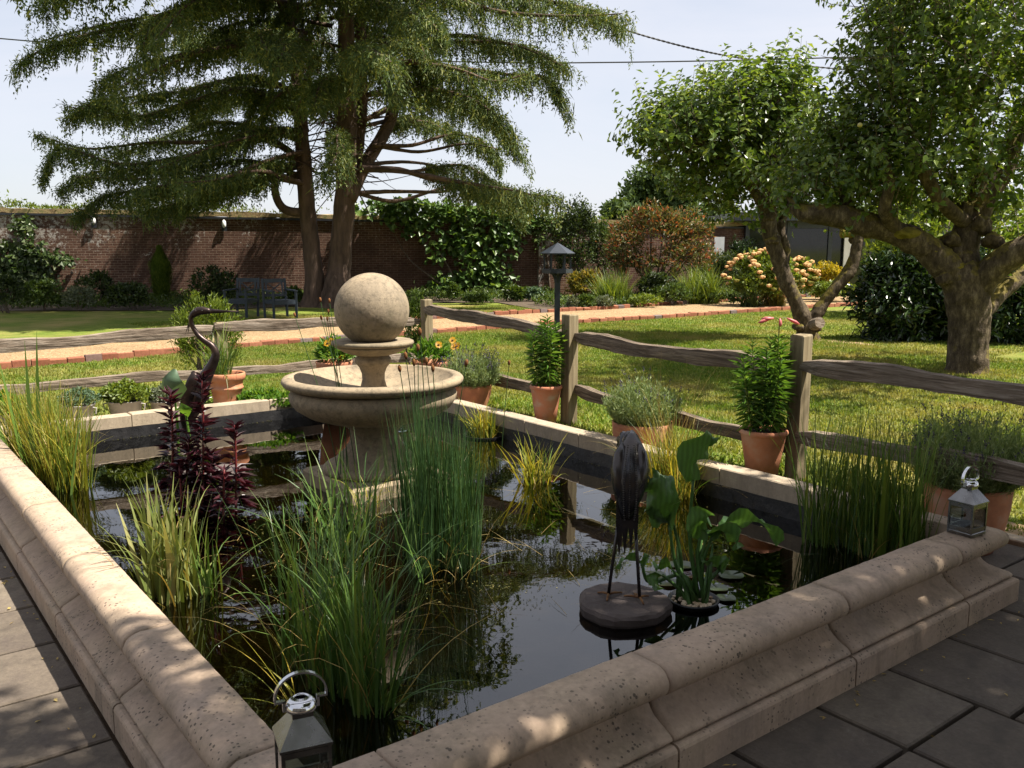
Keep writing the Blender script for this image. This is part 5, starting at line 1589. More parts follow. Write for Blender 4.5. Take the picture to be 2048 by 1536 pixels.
# ------------------------------------------------------------------ cedar
def lumpy(V, C, amp):
    d = V - C
    r_ = np.linalg.norm(d, axis=1)
    k = np.array([mnoise.noise(Vector(v * 3.1)) * .6 + mnoise.noise(Vector(v * 7.7)) * .45 + mnoise.noise(Vector(v * 17)) * .32 + mnoise.noise(Vector(v * 34)) * .2 for v in V])
    return V + d * (k * amp * 1.6)[:, None]
def bough(P, r0, f0, twig, gw, gf, step=.11, hang=.30, dens=1.0, r1=.012, wm=1.0):
    """a cedar bough along P: wood into gw, drooping needle sprays into gf"""
    P = np.array(P, float); P[1:] += rng.normal(0, .10, P[1:].shape)
    P = spline(P, 6)
    seg = np.linalg.norm(np.diff(P, axis=0), axis=1); L = seg.sum()
    V, F = tube(P, np.linspace(r0, r1, len(P)), 7, jit=.05); gw.add(V, F)
    cum = np.concatenate([[0], np.cumsum(seg)]) / L
    n = max(4, int(L * (1 - f0) / step))
    t = np.linspace(f0, 1.0, n)
    B = np.stack([np.interp(t, cum, P[:, k]) for k in range(3)], -1)
    T_ = unit(np.gradient(B, axis=0))
    side = unit(np.cross(T_, UZ))
    env = np.clip(np.minimum((t - f0) / .25 + .35, 1.0) * (1.15 - .75 * (t - f0) / (1 - f0)), .2, 1)
    Pc, Dc, Nc, Lc, Wc = [], [], [], [], []
    gap = .45 + .55 * (np.sin(np.arange(n) * rng.uniform(.25, .5) + rng.uniform(0, 6)) > -.45)
    for sgn in (-1, 1):
        ln = gap * twig * env * rng.uniform(.4, 1.15, n) * np.where(rng.random(n) < .15, 1.55, 1)
        d = unit(side * sgn * rng.uniform(.6, 1.1, (n, 1)) + T_ * rng.uniform(.3, .9, (n, 1)) + UZ * rng.uniform(-.15, .25, (n, 1)))
        dr = rng.uniform(.25, .9, n)
        K = 12
        u = np.linspace(.05, 1, K)
        tp = B[:, None] + d[:, None] * (u[None, :, None] * ln[:, None, None]) - UZ * ((u ** 2)[None, :, None] * (ln * dr)[:, None, None])
        for i in range(0, n, 3):
            V, F = tube(tp[i][::2], np.linspace(.010, .004, len(tp[i][::2])), 3); gw.add(V, F)
        Q = tp.reshape(-1, 3)
        m_ = len(Q)
        dd = np.repeat(d, K, 0)
        # hanging sprays
        reps = max(1, int(round(3 * dens)))
        for _ in range(reps):
            k = rng.random(m_) < .40
            q = Q[k] + rng.normal(0, .075, (k.sum(), 3))
            Pc.append(q); Dc.append(unit(-UZ * 1.0 + dd[k] * .35 + rng.normal(0, .42, q.shape))); Nc.append(randdir(len(q)))
            Lc.append(rng.uniform(.2, .75, len(q)) * hang); Wc.append(rng.uniform(.018, .038, len(q)))
        # hanging tassels: chains of small tufts
        k = rng.random(m_) < .30 * dens + .25 * (np.tile(u, n) > .9)
        q0 = Q[k]; ml = rng.uniform(.15, 1.1, len(q0)) ** 1.3 * hang * 1.5
        for j in range(7):
            on = ml > j * .062
            p_ = q0[on] - UZ * (j * .062) + rng.normal(0, .016, (on.sum(), 3))
            for _ in range(2):
                Pc.append(p_); Dc.append(unit(-UZ * .75 + rng.normal(0, .6, p_.shape))); Nc.append(randdir(len(p_)))
                Lc.append(rng.uniform(.06, .11, len(p_))); Wc.append(rng.uniform(.022, .042, len(p_)))
        # short upper tufts
        for _ in range(reps):
            q = Q + rng.normal(0, .07, Q.shape)
            Pc.append(q); Dc.append(unit(dd + rng.normal(0, .7, Q.shape) + UZ * .15)); Nc.append(randdir(m_))
            Lc.append(rng.uniform(.05, .13, m_)); Wc.append(rng.uniform(.018, .04, m_))
    V, F = cards(np.concatenate(Pc), np.concatenate(Dc), np.concatenate(Nc), np.concatenate(Lc) * wm ** .5, np.concatenate(Wc) * wm, .2, .05)
    gf.add(V, F)
CY = 24.3
cbase = on_z(652, 613)
cedar = thing('cedar_tree', 'huge spreading cedar with drooping boughs and twin trunks by the wall', 'tree', (cbase[0], CY, 0))
q = lambda px, py, dy=0.0: at_y(px, py, CY + dy)
def trunk(pts, rad, name='trunk'):
    P = spline([q(*p) for p in pts], 5)
    rr_ = np.interp(np.linspace(0, 1, len(P)), np.linspace(0, 1, len(rad)), rad)
    V, F = tube(P, rr_, 16); V = lumpy(V, np.repeat(P, 16, 0), .10)
    return Geo().add(V, F).build(name, MAT['cedar_bark'], cedar, smooth=True)
trunk([(628, 620), (630, 590), (627, 540), (620, 470), (613, 400), (606, 300), (596, 180), (580, 60), (560, -90)], [.44, .31, .25, .23, .22, .2, .17, .14, .1])
trunk([(672, 622, -.2), (672, 590, -.2), (678, 540), (684, 470), (690, 400), (694, 300), (694, 180), (692, 60), (690, -150), (688, -420)], [.54, .39, .31, .29, .28, .27, .24, .21, .17, .1])
trunk([(690, 450, .2), (700, 380, .3), (716, 290, .4), (724, 200, .5), (722, 80, .5), (730, -120, .6)], [.15, .17, .17, .16, .14, .1])
trunk([(700, 400, -.1), (730, 330, .3), (772, 260, .8), (800, 180, 1.0), (838, 70, 1.2), (870, -60, 1.2)], [.18, .18, .17, .15, .12, .09])
gw, gf = Geo(), Geo()
BO = [
 # left side: (points), start radius, foliage from, twig length, hang
 ([(596, 20), (480, 5, -1.0), (330, 20, -1.6), (190, 55, -2.0), (95, 85, -2.2), (58, 118, -2.3)], .11, .22, 1.25, .42),
 ([(590, -60), (440, -70, .5), (260, -50, .8), (130, -12, .8), (90, 14, .8)], .10, .2, 1.1, .4),
 ([(604, 120), (500, 90, -1.5), (420, 95, -2.4), (330, 120, -2.8), (240, 150, -2.8), (200, 175, -2.8)], .10, .25, 1.1, .42),
 ([(606, 190), (500, 150, .5), (380, 165, .9), (270, 180, .9), (190, 195, .9), (164, 210, .9)], .09, .3, 1.0, .36),
 ([(608, 240), (500, 175, -.6), (380, 205, -1.0), (280, 232, -1.2), (200, 215, -1.2), (135, 245, -1.2)], .10, .3, .9, .34),
 ([(612, 285), (500, 240, 1.0), (400, 262, 1.6), (310, 285, 1.9), (235, 300, 2.0)], .10, .3, .95, .3),
 ([(616, 330), (540, 290, -.4), (430, 305, -.8), (330, 318, -1.0), (230, 318, -1.2), (120, 296, -1.3), (72, 335, -1.4)], .13, .38, .95, .36),
 ([(612, 355), (500, 330, .5), (420, 335, .8), (320, 345, 1.0), (210, 352, 1.0), (130, 385, 1.0)], .10, .35, .95, .36),
 ([(616, 370), (520, 345, -1.2), (420, 345, -2.0), (330, 375, -2.5), (265, 395, -2.6)], .09, .4, .8, .33),
 ([(614, 330), (540, 350, .8), (470, 370, 1.4), (390, 398, 1.8), (355, 412, 2.0)], .08, .4, .65, .28),
 ([(606, 70), (540, 60, -2.2), (545, 70, -3.6), (550, 95, -4.6), (555, 135, -5.2)], .09, .35, 1.1, .5),
 ([(600, 10), (470, -10, -2.2), (380, 10, -3.6), (310, 50, -4.4), (290, 95, -4.7)], .09, .35, 1.1, .5),
 ([(606, 200), (560, 185, 1.6), (500, 190, 3.0), (440, 210, 4.2), (400, 230, 4.8)], .09, .3, 1.0, .4),
 ([(604, 110), (520, 85, 2.0), (430, 80, 3.6), (350, 95, 5.0)], .09, .3, 1.1, .4),
 ([(614, 300), (530, 325, -.8), (440, 362, -1.2), (360, 392, -1.5), (300, 418, -1.6)], .08, .2, .8, .34),
 ([(612, 320), (500, 345, .6), (350, 380, 1.0), (220, 395, 1.2), (145, 422, 1.2)], .09, .25, .85, .36),
 ([(616, 260), (520, 262, -.8), (420, 300, -1.4), (340, 335, -1.6)], .08, .15, .85, .36),
 # right side
 ([(724, -20), (850, -20, -.8), (980, -5, -1.2), (1100, 8, -1.5), (1190, 25, -1.6), (1238, 60, -1.7)], .12, .25, 1.35, .5),
 ([(730, -100), (820, -120, .5), (920, -90, .9), (1010, -50, 1.0), (1060, -5, 1.0)], .11, .2, 1.2, .45),
 ([(800, 100, 1.0), (900, 70, .4), (1000, 80, -.2), (1080, 105, -.5), (1120, 135, -.6)], .09, .25, 1.2, .45),
 ([(726, 130), (830, 120, -1.0), (930, 135, -1.6), (1010, 150, -1.8), (1090, 152, -1.8), (1140, 205, -1.8)], .11, .35, 1.0, .5),
 ([(736, 190), (840, 175, -1.4), (920, 190, -2.2), (985, 225, -2.7), (1030, 265, -2.8)], .10, .35, .95, .48),
 ([(730, 240), (830, 205, 1.0), (930, 215, 1.6), (1000, 255, 1.8), (1050, 310, 1.8)], .10, .35, .95, .45),
 ([(745, 290), (830, 292, .6), (900, 272, .8), (960, 290, .9), (1010, 330, .9)], .09, .62, .8, .45),
 ([(720, 338), (800, 345, -.5), (890, 358, -.8), (960, 368, -1.0), (1040, 385, -1.1), (1110, 395, -1.2)], .13, .50, .95, .5),
 ([(712, 386), (790, 388, .3), (880, 378, .5), (930, 385, .6), (990, 405, .7), (1040, 430, .7)], .09, .72, .6, .4),
 ([(722, 330), (820, 330, 1.2), (920, 340, 2.0), (1000, 375, 2.4), (1060, 400, 2.5)], .09, .45, .9, .45),
 ([(700, 120), (720, 100, -2.4), (740, 110, -4.0), (770, 150, -5.0), (790, 200, -5.4)], .09, .4, 1.0, .5),
 ([(700, 30), (740, 0, -2.4), (800, 10, -4.2), (860, 40, -5.4), (890, 80, -5.8)], .09, .35, 1.1, .5),
 ([(694, 290), (680, 280, -1.6), (668, 300, -2.6), (662, 345, -3.0)], .06, .3, .6, .45),
 ([(690, 180), (660, 160, -2.0), (640, 175, -3.2), (625, 220, -3.8)], .07, .3, .8, .45),
 ([(694, 200), (690, 170, 2.0), (690, 165, 4.0), (690, 190, 5.4)], .09, .3, 1.0, .4),
 ([(740, 250), (800, 235, 2.2), (860, 240, 3.8), (900, 265, 4.8)], .08, .4, .9, .42),
]
for (pts, r0, f0, tw, hg) in BO:
    gb = Geo()
    bough([q(*p) for p in pts], r0 * .72, f0 * (.55 if pts[-1][0] < 600 else .85), tw * .9, gb, gf, .125, hg, 1.0)
    gb.build('bough', MAT['cedar_bark'], cedar, smooth=True)
    jx, jy, jd = rng.normal(0, 14), rng.uniform(-26, 22), rng.choice([-1, 1]) * rng.uniform(.7, 1.6)
    alt = [pts[0]] + [(p[0] + jx * i / 2, p[1] + jy * min(1, i / 2), (p[2] if len(p) > 2 else 0) + jd * i / 3) for i, p in enumerate(pts) if 0 < i < len(pts) - (1 if len(pts) > 4 else 0)]
    bough([q(*p) for p in alt], r0 * .7, min(.7, f0 + .1), tw * .7, gw, gf, .20, hg, .7)
for k in range(22):
    px_, py_ = rng.uniform(560, 860), rng.uniform(-40, 230)
    o_ = q(rng.uniform(600, 720), py_ + 10, rng.uniform(-.3, .5)); a = rng.uniform(0, 6.28); L = rng.uniform(1.6, 3.2)
    d = np.array([math.cos(a), math.sin(a), 0])
    bough([o_, o_ + d * L * .4 + UZ * .15, o_ + d * L * .8 - UZ * .1, o_ + d * L - UZ * .6], .06, .25, .8, gw, gf, .15, .45, 1.0)
# upper crown, above the picture
for k in range(26):
    z = rng.uniform(7.5, 13.5); a = rng.uniform(0, 6.28); L = rng.uniform(3.0, 5.2) * (1 - (z - 7) / 13)
    o_ = np.array([cbase[0] + .6 + .2 * rng.normal(), CY, z])
    d = np.array([math.cos(a), math.sin(a), 0])
    bough([o_, o_ + d * L * .4 + UZ * .25, o_ + d * L * .8 + UZ * .05, o_ + d * L - UZ * .5], .08, .2, 1.0, gw, gf, .22, .4, .6)
# long upper boughs, out of view, added to shade the left lawn
for (a, L, z) in ((200, 7.0, 7.6), (215, 7.2, 8.4), (232, 7.4, 7.4), (248, 7.2, 8.6), (262, 6.6, 7.8), (222, 6.6, 9.4), (190, 7.4, 8.8), (240, 6.0, 10.2), (180, 6.8, 9.6), (275, 6.6, 9.0), (283, 7.0, 7.8), (292, 6.6, 8.6), (268, 7.4, 8.2), (300, 6.0, 8.0), (255, 7.6, 8.0), (278, 7.6, 9.8), (262, 7.2, 7.2), (272, 7.4, 7.4), (284, 7.2, 8.8), (296, 7.0, 7.4), (306, 7.0, 8.4), (250, 7.4, 7.0), (288, 6.4, 10.4), (270, 6.2, 10.8), (240, 7.6, 9.2)):
    d = np.array([math.cos(R(a)), math.sin(R(a)), 0])
    o_ = np.array([cbase[0] + .3, CY, max(z, 8.0)])
    bough([o_, o_ + d * L * .35 + UZ * .5, o_ + d * L * .75 + UZ * .55, o_ + d * L + UZ * .1], .12, .5, 2.4, gw, gf, .12, .3, 1.0, wm=2.0)
# bare inner twigs
for k in range(110):
    p0 = q(rng.uniform(590, 760), rng.uniform(120, 380), rng.uniform(-.4, .6))
    d = unit(np.array([rng.choice([-1, 1]) * rng.uniform(.4, 1), rng.normal(0, .6), rng.normal(.05, .35)]))
    L = rng.uniform(.8, 2.2)
    V, F = tube(spline([p0, p0 + d * L * .5 + UZ * rng.normal(.05, .1), p0 + d * L - UZ * rng.uniform(0, .4)], 4), np.linspace(.022, .005, 9), 4); gw.add(V, F)
# the elbow limb low on the left trunk
V, F = tube(spline([q(612, 424), q(588, 424, -.1), q(566, 416, -.15), q(553, 395, -.2), q(549, 365, -.2), q(553, 325, -.2)], 5), np.linspace(.13, .09, 26), 9); gw.add(V, F)
tag(gw.build('branches', MAT['cedar_bark'], cedar, smooth=True), kind='stuff')
tag(gf.build('foliage', MAT['cedar_green'], cedar), kind='stuff')

# ------------------------------------------------------------------ apple trees
def shoots(c, rad, n, gw, gl, L=(.25, .6), up=.9, leaf=.082, shell=.55, zmin=-.75, dens=1.0):
    """leafy shoots filling a lobe of the crown"""
    d = randdir(n); d = d[d[:, 2] > zmin]; n = len(d)
    k = rng.uniform(shell ** 3, 1, n) ** (1 / 3)
    B = np.asarray(c) + d * k[:, None] * np.asarray(rad)
    D = unit(d * .8 + UZ * up + rng.normal(0, .35, (n, 3)))
    ln = rng.uniform(L[0], L[1], n)
    bend = rng.normal(0, .12, (n, 3))
    K = 12
    Pl, Dl, Nl = [], [], []
    for j in range(K):
        t = (j + .5) / K
        p = B + D * (ln * t)[:, None] + bend * (t * t)
        a = j * 2.4 + rng.uniform(0, 6.28, n)
        s = unit(np.cross(D, np.array([.31, .17, .93]))); u = np.cross(s, D)
        o = np.cos(a)[:, None] * s + np.sin(a)[:, None] * u
        Pl.append(p + o * .01); Dl.append(unit(o + D * .35 + UZ * rng.normal(-.1, .3, (n, 1)))); Nl.append(D + rng.normal(0, .35, (n, 3)))
    Pl, Dl, Nl = map(np.concatenate, (Pl, Dl, Nl))
    m_ = len(Pl)
    sz = leaf * rng.uniform(.65, 1.2, m_)
    V, F = cards(Pl, Dl, Nl, sz, sz * .62, .16, .2, .48); gl.add(V, F)
    for i in range(0, n, 2):
        V, F = tube([B[i] - D[i] * .1, B[i] + D[i] * ln[i] * .5, B[i] + D[i] * ln[i] + bend[i]], [.006, .004, .0025], 3); gw.add(V, F)
def limb(pts, rad, n=12, jit=.07, k=5):
    n, k = (22, 11) if max(rad) > .1 else (n, k)
    P = spline(pts, k)
    rr_ = np.interp(np.linspace(0, 1, len(P)), np.linspace(0, 1, len(rad)), rad) * .84
    V, F = tube(P, rr_, n)
    C = np.repeat(P, n, 0)
    return lumpy(V, C, 1.6 * jit + .05), F
def knots(parent, pts, rads):
    for p, r_ in zip(pts, rads):
        V, F = icos((0, 0, 0), r_ * .74, 3, (1, 1, .85)); V = V * (1 + .55 * np.array([mnoise.noise(Vector(v * 9 + p)) + .5 * mnoise.noise(Vector(v * 22 + p)) for v in V]))[:, None] + p + np.array([0, .05, 0])
        Geo().add(V, F).build('burr', MAT['apple_bark'], parent, smooth=True)
# the big apple tree on the right
AY = 11.4
q = lambda px, py, dy=0.0: at_y(px, py, AY + dy)
ab = on_z(1937, 748)
apple = thing('apple_tree', 'old mossy apple tree with thick trunk at the right of the lawn', 'tree', (ab[0], AY, 0), 'apple trees on the lawn')
V, F = limb([q(1932, 765), q(1934, 735), q(1937, 690), q(1940, 640), q(1935, 590), q(1925, 555), q(1915, 530)], [.35, .30, .275, .29, .33, .32, .22], 20, .025)
tr = Geo().add(V, F).build('trunk', MAT['apple_bark'], apple, smooth=True)
for pts, rad in (
    ([q(1930, 585), q(1895, 540), q(1860, 505), q(1820, 478), q(1775, 460), q(1730, 448), (q(1670, 432)), q(1610, 425), q(1575, 400, .3)], [.26, .24, .21, .19, .17, .19, .17, .13, .08]),
    ([q(1930, 570), q(1925, 520, .1), q(1935, 460, .15), q(1965, 400, .2), q(2005, 340, .2), q(2040, 250, .3)], [.26, .24, .21, .2, .17, .12]),
    ([q(1945, 590), q(1985, 540, -.2), q(2040, 500, -.4), q(2110, 470, -.6)], [.24, .21, .2, .18]),
    ([q(1950, 640), q(1985, 605, .3), q(2030, 560, .5), q(2090, 520, .7)], [.13, .12, .12, .11]),
    ([q(1720, 446), q(1700, 425, .2), q(1690, 380, .3), q(1700, 320, .4), q(1690, 250, .5)], [.12, .10, .08, .07, .04]),
    ([q(1935, 450, .15), q(1880, 400, -.3), q(1840, 330, -.5), q(1800, 250, -.6)], [.13, .10, .08, .04]),
    ([q(1965, 400, .2), q(1950, 300, .2), q(1930, 200, .1), q(1920, 90, 0)], [.13, .1, .07, .03]),
    ([q(1800, 470, 0), q(1770, 420, -.3), q(1780, 360, -.5), q(1760, 290, -.6)], [.12, .09, .07, .03])):
    V, F = limb(pts, rad, 12, .06); Geo().add(V, F).build('limb', MAT['apple_bark'], apple, smooth=True)
knots(apple, [q(1745, 440, -.05), q(1770, 452, -.08), q(1690, 430, -.03), q(1850, 500, -.1), q(1890, 560, -.15), q(1960, 450, .0), q(1905, 480, 0), q(1640, 425, 0), q(1990, 480, -.2), q(1930, 420, .1)], [.16, .13, .15, .15, .13, .2, .17, .13, .16, .19])
# moss cushions on the left limb
for (px, py, sx) in ((1810, 462, .20), (1905, 528, .17), (1870, 497, .13)):
    V, F = icos(q(px, py + 5, -.06), sx, 3, (1, .8, .4)); V = V + rng.normal(0, .008, V.shape); Geo().add(V, F).build('moss_cushion', MAT['moss'], apple, smooth=True)
gw, gl = Geo(), Geo()
for (px, py, dy, rx, rz, n) in ((1930, 90, .2, 1.25, 1.05, 420), (1830, 180, -.1, .85, .85, 320), (1960, 260, -.4, 1.1, .8, 300), (1760, 290, .2, .62, .65, 260), (2060, 160, .3, 1.0, 1.1, 320), (1850, 330, -.2, .9, .6, 230), (1710, 370, .3, .7, .42, 190), (2040, 360, .4, .9, .6, 150), (1900, -40, .4, 1.3, .8, 240), (1815, 70, .1, .45, .7, 150), (1690, 330, .3, .42, .5, 130), (1770, 390, .4, .9, .4, 150), (1640, 395, .5, .8, .32, 100), (2030, 460, 1.2, .8, .4, 90), (1880, 440, 1.0, .9, .35, 110), (1960, -190, -1.6, 1.3, .7, 190), (2060, -150, -2.2, 1.2, .7, 170), (1850, -170, -.9, 1.0, .6, 140), (1980, 40, -1.2, .9, .8, 150), (2120, 60, -1.6, 1.1, .9, 150)):
    shoots(q(px, py, dy), (rx, rx * .95, rz), int(n * .68), gw, gl, leaf=.1, L=(.28, .75))
tag(gl.build('foliage', MAT['apple_leaf'], apple), kind='stuff')
tag(gw.build('twigs', MAT['twig_bark'], apple), kind='stuff')
for (px, py) in ((1792, 57), (1806, 58), (1720, 250)):
    V, F = icos(q(px, py, -.9), .03, 2, (1, 1, .92)); Geo().add(V, F).build('apple', MAT['apple_fruit'], apple, smooth=True)
# the smaller, leaning apple tree further off
AY2 = 15.6
q = lambda px, py, dy=0.0: at_y(px, py, AY2 + dy)
ab = on_z(1616, 680)
apple2 = thing('apple_tree', 'smaller forked apple tree with crooked mossy stems near the path', 'tree', (ab[0], AY2, 0), 'apple trees on the lawn')
for nm, pts, rad in (
    ('trunk', [q(1617, 690), q(1615, 672), q(1610, 650), q(1600, 622), q(1585, 590), q(1572, 560), q(1560, 525), q(1548, 490), q(1538, 455), q(1535, 420), q(1528, 380), q(1520, 330, .1), q(1500, 270, .2)], [.26, .22, .19, .17, .15, .16, .155, .15, .15, .17, .15, .10, .05]),
    ('limb', [q(1617, 655), q(1630, 632), q(1650, 602), q(1672, 575), q(1695, 548), q(1708, 520), q(1714, 490), q(1716, 470)], [.15, .14, .12, .12, .125, .12, .12, .13]),
    ('limb', [q(1566, 545, .1), q(1572, 500, .15), q(1562, 460, .2), q(1570, 420, .3), q(1580, 360, .4), q(1570, 280, .5)], [.10, .09, .09, .10, .07, .04]),
    ('limb', [q(1536, 420), q(1500, 370, -.2), q(1460, 330, -.3), q(1410, 290, -.4), q(1360, 270, -.4)], [.12, .10, .08, .06, .03]),
    ('limb', [q(1530, 400), q(1545, 330, -.4), q(1560, 250, -.6), q(1555, 180, -.7)], [.11, .08, .06, .03]),
    ('limb', [q(1520, 340), q(1480, 260, .6), q(1440, 200, .9), q(1420, 150, 1.0)], [.08, .07, .05, .03])):
    V, F = limb(pts, rad, 12, .07); Geo().add(V, F).build(nm, MAT['apple_bark'], apple2, smooth=True)
knots(apple2, [q(1548, 478, -.1), q(1538, 430, -.1), q(1530, 385, -.1), q(1600, 655, -.1), q(1632, 655, -.1), q(1560, 540, -.05), q(1714, 478, -.02), q(1545, 400, -.1)], [.17, .19, .21, .15, .14, .12, .14, .2])
V, F = limb([q(1682, 466), q(1710, 465), q(1750, 466), q(1795, 470)], [.10, .12, .12, .07], 12, .05); Geo().add(V, F).build('limb', MAT['moss'], apple2, smooth=True)
V, F = tube([q(1626, 650, -.1), q(1640, 645, -.3)], [.11, .10], 10); Geo().add(V, F).build('cut_stub', MAT['oak_rail'], apple2)
gw, gl = Geo(), Geo()
for (px, py, dy, rx, rz, n) in ((1450, 275, -.2, 1.05, .75, 460), (1365, 300, -.3, .75, .48, 240), (1525, 240, -.3, .85, .65, 340), (1575, 300, .2, .75, .7, 260), (1480, 360, .1, .95, .45, 260), (1325, 270, 0, .42, .30, 110), (1440, 240, .6, .75, .45, 200), (1545, 190, 0, .42, .3, 90), (1420, 385, .2, .6, .3, 110), (1600, 370, .3, .65, .42, 150), (1500, 425, .5, .7, .28, 90)):
    shoots(q(px, py, dy), (rx, rx * .95, rz), int(n * .64), gw, gl, leaf=.125, L=(.3, .8))
tag(gl.build('foliage', MAT['apple_leaf'], apple2), kind='stuff')
tag(gw.build('twigs', MAT['twig_bark'], apple2), kind='stuff')
V, F = disc(on_z(1650, 686), .75, .55, 0, .006); tag(Geo().add(V, F).build('bare_soil', MAT['soil_dry']), kind='structure')
# the tree over the terrace, out of the picture on the right: it shades the near end of the pond
B0 = np.array([6.0, .7, 0])
shade = thing('apple_tree', 'apple tree leaning over the near terrace, shading the pond front', 'tree', B0, 'apple trees on the lawn')
V, F = limb([B0, B0 + UZ * .8, B0 + np.array([-.1, .1, 1.6]), B0 + np.array([-.25, .2, 2.4])], [.30, .25, .24, .22], 14, .04); Geo().add(V, F).build('trunk', MAT['apple_bark'], shade, smooth=True)
gw, gl = Geo(), Geo()
tops = []
for s in np.arange(-.6, 4.9, .78):
    for r in np.arange(-1.4, 2.45, .76):
        o_ = SRZ(s, r, 0) + np.array([2.69, -.33, 4.85]) + np.array([rng.normal(0, .12), rng.normal(0, .12), rng.normal(.1, .22)])
        edge = r > 2.2
        shoots(o_, (.62, .62, .42), 185 if not edge else 95, gw, gl, leaf=.11, L=(.2, .45), shell=.1)
        tops.append(o_)
for (x, y) in ((1.8, -3.0), (3.2, -1.8)):
    shoots((x, y, 5.0 + rng.normal(0, .15)), (1.0, 1.0, .5), 150, gw, gl, leaf=.12, L=(.2, .5), shell=.1)
    tops.append(np.array([x, y, 4.9]))
for k in range(0, len(tops), 3):
    e_ = tops[k]
    V, F = limb([B0 + np.array([-.2, .15, 2.2]), B0 * .5 + e_ * .5 + UZ * (.35 if e_[0] > 0 else .8), e_], [.11, .07, .02], 8, .06); Geo().add(V, F).build('limb', MAT['apple_bark'], shade, smooth=True)
tag(gl.build('foliage', MAT['apple_leaf'], shade), kind='stuff')
tag(gw.build('twigs', MAT['twig_bark'], shade), kind='stuff')
# ------------------------------------------------------------------ shrubs and border plants
def shrub(name, label, px, pyb, pyt, wpx, mat, n, L, W, Y=None, cat='shrub', group=None, clumps=46, low=.5, depth=.8, stems=5, up=.35, spread=.26, dome=1.0, extra=None, z0=0.0):
    """leafy shrub whose foot is at photo point (px, pyb), its top at pyt, width wpx photo pixels"""
    b = on_z(px, pyb) if Y is None else np.array([at_y(px, pyb, Y)[0], Y, z0])
    Yd_ = b[1]
    top = at_y(px, pyt, Yd_)[2]
    rx = wpx / 2 * Yd_ / (FPX * .99)
    h = top - b[2]
    root = thing(name, label, cat, b, group)
    cen = b + UZ * h * low
    rad = np.array([rx, rx * depth, h * (1 - low)])
    cd = randdir(clumps); cd[:, 2] = np.where(cd[:, 2] < (-.55 if low == .5 else -.75), -cd[:, 2], cd[:, 2])
    ck = rng.uniform(.35, 1.0, clumps) ** .5
    C = cen + cd * ck[:, None] * rad * (1 - spread * .75)
    per = np.maximum(1, (n / clumps * rng.uniform(.6, 1.4, clumps)).astype(int))
    idx = np.repeat(np.arange(clumps), per)
    m_ = len(idx)
    g_ = unit(rng.normal(size=(m_, 3))) * (rng.random((m_, 1)) ** .45)
    P = C[idx] + g_ * spread * np.array([rx, rx * depth, h * .55]) * rng.uniform(.7, 1.2, clumps)[idx][:, None]
    P[:, 2] = np.maximum(P[:, 2], b[2] + .02)
    out = unit((P - cen) / rad)
    D = unit(out * .7 + rng.normal(0, .65, (m_, 3)) + UZ * up)
    V, F = cards(P, D, unit(out + UZ * .5 + rng.normal(0, .45, (m_, 3))), L * rng.uniform(.65, 1.25, m_), W * rng.uniform(.7, 1.2, m_), .15, .18)
    tag(Geo().add(V, F).build('foliage', MAT[mat], root), kind='stuff')
    if stems:
        for k in range(stems):
            e_ = C[rng.integers(clumps)]
            s_ = b + np.array([rng.normal(0, rx * .1), rng.normal(0, rx * .1), -.02])
            V, F = tube(spline([s_, s_ + (e_ - s_) * .45 + rng.normal(0, .05, 3) + UZ * .08 * h, e_], 4), np.linspace(.022, .007, 9) * max(.5, h / 1.5), 5)
            Geo().add(V, F).build('stem', MAT['twig_bark'], root)
    if extra: extra(root, b, cen, rad, C)
    return root, b, cen, rad, C
def tuft(name, label, px, pyb, h, n, w, mat, rad=.25, lean=.4, droop=.9, cat='ornamental grass', group='border plants beyond the path', Y=None, mat2=None):
    b = on_z(px, pyb) if Y is None else np.array([at_y(px, pyb, Y)[0], Y, 0])
    root = thing(name, label, cat, b, group)
    o, C = grass_clump(root, b, rad, n, h, w, mat, lean, droop, 'blade', 5)
    if mat2: grass_clump(root, b, rad, n // 3, h, w, mat2, lean, droop, 'blade', 5)
    return root
GL = 'shrubs along the left of the wall'
shrub('border_shrub', 'bright green bushy shrub at the wall foot, left border', 90, 622, 560, 92, 'mid_shrub', 1500, .10, .06, group=GL)
shrub('border_shrub', 'dull green rounded shrub at the far left picture edge', 14, 626, 545, 90, 'dark_shrub', 1500, .10, .05, group=GL)
shrub('border_shrub', 'grey-green low shrub right of the bright green one', 160, 622, 572, 78, 'grey_shrub', 1100, .09, .035, group=GL)
shrub('border_shrub', 'dark tall shrub rising between lichened wall and conifer', 195, 612, 540, 80, 'dark_shrub', 1300, .11, .05, group=GL)
shrub('border_shrub', 'spreading deep green shrub left of the small conifer', 262, 620, 565, 95, 'dark_shrub', 1600, .10, .06, group=GL)
shrub('border_shrub', 'dark shrub in deep shade behind the blue chairs', 430, 614, 530, 110, 'dark_shrub', 1500, .11, .06, group=GL)
shrub('border_shrub', 'pale-leaved small shrub between chairs and cedar trunk', 588, 612, 575, 46, 'mid_shrub', 500, .12, .07, group=GL)
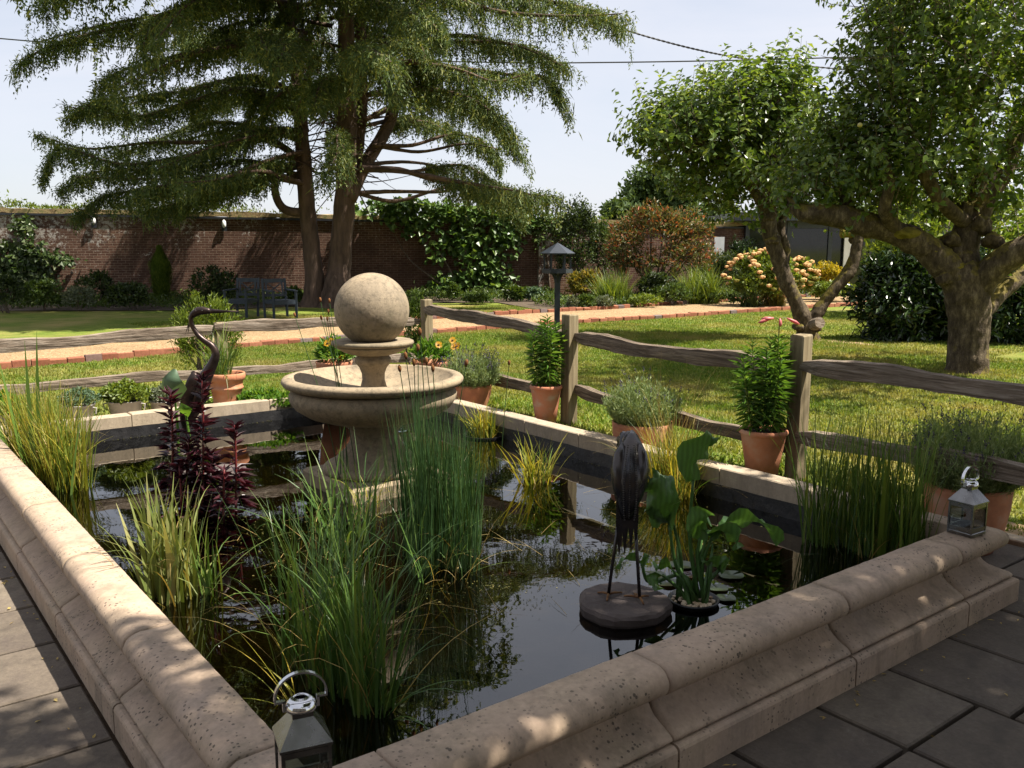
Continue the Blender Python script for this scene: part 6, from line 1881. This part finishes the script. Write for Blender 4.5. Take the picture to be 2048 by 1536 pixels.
# low ground cover filling the border under the wall
def ground_cover(name, label, poly, n, mat, L=.10, zmax=.28):
    P = np.array([p[:2] for p in poly]); lo, hi = P.min(0), P.max(0)
    q_ = rng.uniform(lo, hi, (n * 3, 2))
    ins = np.zeros(len(q_), bool); j = len(P) - 1
    for i in range(len(P)):
        c_ = ((P[i, 1] > q_[:, 1]) != (P[j, 1] > q_[:, 1])) & (q_[:, 0] < (P[j, 0] - P[i, 0]) * (q_[:, 1] - P[i, 1]) / (P[j, 1] - P[i, 1] + 1e-9) + P[i, 0])
        ins ^= c_; j = i
    q_ = q_[ins][:n]; m_ = len(q_)
    hgt = zmax * (.35 + .65 * np.abs(np.sin(q_[:, 0] * 1.7) * np.cos(q_[:, 1] * 2.3 + q_[:, 0])))
    B = np.column_stack([q_, .03 + hgt * rng.random(m_) ** .7])
    V, F = cards(B, unit(rng.normal(0, .7, (m_, 3)) + UZ * .6), unit(UZ + rng.normal(0, .5, (m_, 3))), L * rng.uniform(.6, 1.3, m_), L * .5 * rng.uniform(.6, 1.2, m_), .15, .15)
    tag(Geo().add(V, F).build(name, MAT[mat]), label, 'ground cover', kind='stuff')
ground_cover('border_planting', 'mixed low green plants filling the border along the brick wall', [on_z(-100, 620), on_z(400, 619), on_z(620, 610), on_z(800, 604), on_z(1110, 604)] + [WA + WD * x for x in (wall_pt(1110), wall_pt(600), wall_pt(-100))], 15000, 'mid_shrub')
ground_cover('path_border_planting', 'mixed low plants filling the border beyond the gravel path', [SRZ(s, PF(s) + .25 + (.28 if s > 17.2 else 0), 0) for s in (15, 17.1, 17.3, 26)] + [SRZ(26, 20.5, 0), SRZ(15.6, 19.5, 0)], 12000, 'mid_shrub', .11, .34)
# the little golden conifer
b = on_z(325, 606)
root = thing('dwarf_conifer', 'narrow golden-green upright conifer against the brick wall', 'conifer', b)
hh = at_y(325, 497, b[1])[2]
n = 5200
t = rng.random(n) ** .8
a = rng.uniform(0, 6.28, n)
rr_ = .25 * np.sin(np.clip(t * 2.2 + .35, 0, np.pi) ** 1.0) ** .8 * np.clip((1 - t) * 3.4, .12, 1) * rng.uniform(.6, 1.15, n) * (1 + .15 * np.sin(a * 3 + t * 14))
P = b + np.stack([np.cos(a) * rr_, np.sin(a) * rr_, t * hh], -1)
V, F = cards(P, unit(np.stack([np.cos(a) * .35, np.sin(a) * .35, np.ones(n)], -1) + rng.normal(0, .2, (n, 3))), np.stack([np.cos(a), np.sin(a), 0 * a], -1), .12, .035, .1, .0)
tag(Geo().add(V, F).build('foliage', MAT['conifer'], root), kind='stuff')
V, F = tube([b, b + UZ * hh * .5], [.03, .02], 6); Geo().add(V, F).build('stem', MAT['twig_bark'], root)

# climbers on the wall
def climber(name, label, blobs, mat, leafL, leafW, stems, off=.12, dens=240):
    x0 = np.mean([wall_pt(b_[0]) for b_ in blobs])
    root = thing(name, label, 'climber', WA + WD * x0 + WNn * .15, 'climbing plants on the wall')
    Pn, Dn, Nn_ = [], [], []
    for (px, py, rx, rz, n) in blobs:
        x = wall_pt(px); Yw = (WA + WD * x)[1] - .1
        z = at_y(px, py, Yw)[2]; k = Yw / FPX
        u = rng.normal(0, .5, n).clip(-1.1, 1.1) * rx * k; v = rng.normal(0, .5, n).clip(-1.1, 1.1) * rz * k
        w_ = rng.uniform(.03, off + .28, n)
        P = WA + WD * x + WD * u[:, None] + WNn * w_[:, None] + UZ * (z + v)[:, None]
        k_ = P[:, 2] > .03
        P = P[k_]; n = len(P)
        Pn.append(P); Dn.append(unit(WD * rng.normal(0, .7, (n, 1)) + WNn * rng.uniform(.1, .8, (n, 1)) + UZ * rng.normal(-.15, .6, (n, 1)))); Nn_.append(unit(WNn * .8 + UZ * .7 + rng.normal(0, .35, (n, 3))))
    P, D, N = map(np.concatenate, (Pn, Dn, Nn_)); n = len(P)
    s = rng.uniform(.6, 1.25, n)
    V, F = cards(P, D, N, leafL * s, leafW * s, .1, .2, .5)
    tag(Geo().add(V, F).build('foliage', MAT[mat], root), kind='stuff')
    for pts in stems:
        P = []
        for (px, py) in pts:
            x = wall_pt(px); Yw = (WA + WD * x)[1] - .12
            P.append(at_y(px, py, Yw - .08))
        V, F = tube(spline(P, 5), np.linspace(.04, .015, (len(P) - 1) * 5 + 1), 6); Geo().add(V, F).build('stem', MAT['twig_bark'], root)
    return root
climber('wall_fig', 'broad-leaved fig trained over the brick wall right of the cedar', [(800, 412, 85, 14, 300), (880, 428, 90, 18, 380), (960, 425, 80, 20, 360), (840, 450, 60, 25, 110), (930, 480, 55, 40, 300), (1005, 470, 35, 38, 260), (965, 540, 45, 32, 330), (990, 575, 45, 22, 260), (890, 570, 40, 22, 150), (1030, 440, 50, 20, 200), (780, 425, 40, 16, 110), (900, 592, 40, 12, 140), (870, 500, 25, 25, 40)], 'fig_leaf', .21, .19, [[(925, 600), (900, 540), (868, 490), (850, 450)], [(935, 600), (945, 545), (930, 500), (925, 450)], [(925, 598), (870, 560), (820, 520), (790, 470)], [(930, 600), (975, 540), (985, 480)]])
climber('wall_creeper', 'sunlit broad-leaved creeper spreading over the left end of the wall', [(55, 455, 18, 22, 150), (55, 500, 35, 20, 240), (90, 520, 45, 16, 260), (20, 530, 40, 22, 300), (60, 555, 50, 16, 260), (120, 520, 40, 8, 120), (10, 495, 20, 10, 90), (20, 560, 40, 14, 220)], 'apple_under', .17, .13, [[(60, 600), (58, 540), (60, 490), (55, 450)], [(60, 560), (100, 530), (140, 520)]])
climber('wall_climber', 'leafy climber on the wall just left of the dark holly', [(1085, 440, 40, 18, 320), (1120, 455, 30, 24, 320), (1075, 470, 18, 30, 140), (1060, 425, 40, 10, 200)], 'mid_shrub', .12, .08, [[(1100, 580), (1095, 520), (1085, 460)]])

# holly-like dark tree and others by the bird table
GR = 'shrubs behind the path'
shrub('holly_tree', 'dark glossy shrub with pointed pale top at the wall, right of the cedar', 1155, 590, 388, 108, 'dark_shrub', 4200, .11, .06, Y=28.6, group=GR, clumps=60)
shrub('light_tree', 'light green young tree tips rising above the wall by the holly', 1210, 590, 430, 60, 'mid_shrub', 900, .12, .06, Y=28.9, group=GR)
# photinia with red-brown leaves
r_, b, cen, rad, C = shrub('photinia', 'wide photinia shrub with red-brown young leaves on bare stems', 1312, 604, 396, 250, 'photinia', 9000, .15, .05, Y=27.3, group=GR, clumps=90, stems=14, depth=.6, spread=.2)
# lift its crown: stems show below
for o_ in r_.children:
    if o_.name.startswith('foliage'):
        me = o_.data; co = np.empty(len(me.vertices) * 3, np.float32); me.vertices.foreach_get('co', co); co = co.reshape(-1, 3)
        z = co[:, 2]; co[:, 2] = np.where(z < 1.0, 1.0 + (z - 1.0) * .15 + .25 * np.sin(co[:, 0] * 9), z); me.vertices.foreach_set('co', co.ravel()); me.update()
shrub('golden_shrub', 'yellow and green variegated shrub right of the bird table', 1172, 608, 540, 96, 'gold_shrub', 1500, .14, .06, group=GR, clumps=26, stems=8)
tuft('tall_grass', 'fresh green feathery grass mound beside the yellow shrub', 1225, 612, 1.15, 420, .022, 'light_shrub', .42, .35, .7, mat2='mid_shrub')
tuft('tall_grass', 'broad fountain of arching light green grass beneath the photinia', 1400, 607, 1.35, 520, .024, 'light_shrub', .55, .4, 1.1, mat2='mid_shrub')
shrub('border_shrub', 'dark green leafy plant under the photinia stems', 1310, 609, 545, 90, 'dark_shrub', 1400, .12, .06, group=GR)
shrub('border_shrub', 'olive green mound left of the hydrangea', 1345, 611, 568, 90, 'mid_shrub', 1500, .11, .035, group=GR)
shrub('border_shrub', 'low yellow-flecked mound on the path edge below photinia', 1290, 615, 588, 80, 'light_shrub', 900, .09, .045, group=GR, stems=0)
shrub('silver_plant', 'small silver-leaved plant at the path edge by the bird table', 1208, 619, 592, 42, 'grey_shrub', 700, .09, .03, group=GR, stems=0)
shrub('silver_plant', 'pale silver tuft right behind the bird table post', 1145, 621, 590, 26, 'grey_shrub', 400, .08, .03, group=GR, stems=0)
shrub('border_shrub', 'green mound between the two silver plants', 1172, 620, 590, 40, 'mid_shrub', 700, .10, .04, group=GR, stems=0)
shrub('border_shrub', 'low cream-flecked cover plants in front of the arching grass', 1440, 609, 585, 90, 'mid_shrub', 1000, .09, .045, group=GR, stems=0)
shrub('border_shrub', 'dark bushy plant in front of the white panel', 1440, 600, 500, 95, 'dark_shrub', 2000, .12, .05, Y=28.8, group=GR)
shrub('bamboo', 'dark slender-leaved bamboo beside the garden room corner', 1478, 598, 468, 60, 'laurel_leaf', 1800, .16, .035, Y=29.8, group=GR)
# blue-grey low plants at the wall foot, right of the fig
shrub('border_shrub', 'blue-green plant at the wall foot left of the bird table', 1068, 604, 575, 40, 'herb_blue', 600, .12, .05, group=GR, stems=0)
shrub('border_shrub', 'leafy green plant at the wall foot below the fig', 1030, 604, 572, 54, 'mid_shrub', 800, .13, .07, group=GR, stems=0)
shrub('border_shrub', 'low green plants with yellow flower at the border\'s edge', 955, 608, 588, 70, 'mid_shrub', 900, .10, .06, group=GR, stems=0)
shrub('border_shrub', 'small bright upright shrub left of the fig\'s foot', 908, 606, 565, 30, 'mid_shrub', 600, .10, .05, group=GR, stems=0)
# hydrangea with peach heads
def heads(root, b, cen, rad, C):
    hv, hf = icos((0, 0, 0), 1.0, 1, (1, 1, .62), .07)
    me = Geo().add(hv, hf).mesh('flower_head', MAT['hydrangea'])
    me2 = Geo().add(*icos((0, 0, 0), 1.0, 1, (1, 1, .62), .07)).mesh('flower_head', MAT['gold_shrub'])
    for k in range(150):
        d = randdir(1)[0]
        if d[1] > .35 or d[2] < -.35: continue
        p = cen + d * rad * rng.uniform(.93, 1.08)
        o = bpy.data.objects.new('flower_head', me if (d[2] > .15 or rng.random() < .35) else me2)
        s = rng.uniform(.06, .10); o.scale = (s, s, s); o.location = p
        COL.objects.link(o); attach(o, root)
shrub('hydrangea', 'rounded hydrangea covered in peach and cream flower heads', 1525, 612, 502, 150, 'light_shrub', 3000, .13, .08, group=GR, extra=heads, stems=4)
shrub('hydrangea', 'smaller peach hydrangea right of the apple tree\'s left stem', 1595, 606, 515, 75, 'light_shrub', 1400, .13, .08, group=GR, extra=heads, stems=4)
shrub('yellow_flower_bush', 'bright yellow flowering bush before the garden room', 1652, 600, 522, 88, 'yellow_shrub', 2200, .10, .06, group=GR, stems=3)
shrub('border_shrub', 'fresh green plants below the yellow bush', 1665, 604, 562, 100, 'light_shrub', 1500, .11, .06, group=GR, stems=0)
tuft('dark_grass', 'low dark arching grass at the path edge below the hydrangea', 1500, 614, .75, 260, .022, 'dark_shrub', .25, .6, 1.2)
tuft('olive_grass', 'olive feathery grass in front of the hydrangea', 1545, 612, .85, 360, .018, 'gold_shrub', .35, .45, .8)
# laurel hedge on the right, in shade
for k, (px, pyb, pyt, w, Y, n, lab) in enumerate(((1800, 0, 490, 250, 15.6, 8000, 'glossy dark laurel hedge left of the big apple trunk'), (1995, 0, 500, 290, 15.2, 8000, 'glossy dark laurel hedge right of the big apple trunk'), (1890, 0, 470, 300, 16.6, 6000, 'tall dark laurel behind the big apple trunk'), (2150, 0, 470, 260, 15.8, 3000, 'dark laurel at the right picture edge'))):
    shrub('laurel', lab, px, 690, pyt, w, 'laurel_leaf', n, .15, .055, Y=Y, cat='hedge', group='laurel hedge', clumps=110, stems=3, spread=.24, depth=.7, up=-.1, low=.36)
shrub('light_tree', 'light-leaved tree glimpsed above the laurel through the apple boughs', 1880, 600, 340, 420, 'light_shrub', 4200, .18, .10, Y=21.0, group=GR, clumps=70, stems=4)

# rosemary bushes just beyond the fence
def needle_bush(label, px, pyb, pyt, wpx, Y, n=500):
    b = np.array([at_y(px, pyb, Y)[0], Y, ground_at((at_y(px, pyb, Y)[0], Y)) - .01])
    root = thing('rosemary_bush', label, 'shrub', b, 'rosemary bushes by the fence')
    h = at_y(px, pyt, Y)[2] - b[2]
    lavender(root, b + UZ * h * .30, wpx / 2 * Y / FPX * 1.5, h * .72, n, 0, 'lily_leaf' if False else 'mid_shrub')
    for k in range(5):
        V, F = tube([b, b + np.array([rng.normal(0, .06), rng.normal(0, .06), h * .45])], [.014, .006], 5); Geo().add(V, F).build('stem', MAT['twig_bark'], root)
shrub('rosemary_bush', 'bushy green rosemary behind the far heron\'s head', 412, 720, 584, 155, 'light_shrub', 4200, .055, .014, Y=9.2, group='rosemary bushes by the fence', clumps=70, stems=9, up=1.3, spread=.2, z0=.15)
shrub('rosemary_bush', 'upright rosemary right behind the fountain ball', 832, 660, 572, 62, 'mid_shrub', 1500, .06, .014, Y=9.6, group='rosemary bushes by the fence', clumps=30, stems=5, up=1.5, spread=.24, z0=.1)

# ------------------------------------------------------------------ trees beyond the wall
GB = 'trees beyond the wall'
shrub('background_tree', 'round leafy tree beyond the wall, right of the cedar', 1320, 600, 318, 210, 'far_tree', 7000, .34, .24, Y=52.0, cat='tree', group=GB, clumps=80, stems=4, z0=0)
shrub('background_tree', 'pale green tree behind the garden room roof', 1440, 600, 400, 120, 'far_tree', 2600, .32, .22, Y=48.0, cat='tree', group=GB, clumps=50, stems=3)
shrub('background_tree', 'low leafy tree beyond the wall behind the holly', 1240, 600, 395, 130, 'far_tree', 2600, .32, .22, Y=46.0, cat='tree', group=GB, clumps=50, stems=3)
shrub('background_tree', 'leafy tree beyond the apple trees on the right', 1640, 600, 395, 320, 'far_tree', 4200, .32, .22, Y=50.0, cat='tree', group=GB, clumps=60, stems=3)

# weeds along the top of the wall
n = 2600
x = np.concatenate([rng.uniform(0, WL, 900), wall_pt(10) + rng.normal(0, 1.6, 500), wall_pt(350) + rng.normal(0, .9, 400), wall_pt(425) + rng.normal(0, .7, 300), wall_pt(250) + rng.normal(0, 2.0, 500)])
x = x[(x > 0) & (x < WL)]; n = len(x)
P = WA + WD * x[:, None] - WNn * rng.uniform(-.03, .33, (n, 1)) + UZ * (wall_top(x) + .04)[:, None]
P = P + UZ * np.abs(rng.normal(0, .10, (n, 1))) * (1 + .8 * np.sin(x * 1.9)[:, None])
V, F = cards(P, unit(rng.normal(0, .6, (n, 3)) + UZ * .9), randdir(n), rng.uniform(.06, .17, n), rng.uniform(.03, .07, n), .1, .1)
tag(Geo().add(V, F).build('wall_top_weeds', MAT['light_shrub']), 'straggling weeds growing along the top of the brick wall', 'weeds', kind='stuff')

# ------------------------------------------------------------------ garden room
GY = 31.6
gx0 = at_y(1490, 500, GY)[0]; gx1 = gx0 + 7.5
room = thing('garden_room', 'low dark flat-roofed garden room with glazed front beyond the borders', 'building', ((gx0 + gx1) / 2, GY + 2, 0))
ztop = at_y(1480, 426, GY)[2]; zfas = at_y(1480, 442, GY)[2]
def bx(name, x0, x1, y0, y1, z0, z1, mat, parent=room):
    V, F = box(((x0 + x1) / 2, (y0 + y1) / 2, (z0 + z1) / 2), ((x1 - x0) / 2, (y1 - y0) / 2, (z1 - z0) / 2)); return Geo().add(V, F).build(name, MAT[mat], parent)
roof = bx('roof', gx0 - .55, gx1 + .4, GY - .6, GY + 5, zfas, ztop, 'feeder_paint')
bx('wall', gx0, gx0 + .2, GY + .22, GY + 4.6, 0, zfas, 'dark_frame')
bx('wall', gx0, gx1, GY + 4.6, GY + 4.8, 0, zfas, 'dark_frame')
bx('wall', gx1 - .2, gx1, GY + .22, GY + 4.6, 0, zfas, 'dark_frame')
bx('floor', gx0 + .2, gx1 - .2, GY + .22, GY + 4.6, 0, .06, 'slab_stone')
for k in range(6):
    xx = gx0 + k * 1.46
    bx('frame_post', xx, xx + .14, GY, GY + .2, 0, zfas, 'feeder_paint')
    if k < 5:
        w_ = bx('window', xx + .145, xx + 1.455, GY + .06, GY + .10, .12, zfas - .26, 'window_glass')
        bx('window_frame', xx + .145, xx + 1.455, GY + .03, GY + .13, zfas - .255, zfas - .003, 'feeder_paint', w_)
        bx('window_frame', xx + .145, xx + 1.455, GY + .03, GY + .13, .0, .115, 'feeder_paint', w_)
xw = at_y(1690, 500, GY - .2)[0]
bx('blind', xw, xw + .42, GY - .12, GY - .05, .6, at_y(1690, 474, GY)[2], 'white_render')
xw = at_y(1438, 500, 31.0)[0]
V, F = box((xw, 31.0, 1.62), (.17, .03, .34)); tag(Geo().add(V, F).build('white_board', MAT['white_render']), 'plain white board on the wall left of the garden room', 'board')

# ------------------------------------------------------------------ bird table
fp = on_z(1114, 658); FY = fp[1]
feed = thing('bird_table', 'tall dark slate-blue hexagonal bird table on a post beyond the fence', 'bird table', fp)
qz = lambda y: at_y(1115, y, FY)[2]
kx = FY / FPX
cx = fp[0]
def ngon(rad, z, n=6, rot=0.0):
    a = np.linspace(0, 2 * np.pi, n, endpoint=False) + rot
    return np.stack([cx + np.cos(a) * rad, FY + np.sin(a) * rad, np.full(n, z)], -1)
r_ = 34.5 * kx
A6 = ngon(r_, qz(506)); T_ = np.array([[cx, FY, qz(485)]])
roof6 = Geo()
V = np.concatenate([A6, ngon(r_, qz(506) - .018), T_]); F = [[i, (i + 1) % 6, 12] for i in range(6)] + [[6 + i, 6 + (i + 1) % 6, (i + 1) % 6, i] for i in range(6)] + [[11, 10, 9, 8, 7, 6]]
roof6.add(V, F).build('roof', MAT['feeder_paint'], feed)
for (ra, z0, z1) in ((29 * kx, qz(545), qz(540)),):
    V = np.concatenate([ngon(ra, z0), ngon(ra, z1)]); F = [[i, (i + 1) % 6, 6 + (i + 1) % 6, 6 + i] for i in range(6)] + [[5, 4, 3, 2, 1, 0], [6, 7, 8, 9, 10, 11]]
    tray = Geo().add(V, F).build('tray', MAT['feeder_paint'], feed)
lip_o, lip_i = 30.5 * kx, 28 * kx
V = np.concatenate([ngon(lip_o, qz(546)), ngon(lip_o, qz(538)), ngon(lip_i, qz(538)), ngon(lip_i, qz(546))]); F = []
for k in range(3):
    F += [[k * 6 + i, k * 6 + (i + 1) % 6, (k + 1) * 6 + (i + 1) % 6, (k + 1) * 6 + i] for i in range(6)]
Geo().add(V, F).build('tray_lip', MAT['feeder_paint'], tray)
for p in ngon(26 * kx, 0):
    V, F = box((p[0], p[1], (qz(540) + qz(507)) / 2), (.016, .016, (qz(507) - qz(540)) / 2)); Geo().add(V, F).build('upright', MAT['feeder_paint'], feed)
V, F = box((cx, FY, (qz(545)) / 2 - .05), (.055, .055, qz(545) / 2 + .05)); Geo().add(V, F).build('post', MAT['feeder_paint'], feed)
for d in (np.array([1., 0, 0]), np.array([-1., 0, 0]), np.array([0, 1., 0]), np.array([0, -1., 0])):
    s_ = np.cross(d, UZ)
    o_ = np.array([cx, FY, 0]) + d * .055
    prof = [(0, qz(566)), (.02, qz(556)), (.06, qz(549)), (.15, qz(545.5)), (0, qz(545.5))]
    V = [o_ + d * a + UZ * z + s_ * w for w in (-.02, .02) for (a, z) in prof]
    F = [[0, 1, 2, 3, 4], [9, 8, 7, 6, 5]] + [[i, (i + 1) % 5, 5 + (i + 1) % 5, 5 + i] for i in range(5)]
    Geo().add(np.array(V), F).build('bracket', MAT['feeder_paint'], feed)

# ------------------------------------------------------------------ garden chairs
def chair(px, py, rot, label):
    p = on_z(px, py)
    root = thing('garden_chair', label, 'chair', p, 'blue garden chairs under the cedar')
    X = np.array([math.cos(rot), math.sin(rot), 0]); Yv = np.array([-math.sin(rot), math.cos(rot), 0])   # X: across, Yv: towards the back
    def b_(name, a, c, w, h=None, par=root):
        P = lambda v: p + X * v[0] + Yv * v[1] + UZ * v[2]
        V, F = bar(P(a), P(c), w, h); return Geo().add(V, F).build(name, MAT['blue_paint'], par)
    W, D, SH, BH = .27, .25, .42, .90
    for s in (-1, 1):
        b_('leg', (s * W, -D, 0), (s * W, -D, .62), .05)
        b_('leg', (s * W, D, 0), (s * W, D + .09, BH), .05)
        b_('armrest', (s * W, -D - .04, .63), (s * W, D + .03, .645), .065, .03)
        b_('side_rail', (s * W, -D, SH - .04), (s * W, D, SH - .04), .03, .07)
    b_('front_rail', (-W, -D, SH - .05), (W, -D, SH - .05), .03, .08)
    for k in range(6):
        y_ = -D + .02 + k * .09
        b_('seat_slat', (-W + .03, y_, SH), (W - .03, y_, SH), .07, .02)
    bt = b_('top_rail', (-W, D + .085, BH - .05), (W, D + .085, BH - .05), .03, .09)
    b_('bottom_rail', (-W, D + .04, .52), (W, D + .04, .52), .03, .06)
    for s in (-1, 1):
        b_('stile', (s * W * .72, D + .04, .54), (s * W * .72, D + .08, BH - .09), .03, .03)
        b_('cross_brace', (-s * W * .7, D + .045 + .004 * s, .55), (s * W * .7, D + .078 + .004 * s, BH - .1), .028, .02)
chair(484, 635, R(-14), 'blue slatted garden chair nearest the rosemary, facing the pond')
chair(562, 637, R(38), 'blue slatted garden chair next to the cedar trunk, turned sideways')

# ------------------------------------------------------------------ wall lamps
for (px, py, lab) in ((187, 441, 'white oval bulkhead lamp high on the lichened left wall'), (448, 448, 'white oval bulkhead lamp on the shaded wall above the chairs')):
    x = wall_pt(px); b = WA + WD * x; Yw = b[1] - .06
    p = at_y(px, py, Yw)
    root = thing('wall_lamp', lab, 'lamp', p, 'bulkhead lamps on the wall')
    V, F = icos((0, 0, 0), 1.0, 2); V = p + V[:, :1] * WD * .065 + V[:, 1:2] * WNn * .07 + V[:, 2:3] * UZ * .135
    Geo().add(V, F).build('shade', MAT['lamp_white'], root, smooth=True)
    V, F = box(p - WNn * .015 - UZ * .09, (.075, .02, .13), WD, WNn); Geo().add(V, F).build('base', MAT['dark_frame'], root)

# ------------------------------------------------------------------ overhead cables
def cable(label, pts, rad, twist=False):
    P = spline(pts, 10)
    if twist:
        L = np.linspace(0, 1, len(P) * 6)
        Q = np.stack([np.interp(L, np.linspace(0, 1, len(P)), P[:, k]) for k in range(3)], -1)
        g = Geo()
        for s in (0, np.pi):
            a = np.arange(len(Q)) * .9 + s
            V, F = tube(Q + np.stack([0 * a, np.cos(a), np.sin(a)], -1) * rad * .8, rad, 5); g.add(V, F)
        o = g.build('overhead_cable', MAT['cable_black'])
    else:
        V, F = tube(P, rad, 6); o = Geo().add(V, F).build('overhead_cable', MAT['cable_black'])
    return tag(o, label, 'cable', 'overhead cables')
cable('straight black cable crossing the whole sky behind the cedar', [at_y(x, y, 40 - x * .002) for (x, y) in ((-300, 45), (0, 77), (300, 98), (650, 115), (1000, 125), (1200, 125), (1450, 121), (1700, 114), (2100, 98), (2400, 80))], .028)
cable('twisted black cable slanting down to the apple trees', [at_y(x, y, Y) for (x, y, Y) in ((900, -110, 26), (1090, 0, 27), (1250, 60, 28), (1420, 105, 29), (1560, 126, 30), (1760, 145, 32), (2000, 160, 34))], .018, True)
# ------------------------------------------------------------------ unseen house, added behind the camera to cut sky light on the terrace
house = thing('added_house', 'unseen dark brick house wall added behind the terrace to block sky light', 'house', (0, -6.6, 0))
def hb(name, x0, x1, y0, y1, z0, z1, mat, parent=house):
    V, F = box(((x0 + x1) / 2, (y0 + y1) / 2, (z0 + z1) / 2), ((x1 - x0) / 2, (y1 - y0) / 2, (z1 - z0) / 2)); return Geo().add(V, F).build(name, MAT[mat], parent)
hb('wall', -11, 9, -7.2, -6.6, -.3, 5.6, 'wall_brick')
for x in (-8, -4.4, .2, 4.2):
    for z in (.9, 3.5):
        w_ = hb('window', x, x + 1.3, -6.61, -6.56, z, z + 1.3, 'window_glass')
        hb('frame', x - .06, x + 1.36, -6.6, -6.54, z + 1.3, z + 1.38, 'white_render', w_)
        hb('frame', x - .06, x + 1.36, -6.6, -6.54, z - .08, z, 'white_render', w_)
V, F = [], []
V = np.array([(-11.4, -6.2, 5.5), (9.4, -6.2, 5.5), (9.4, -9.6, 8.2), (-11.4, -9.6, 8.2), (-11.4, -6.2, 5.62), (9.4, -6.2, 5.62), (9.4, -9.6, 8.32), (-11.4, -9.6, 8.32)])
F = [[3, 2, 1, 0], [4, 5, 6, 7], [0, 1, 5, 4], [1, 2, 6, 5], [2, 3, 7, 6], [3, 0, 4, 7]]
Geo().add(V, F).build('roof', MAT['slab_stone'], house)
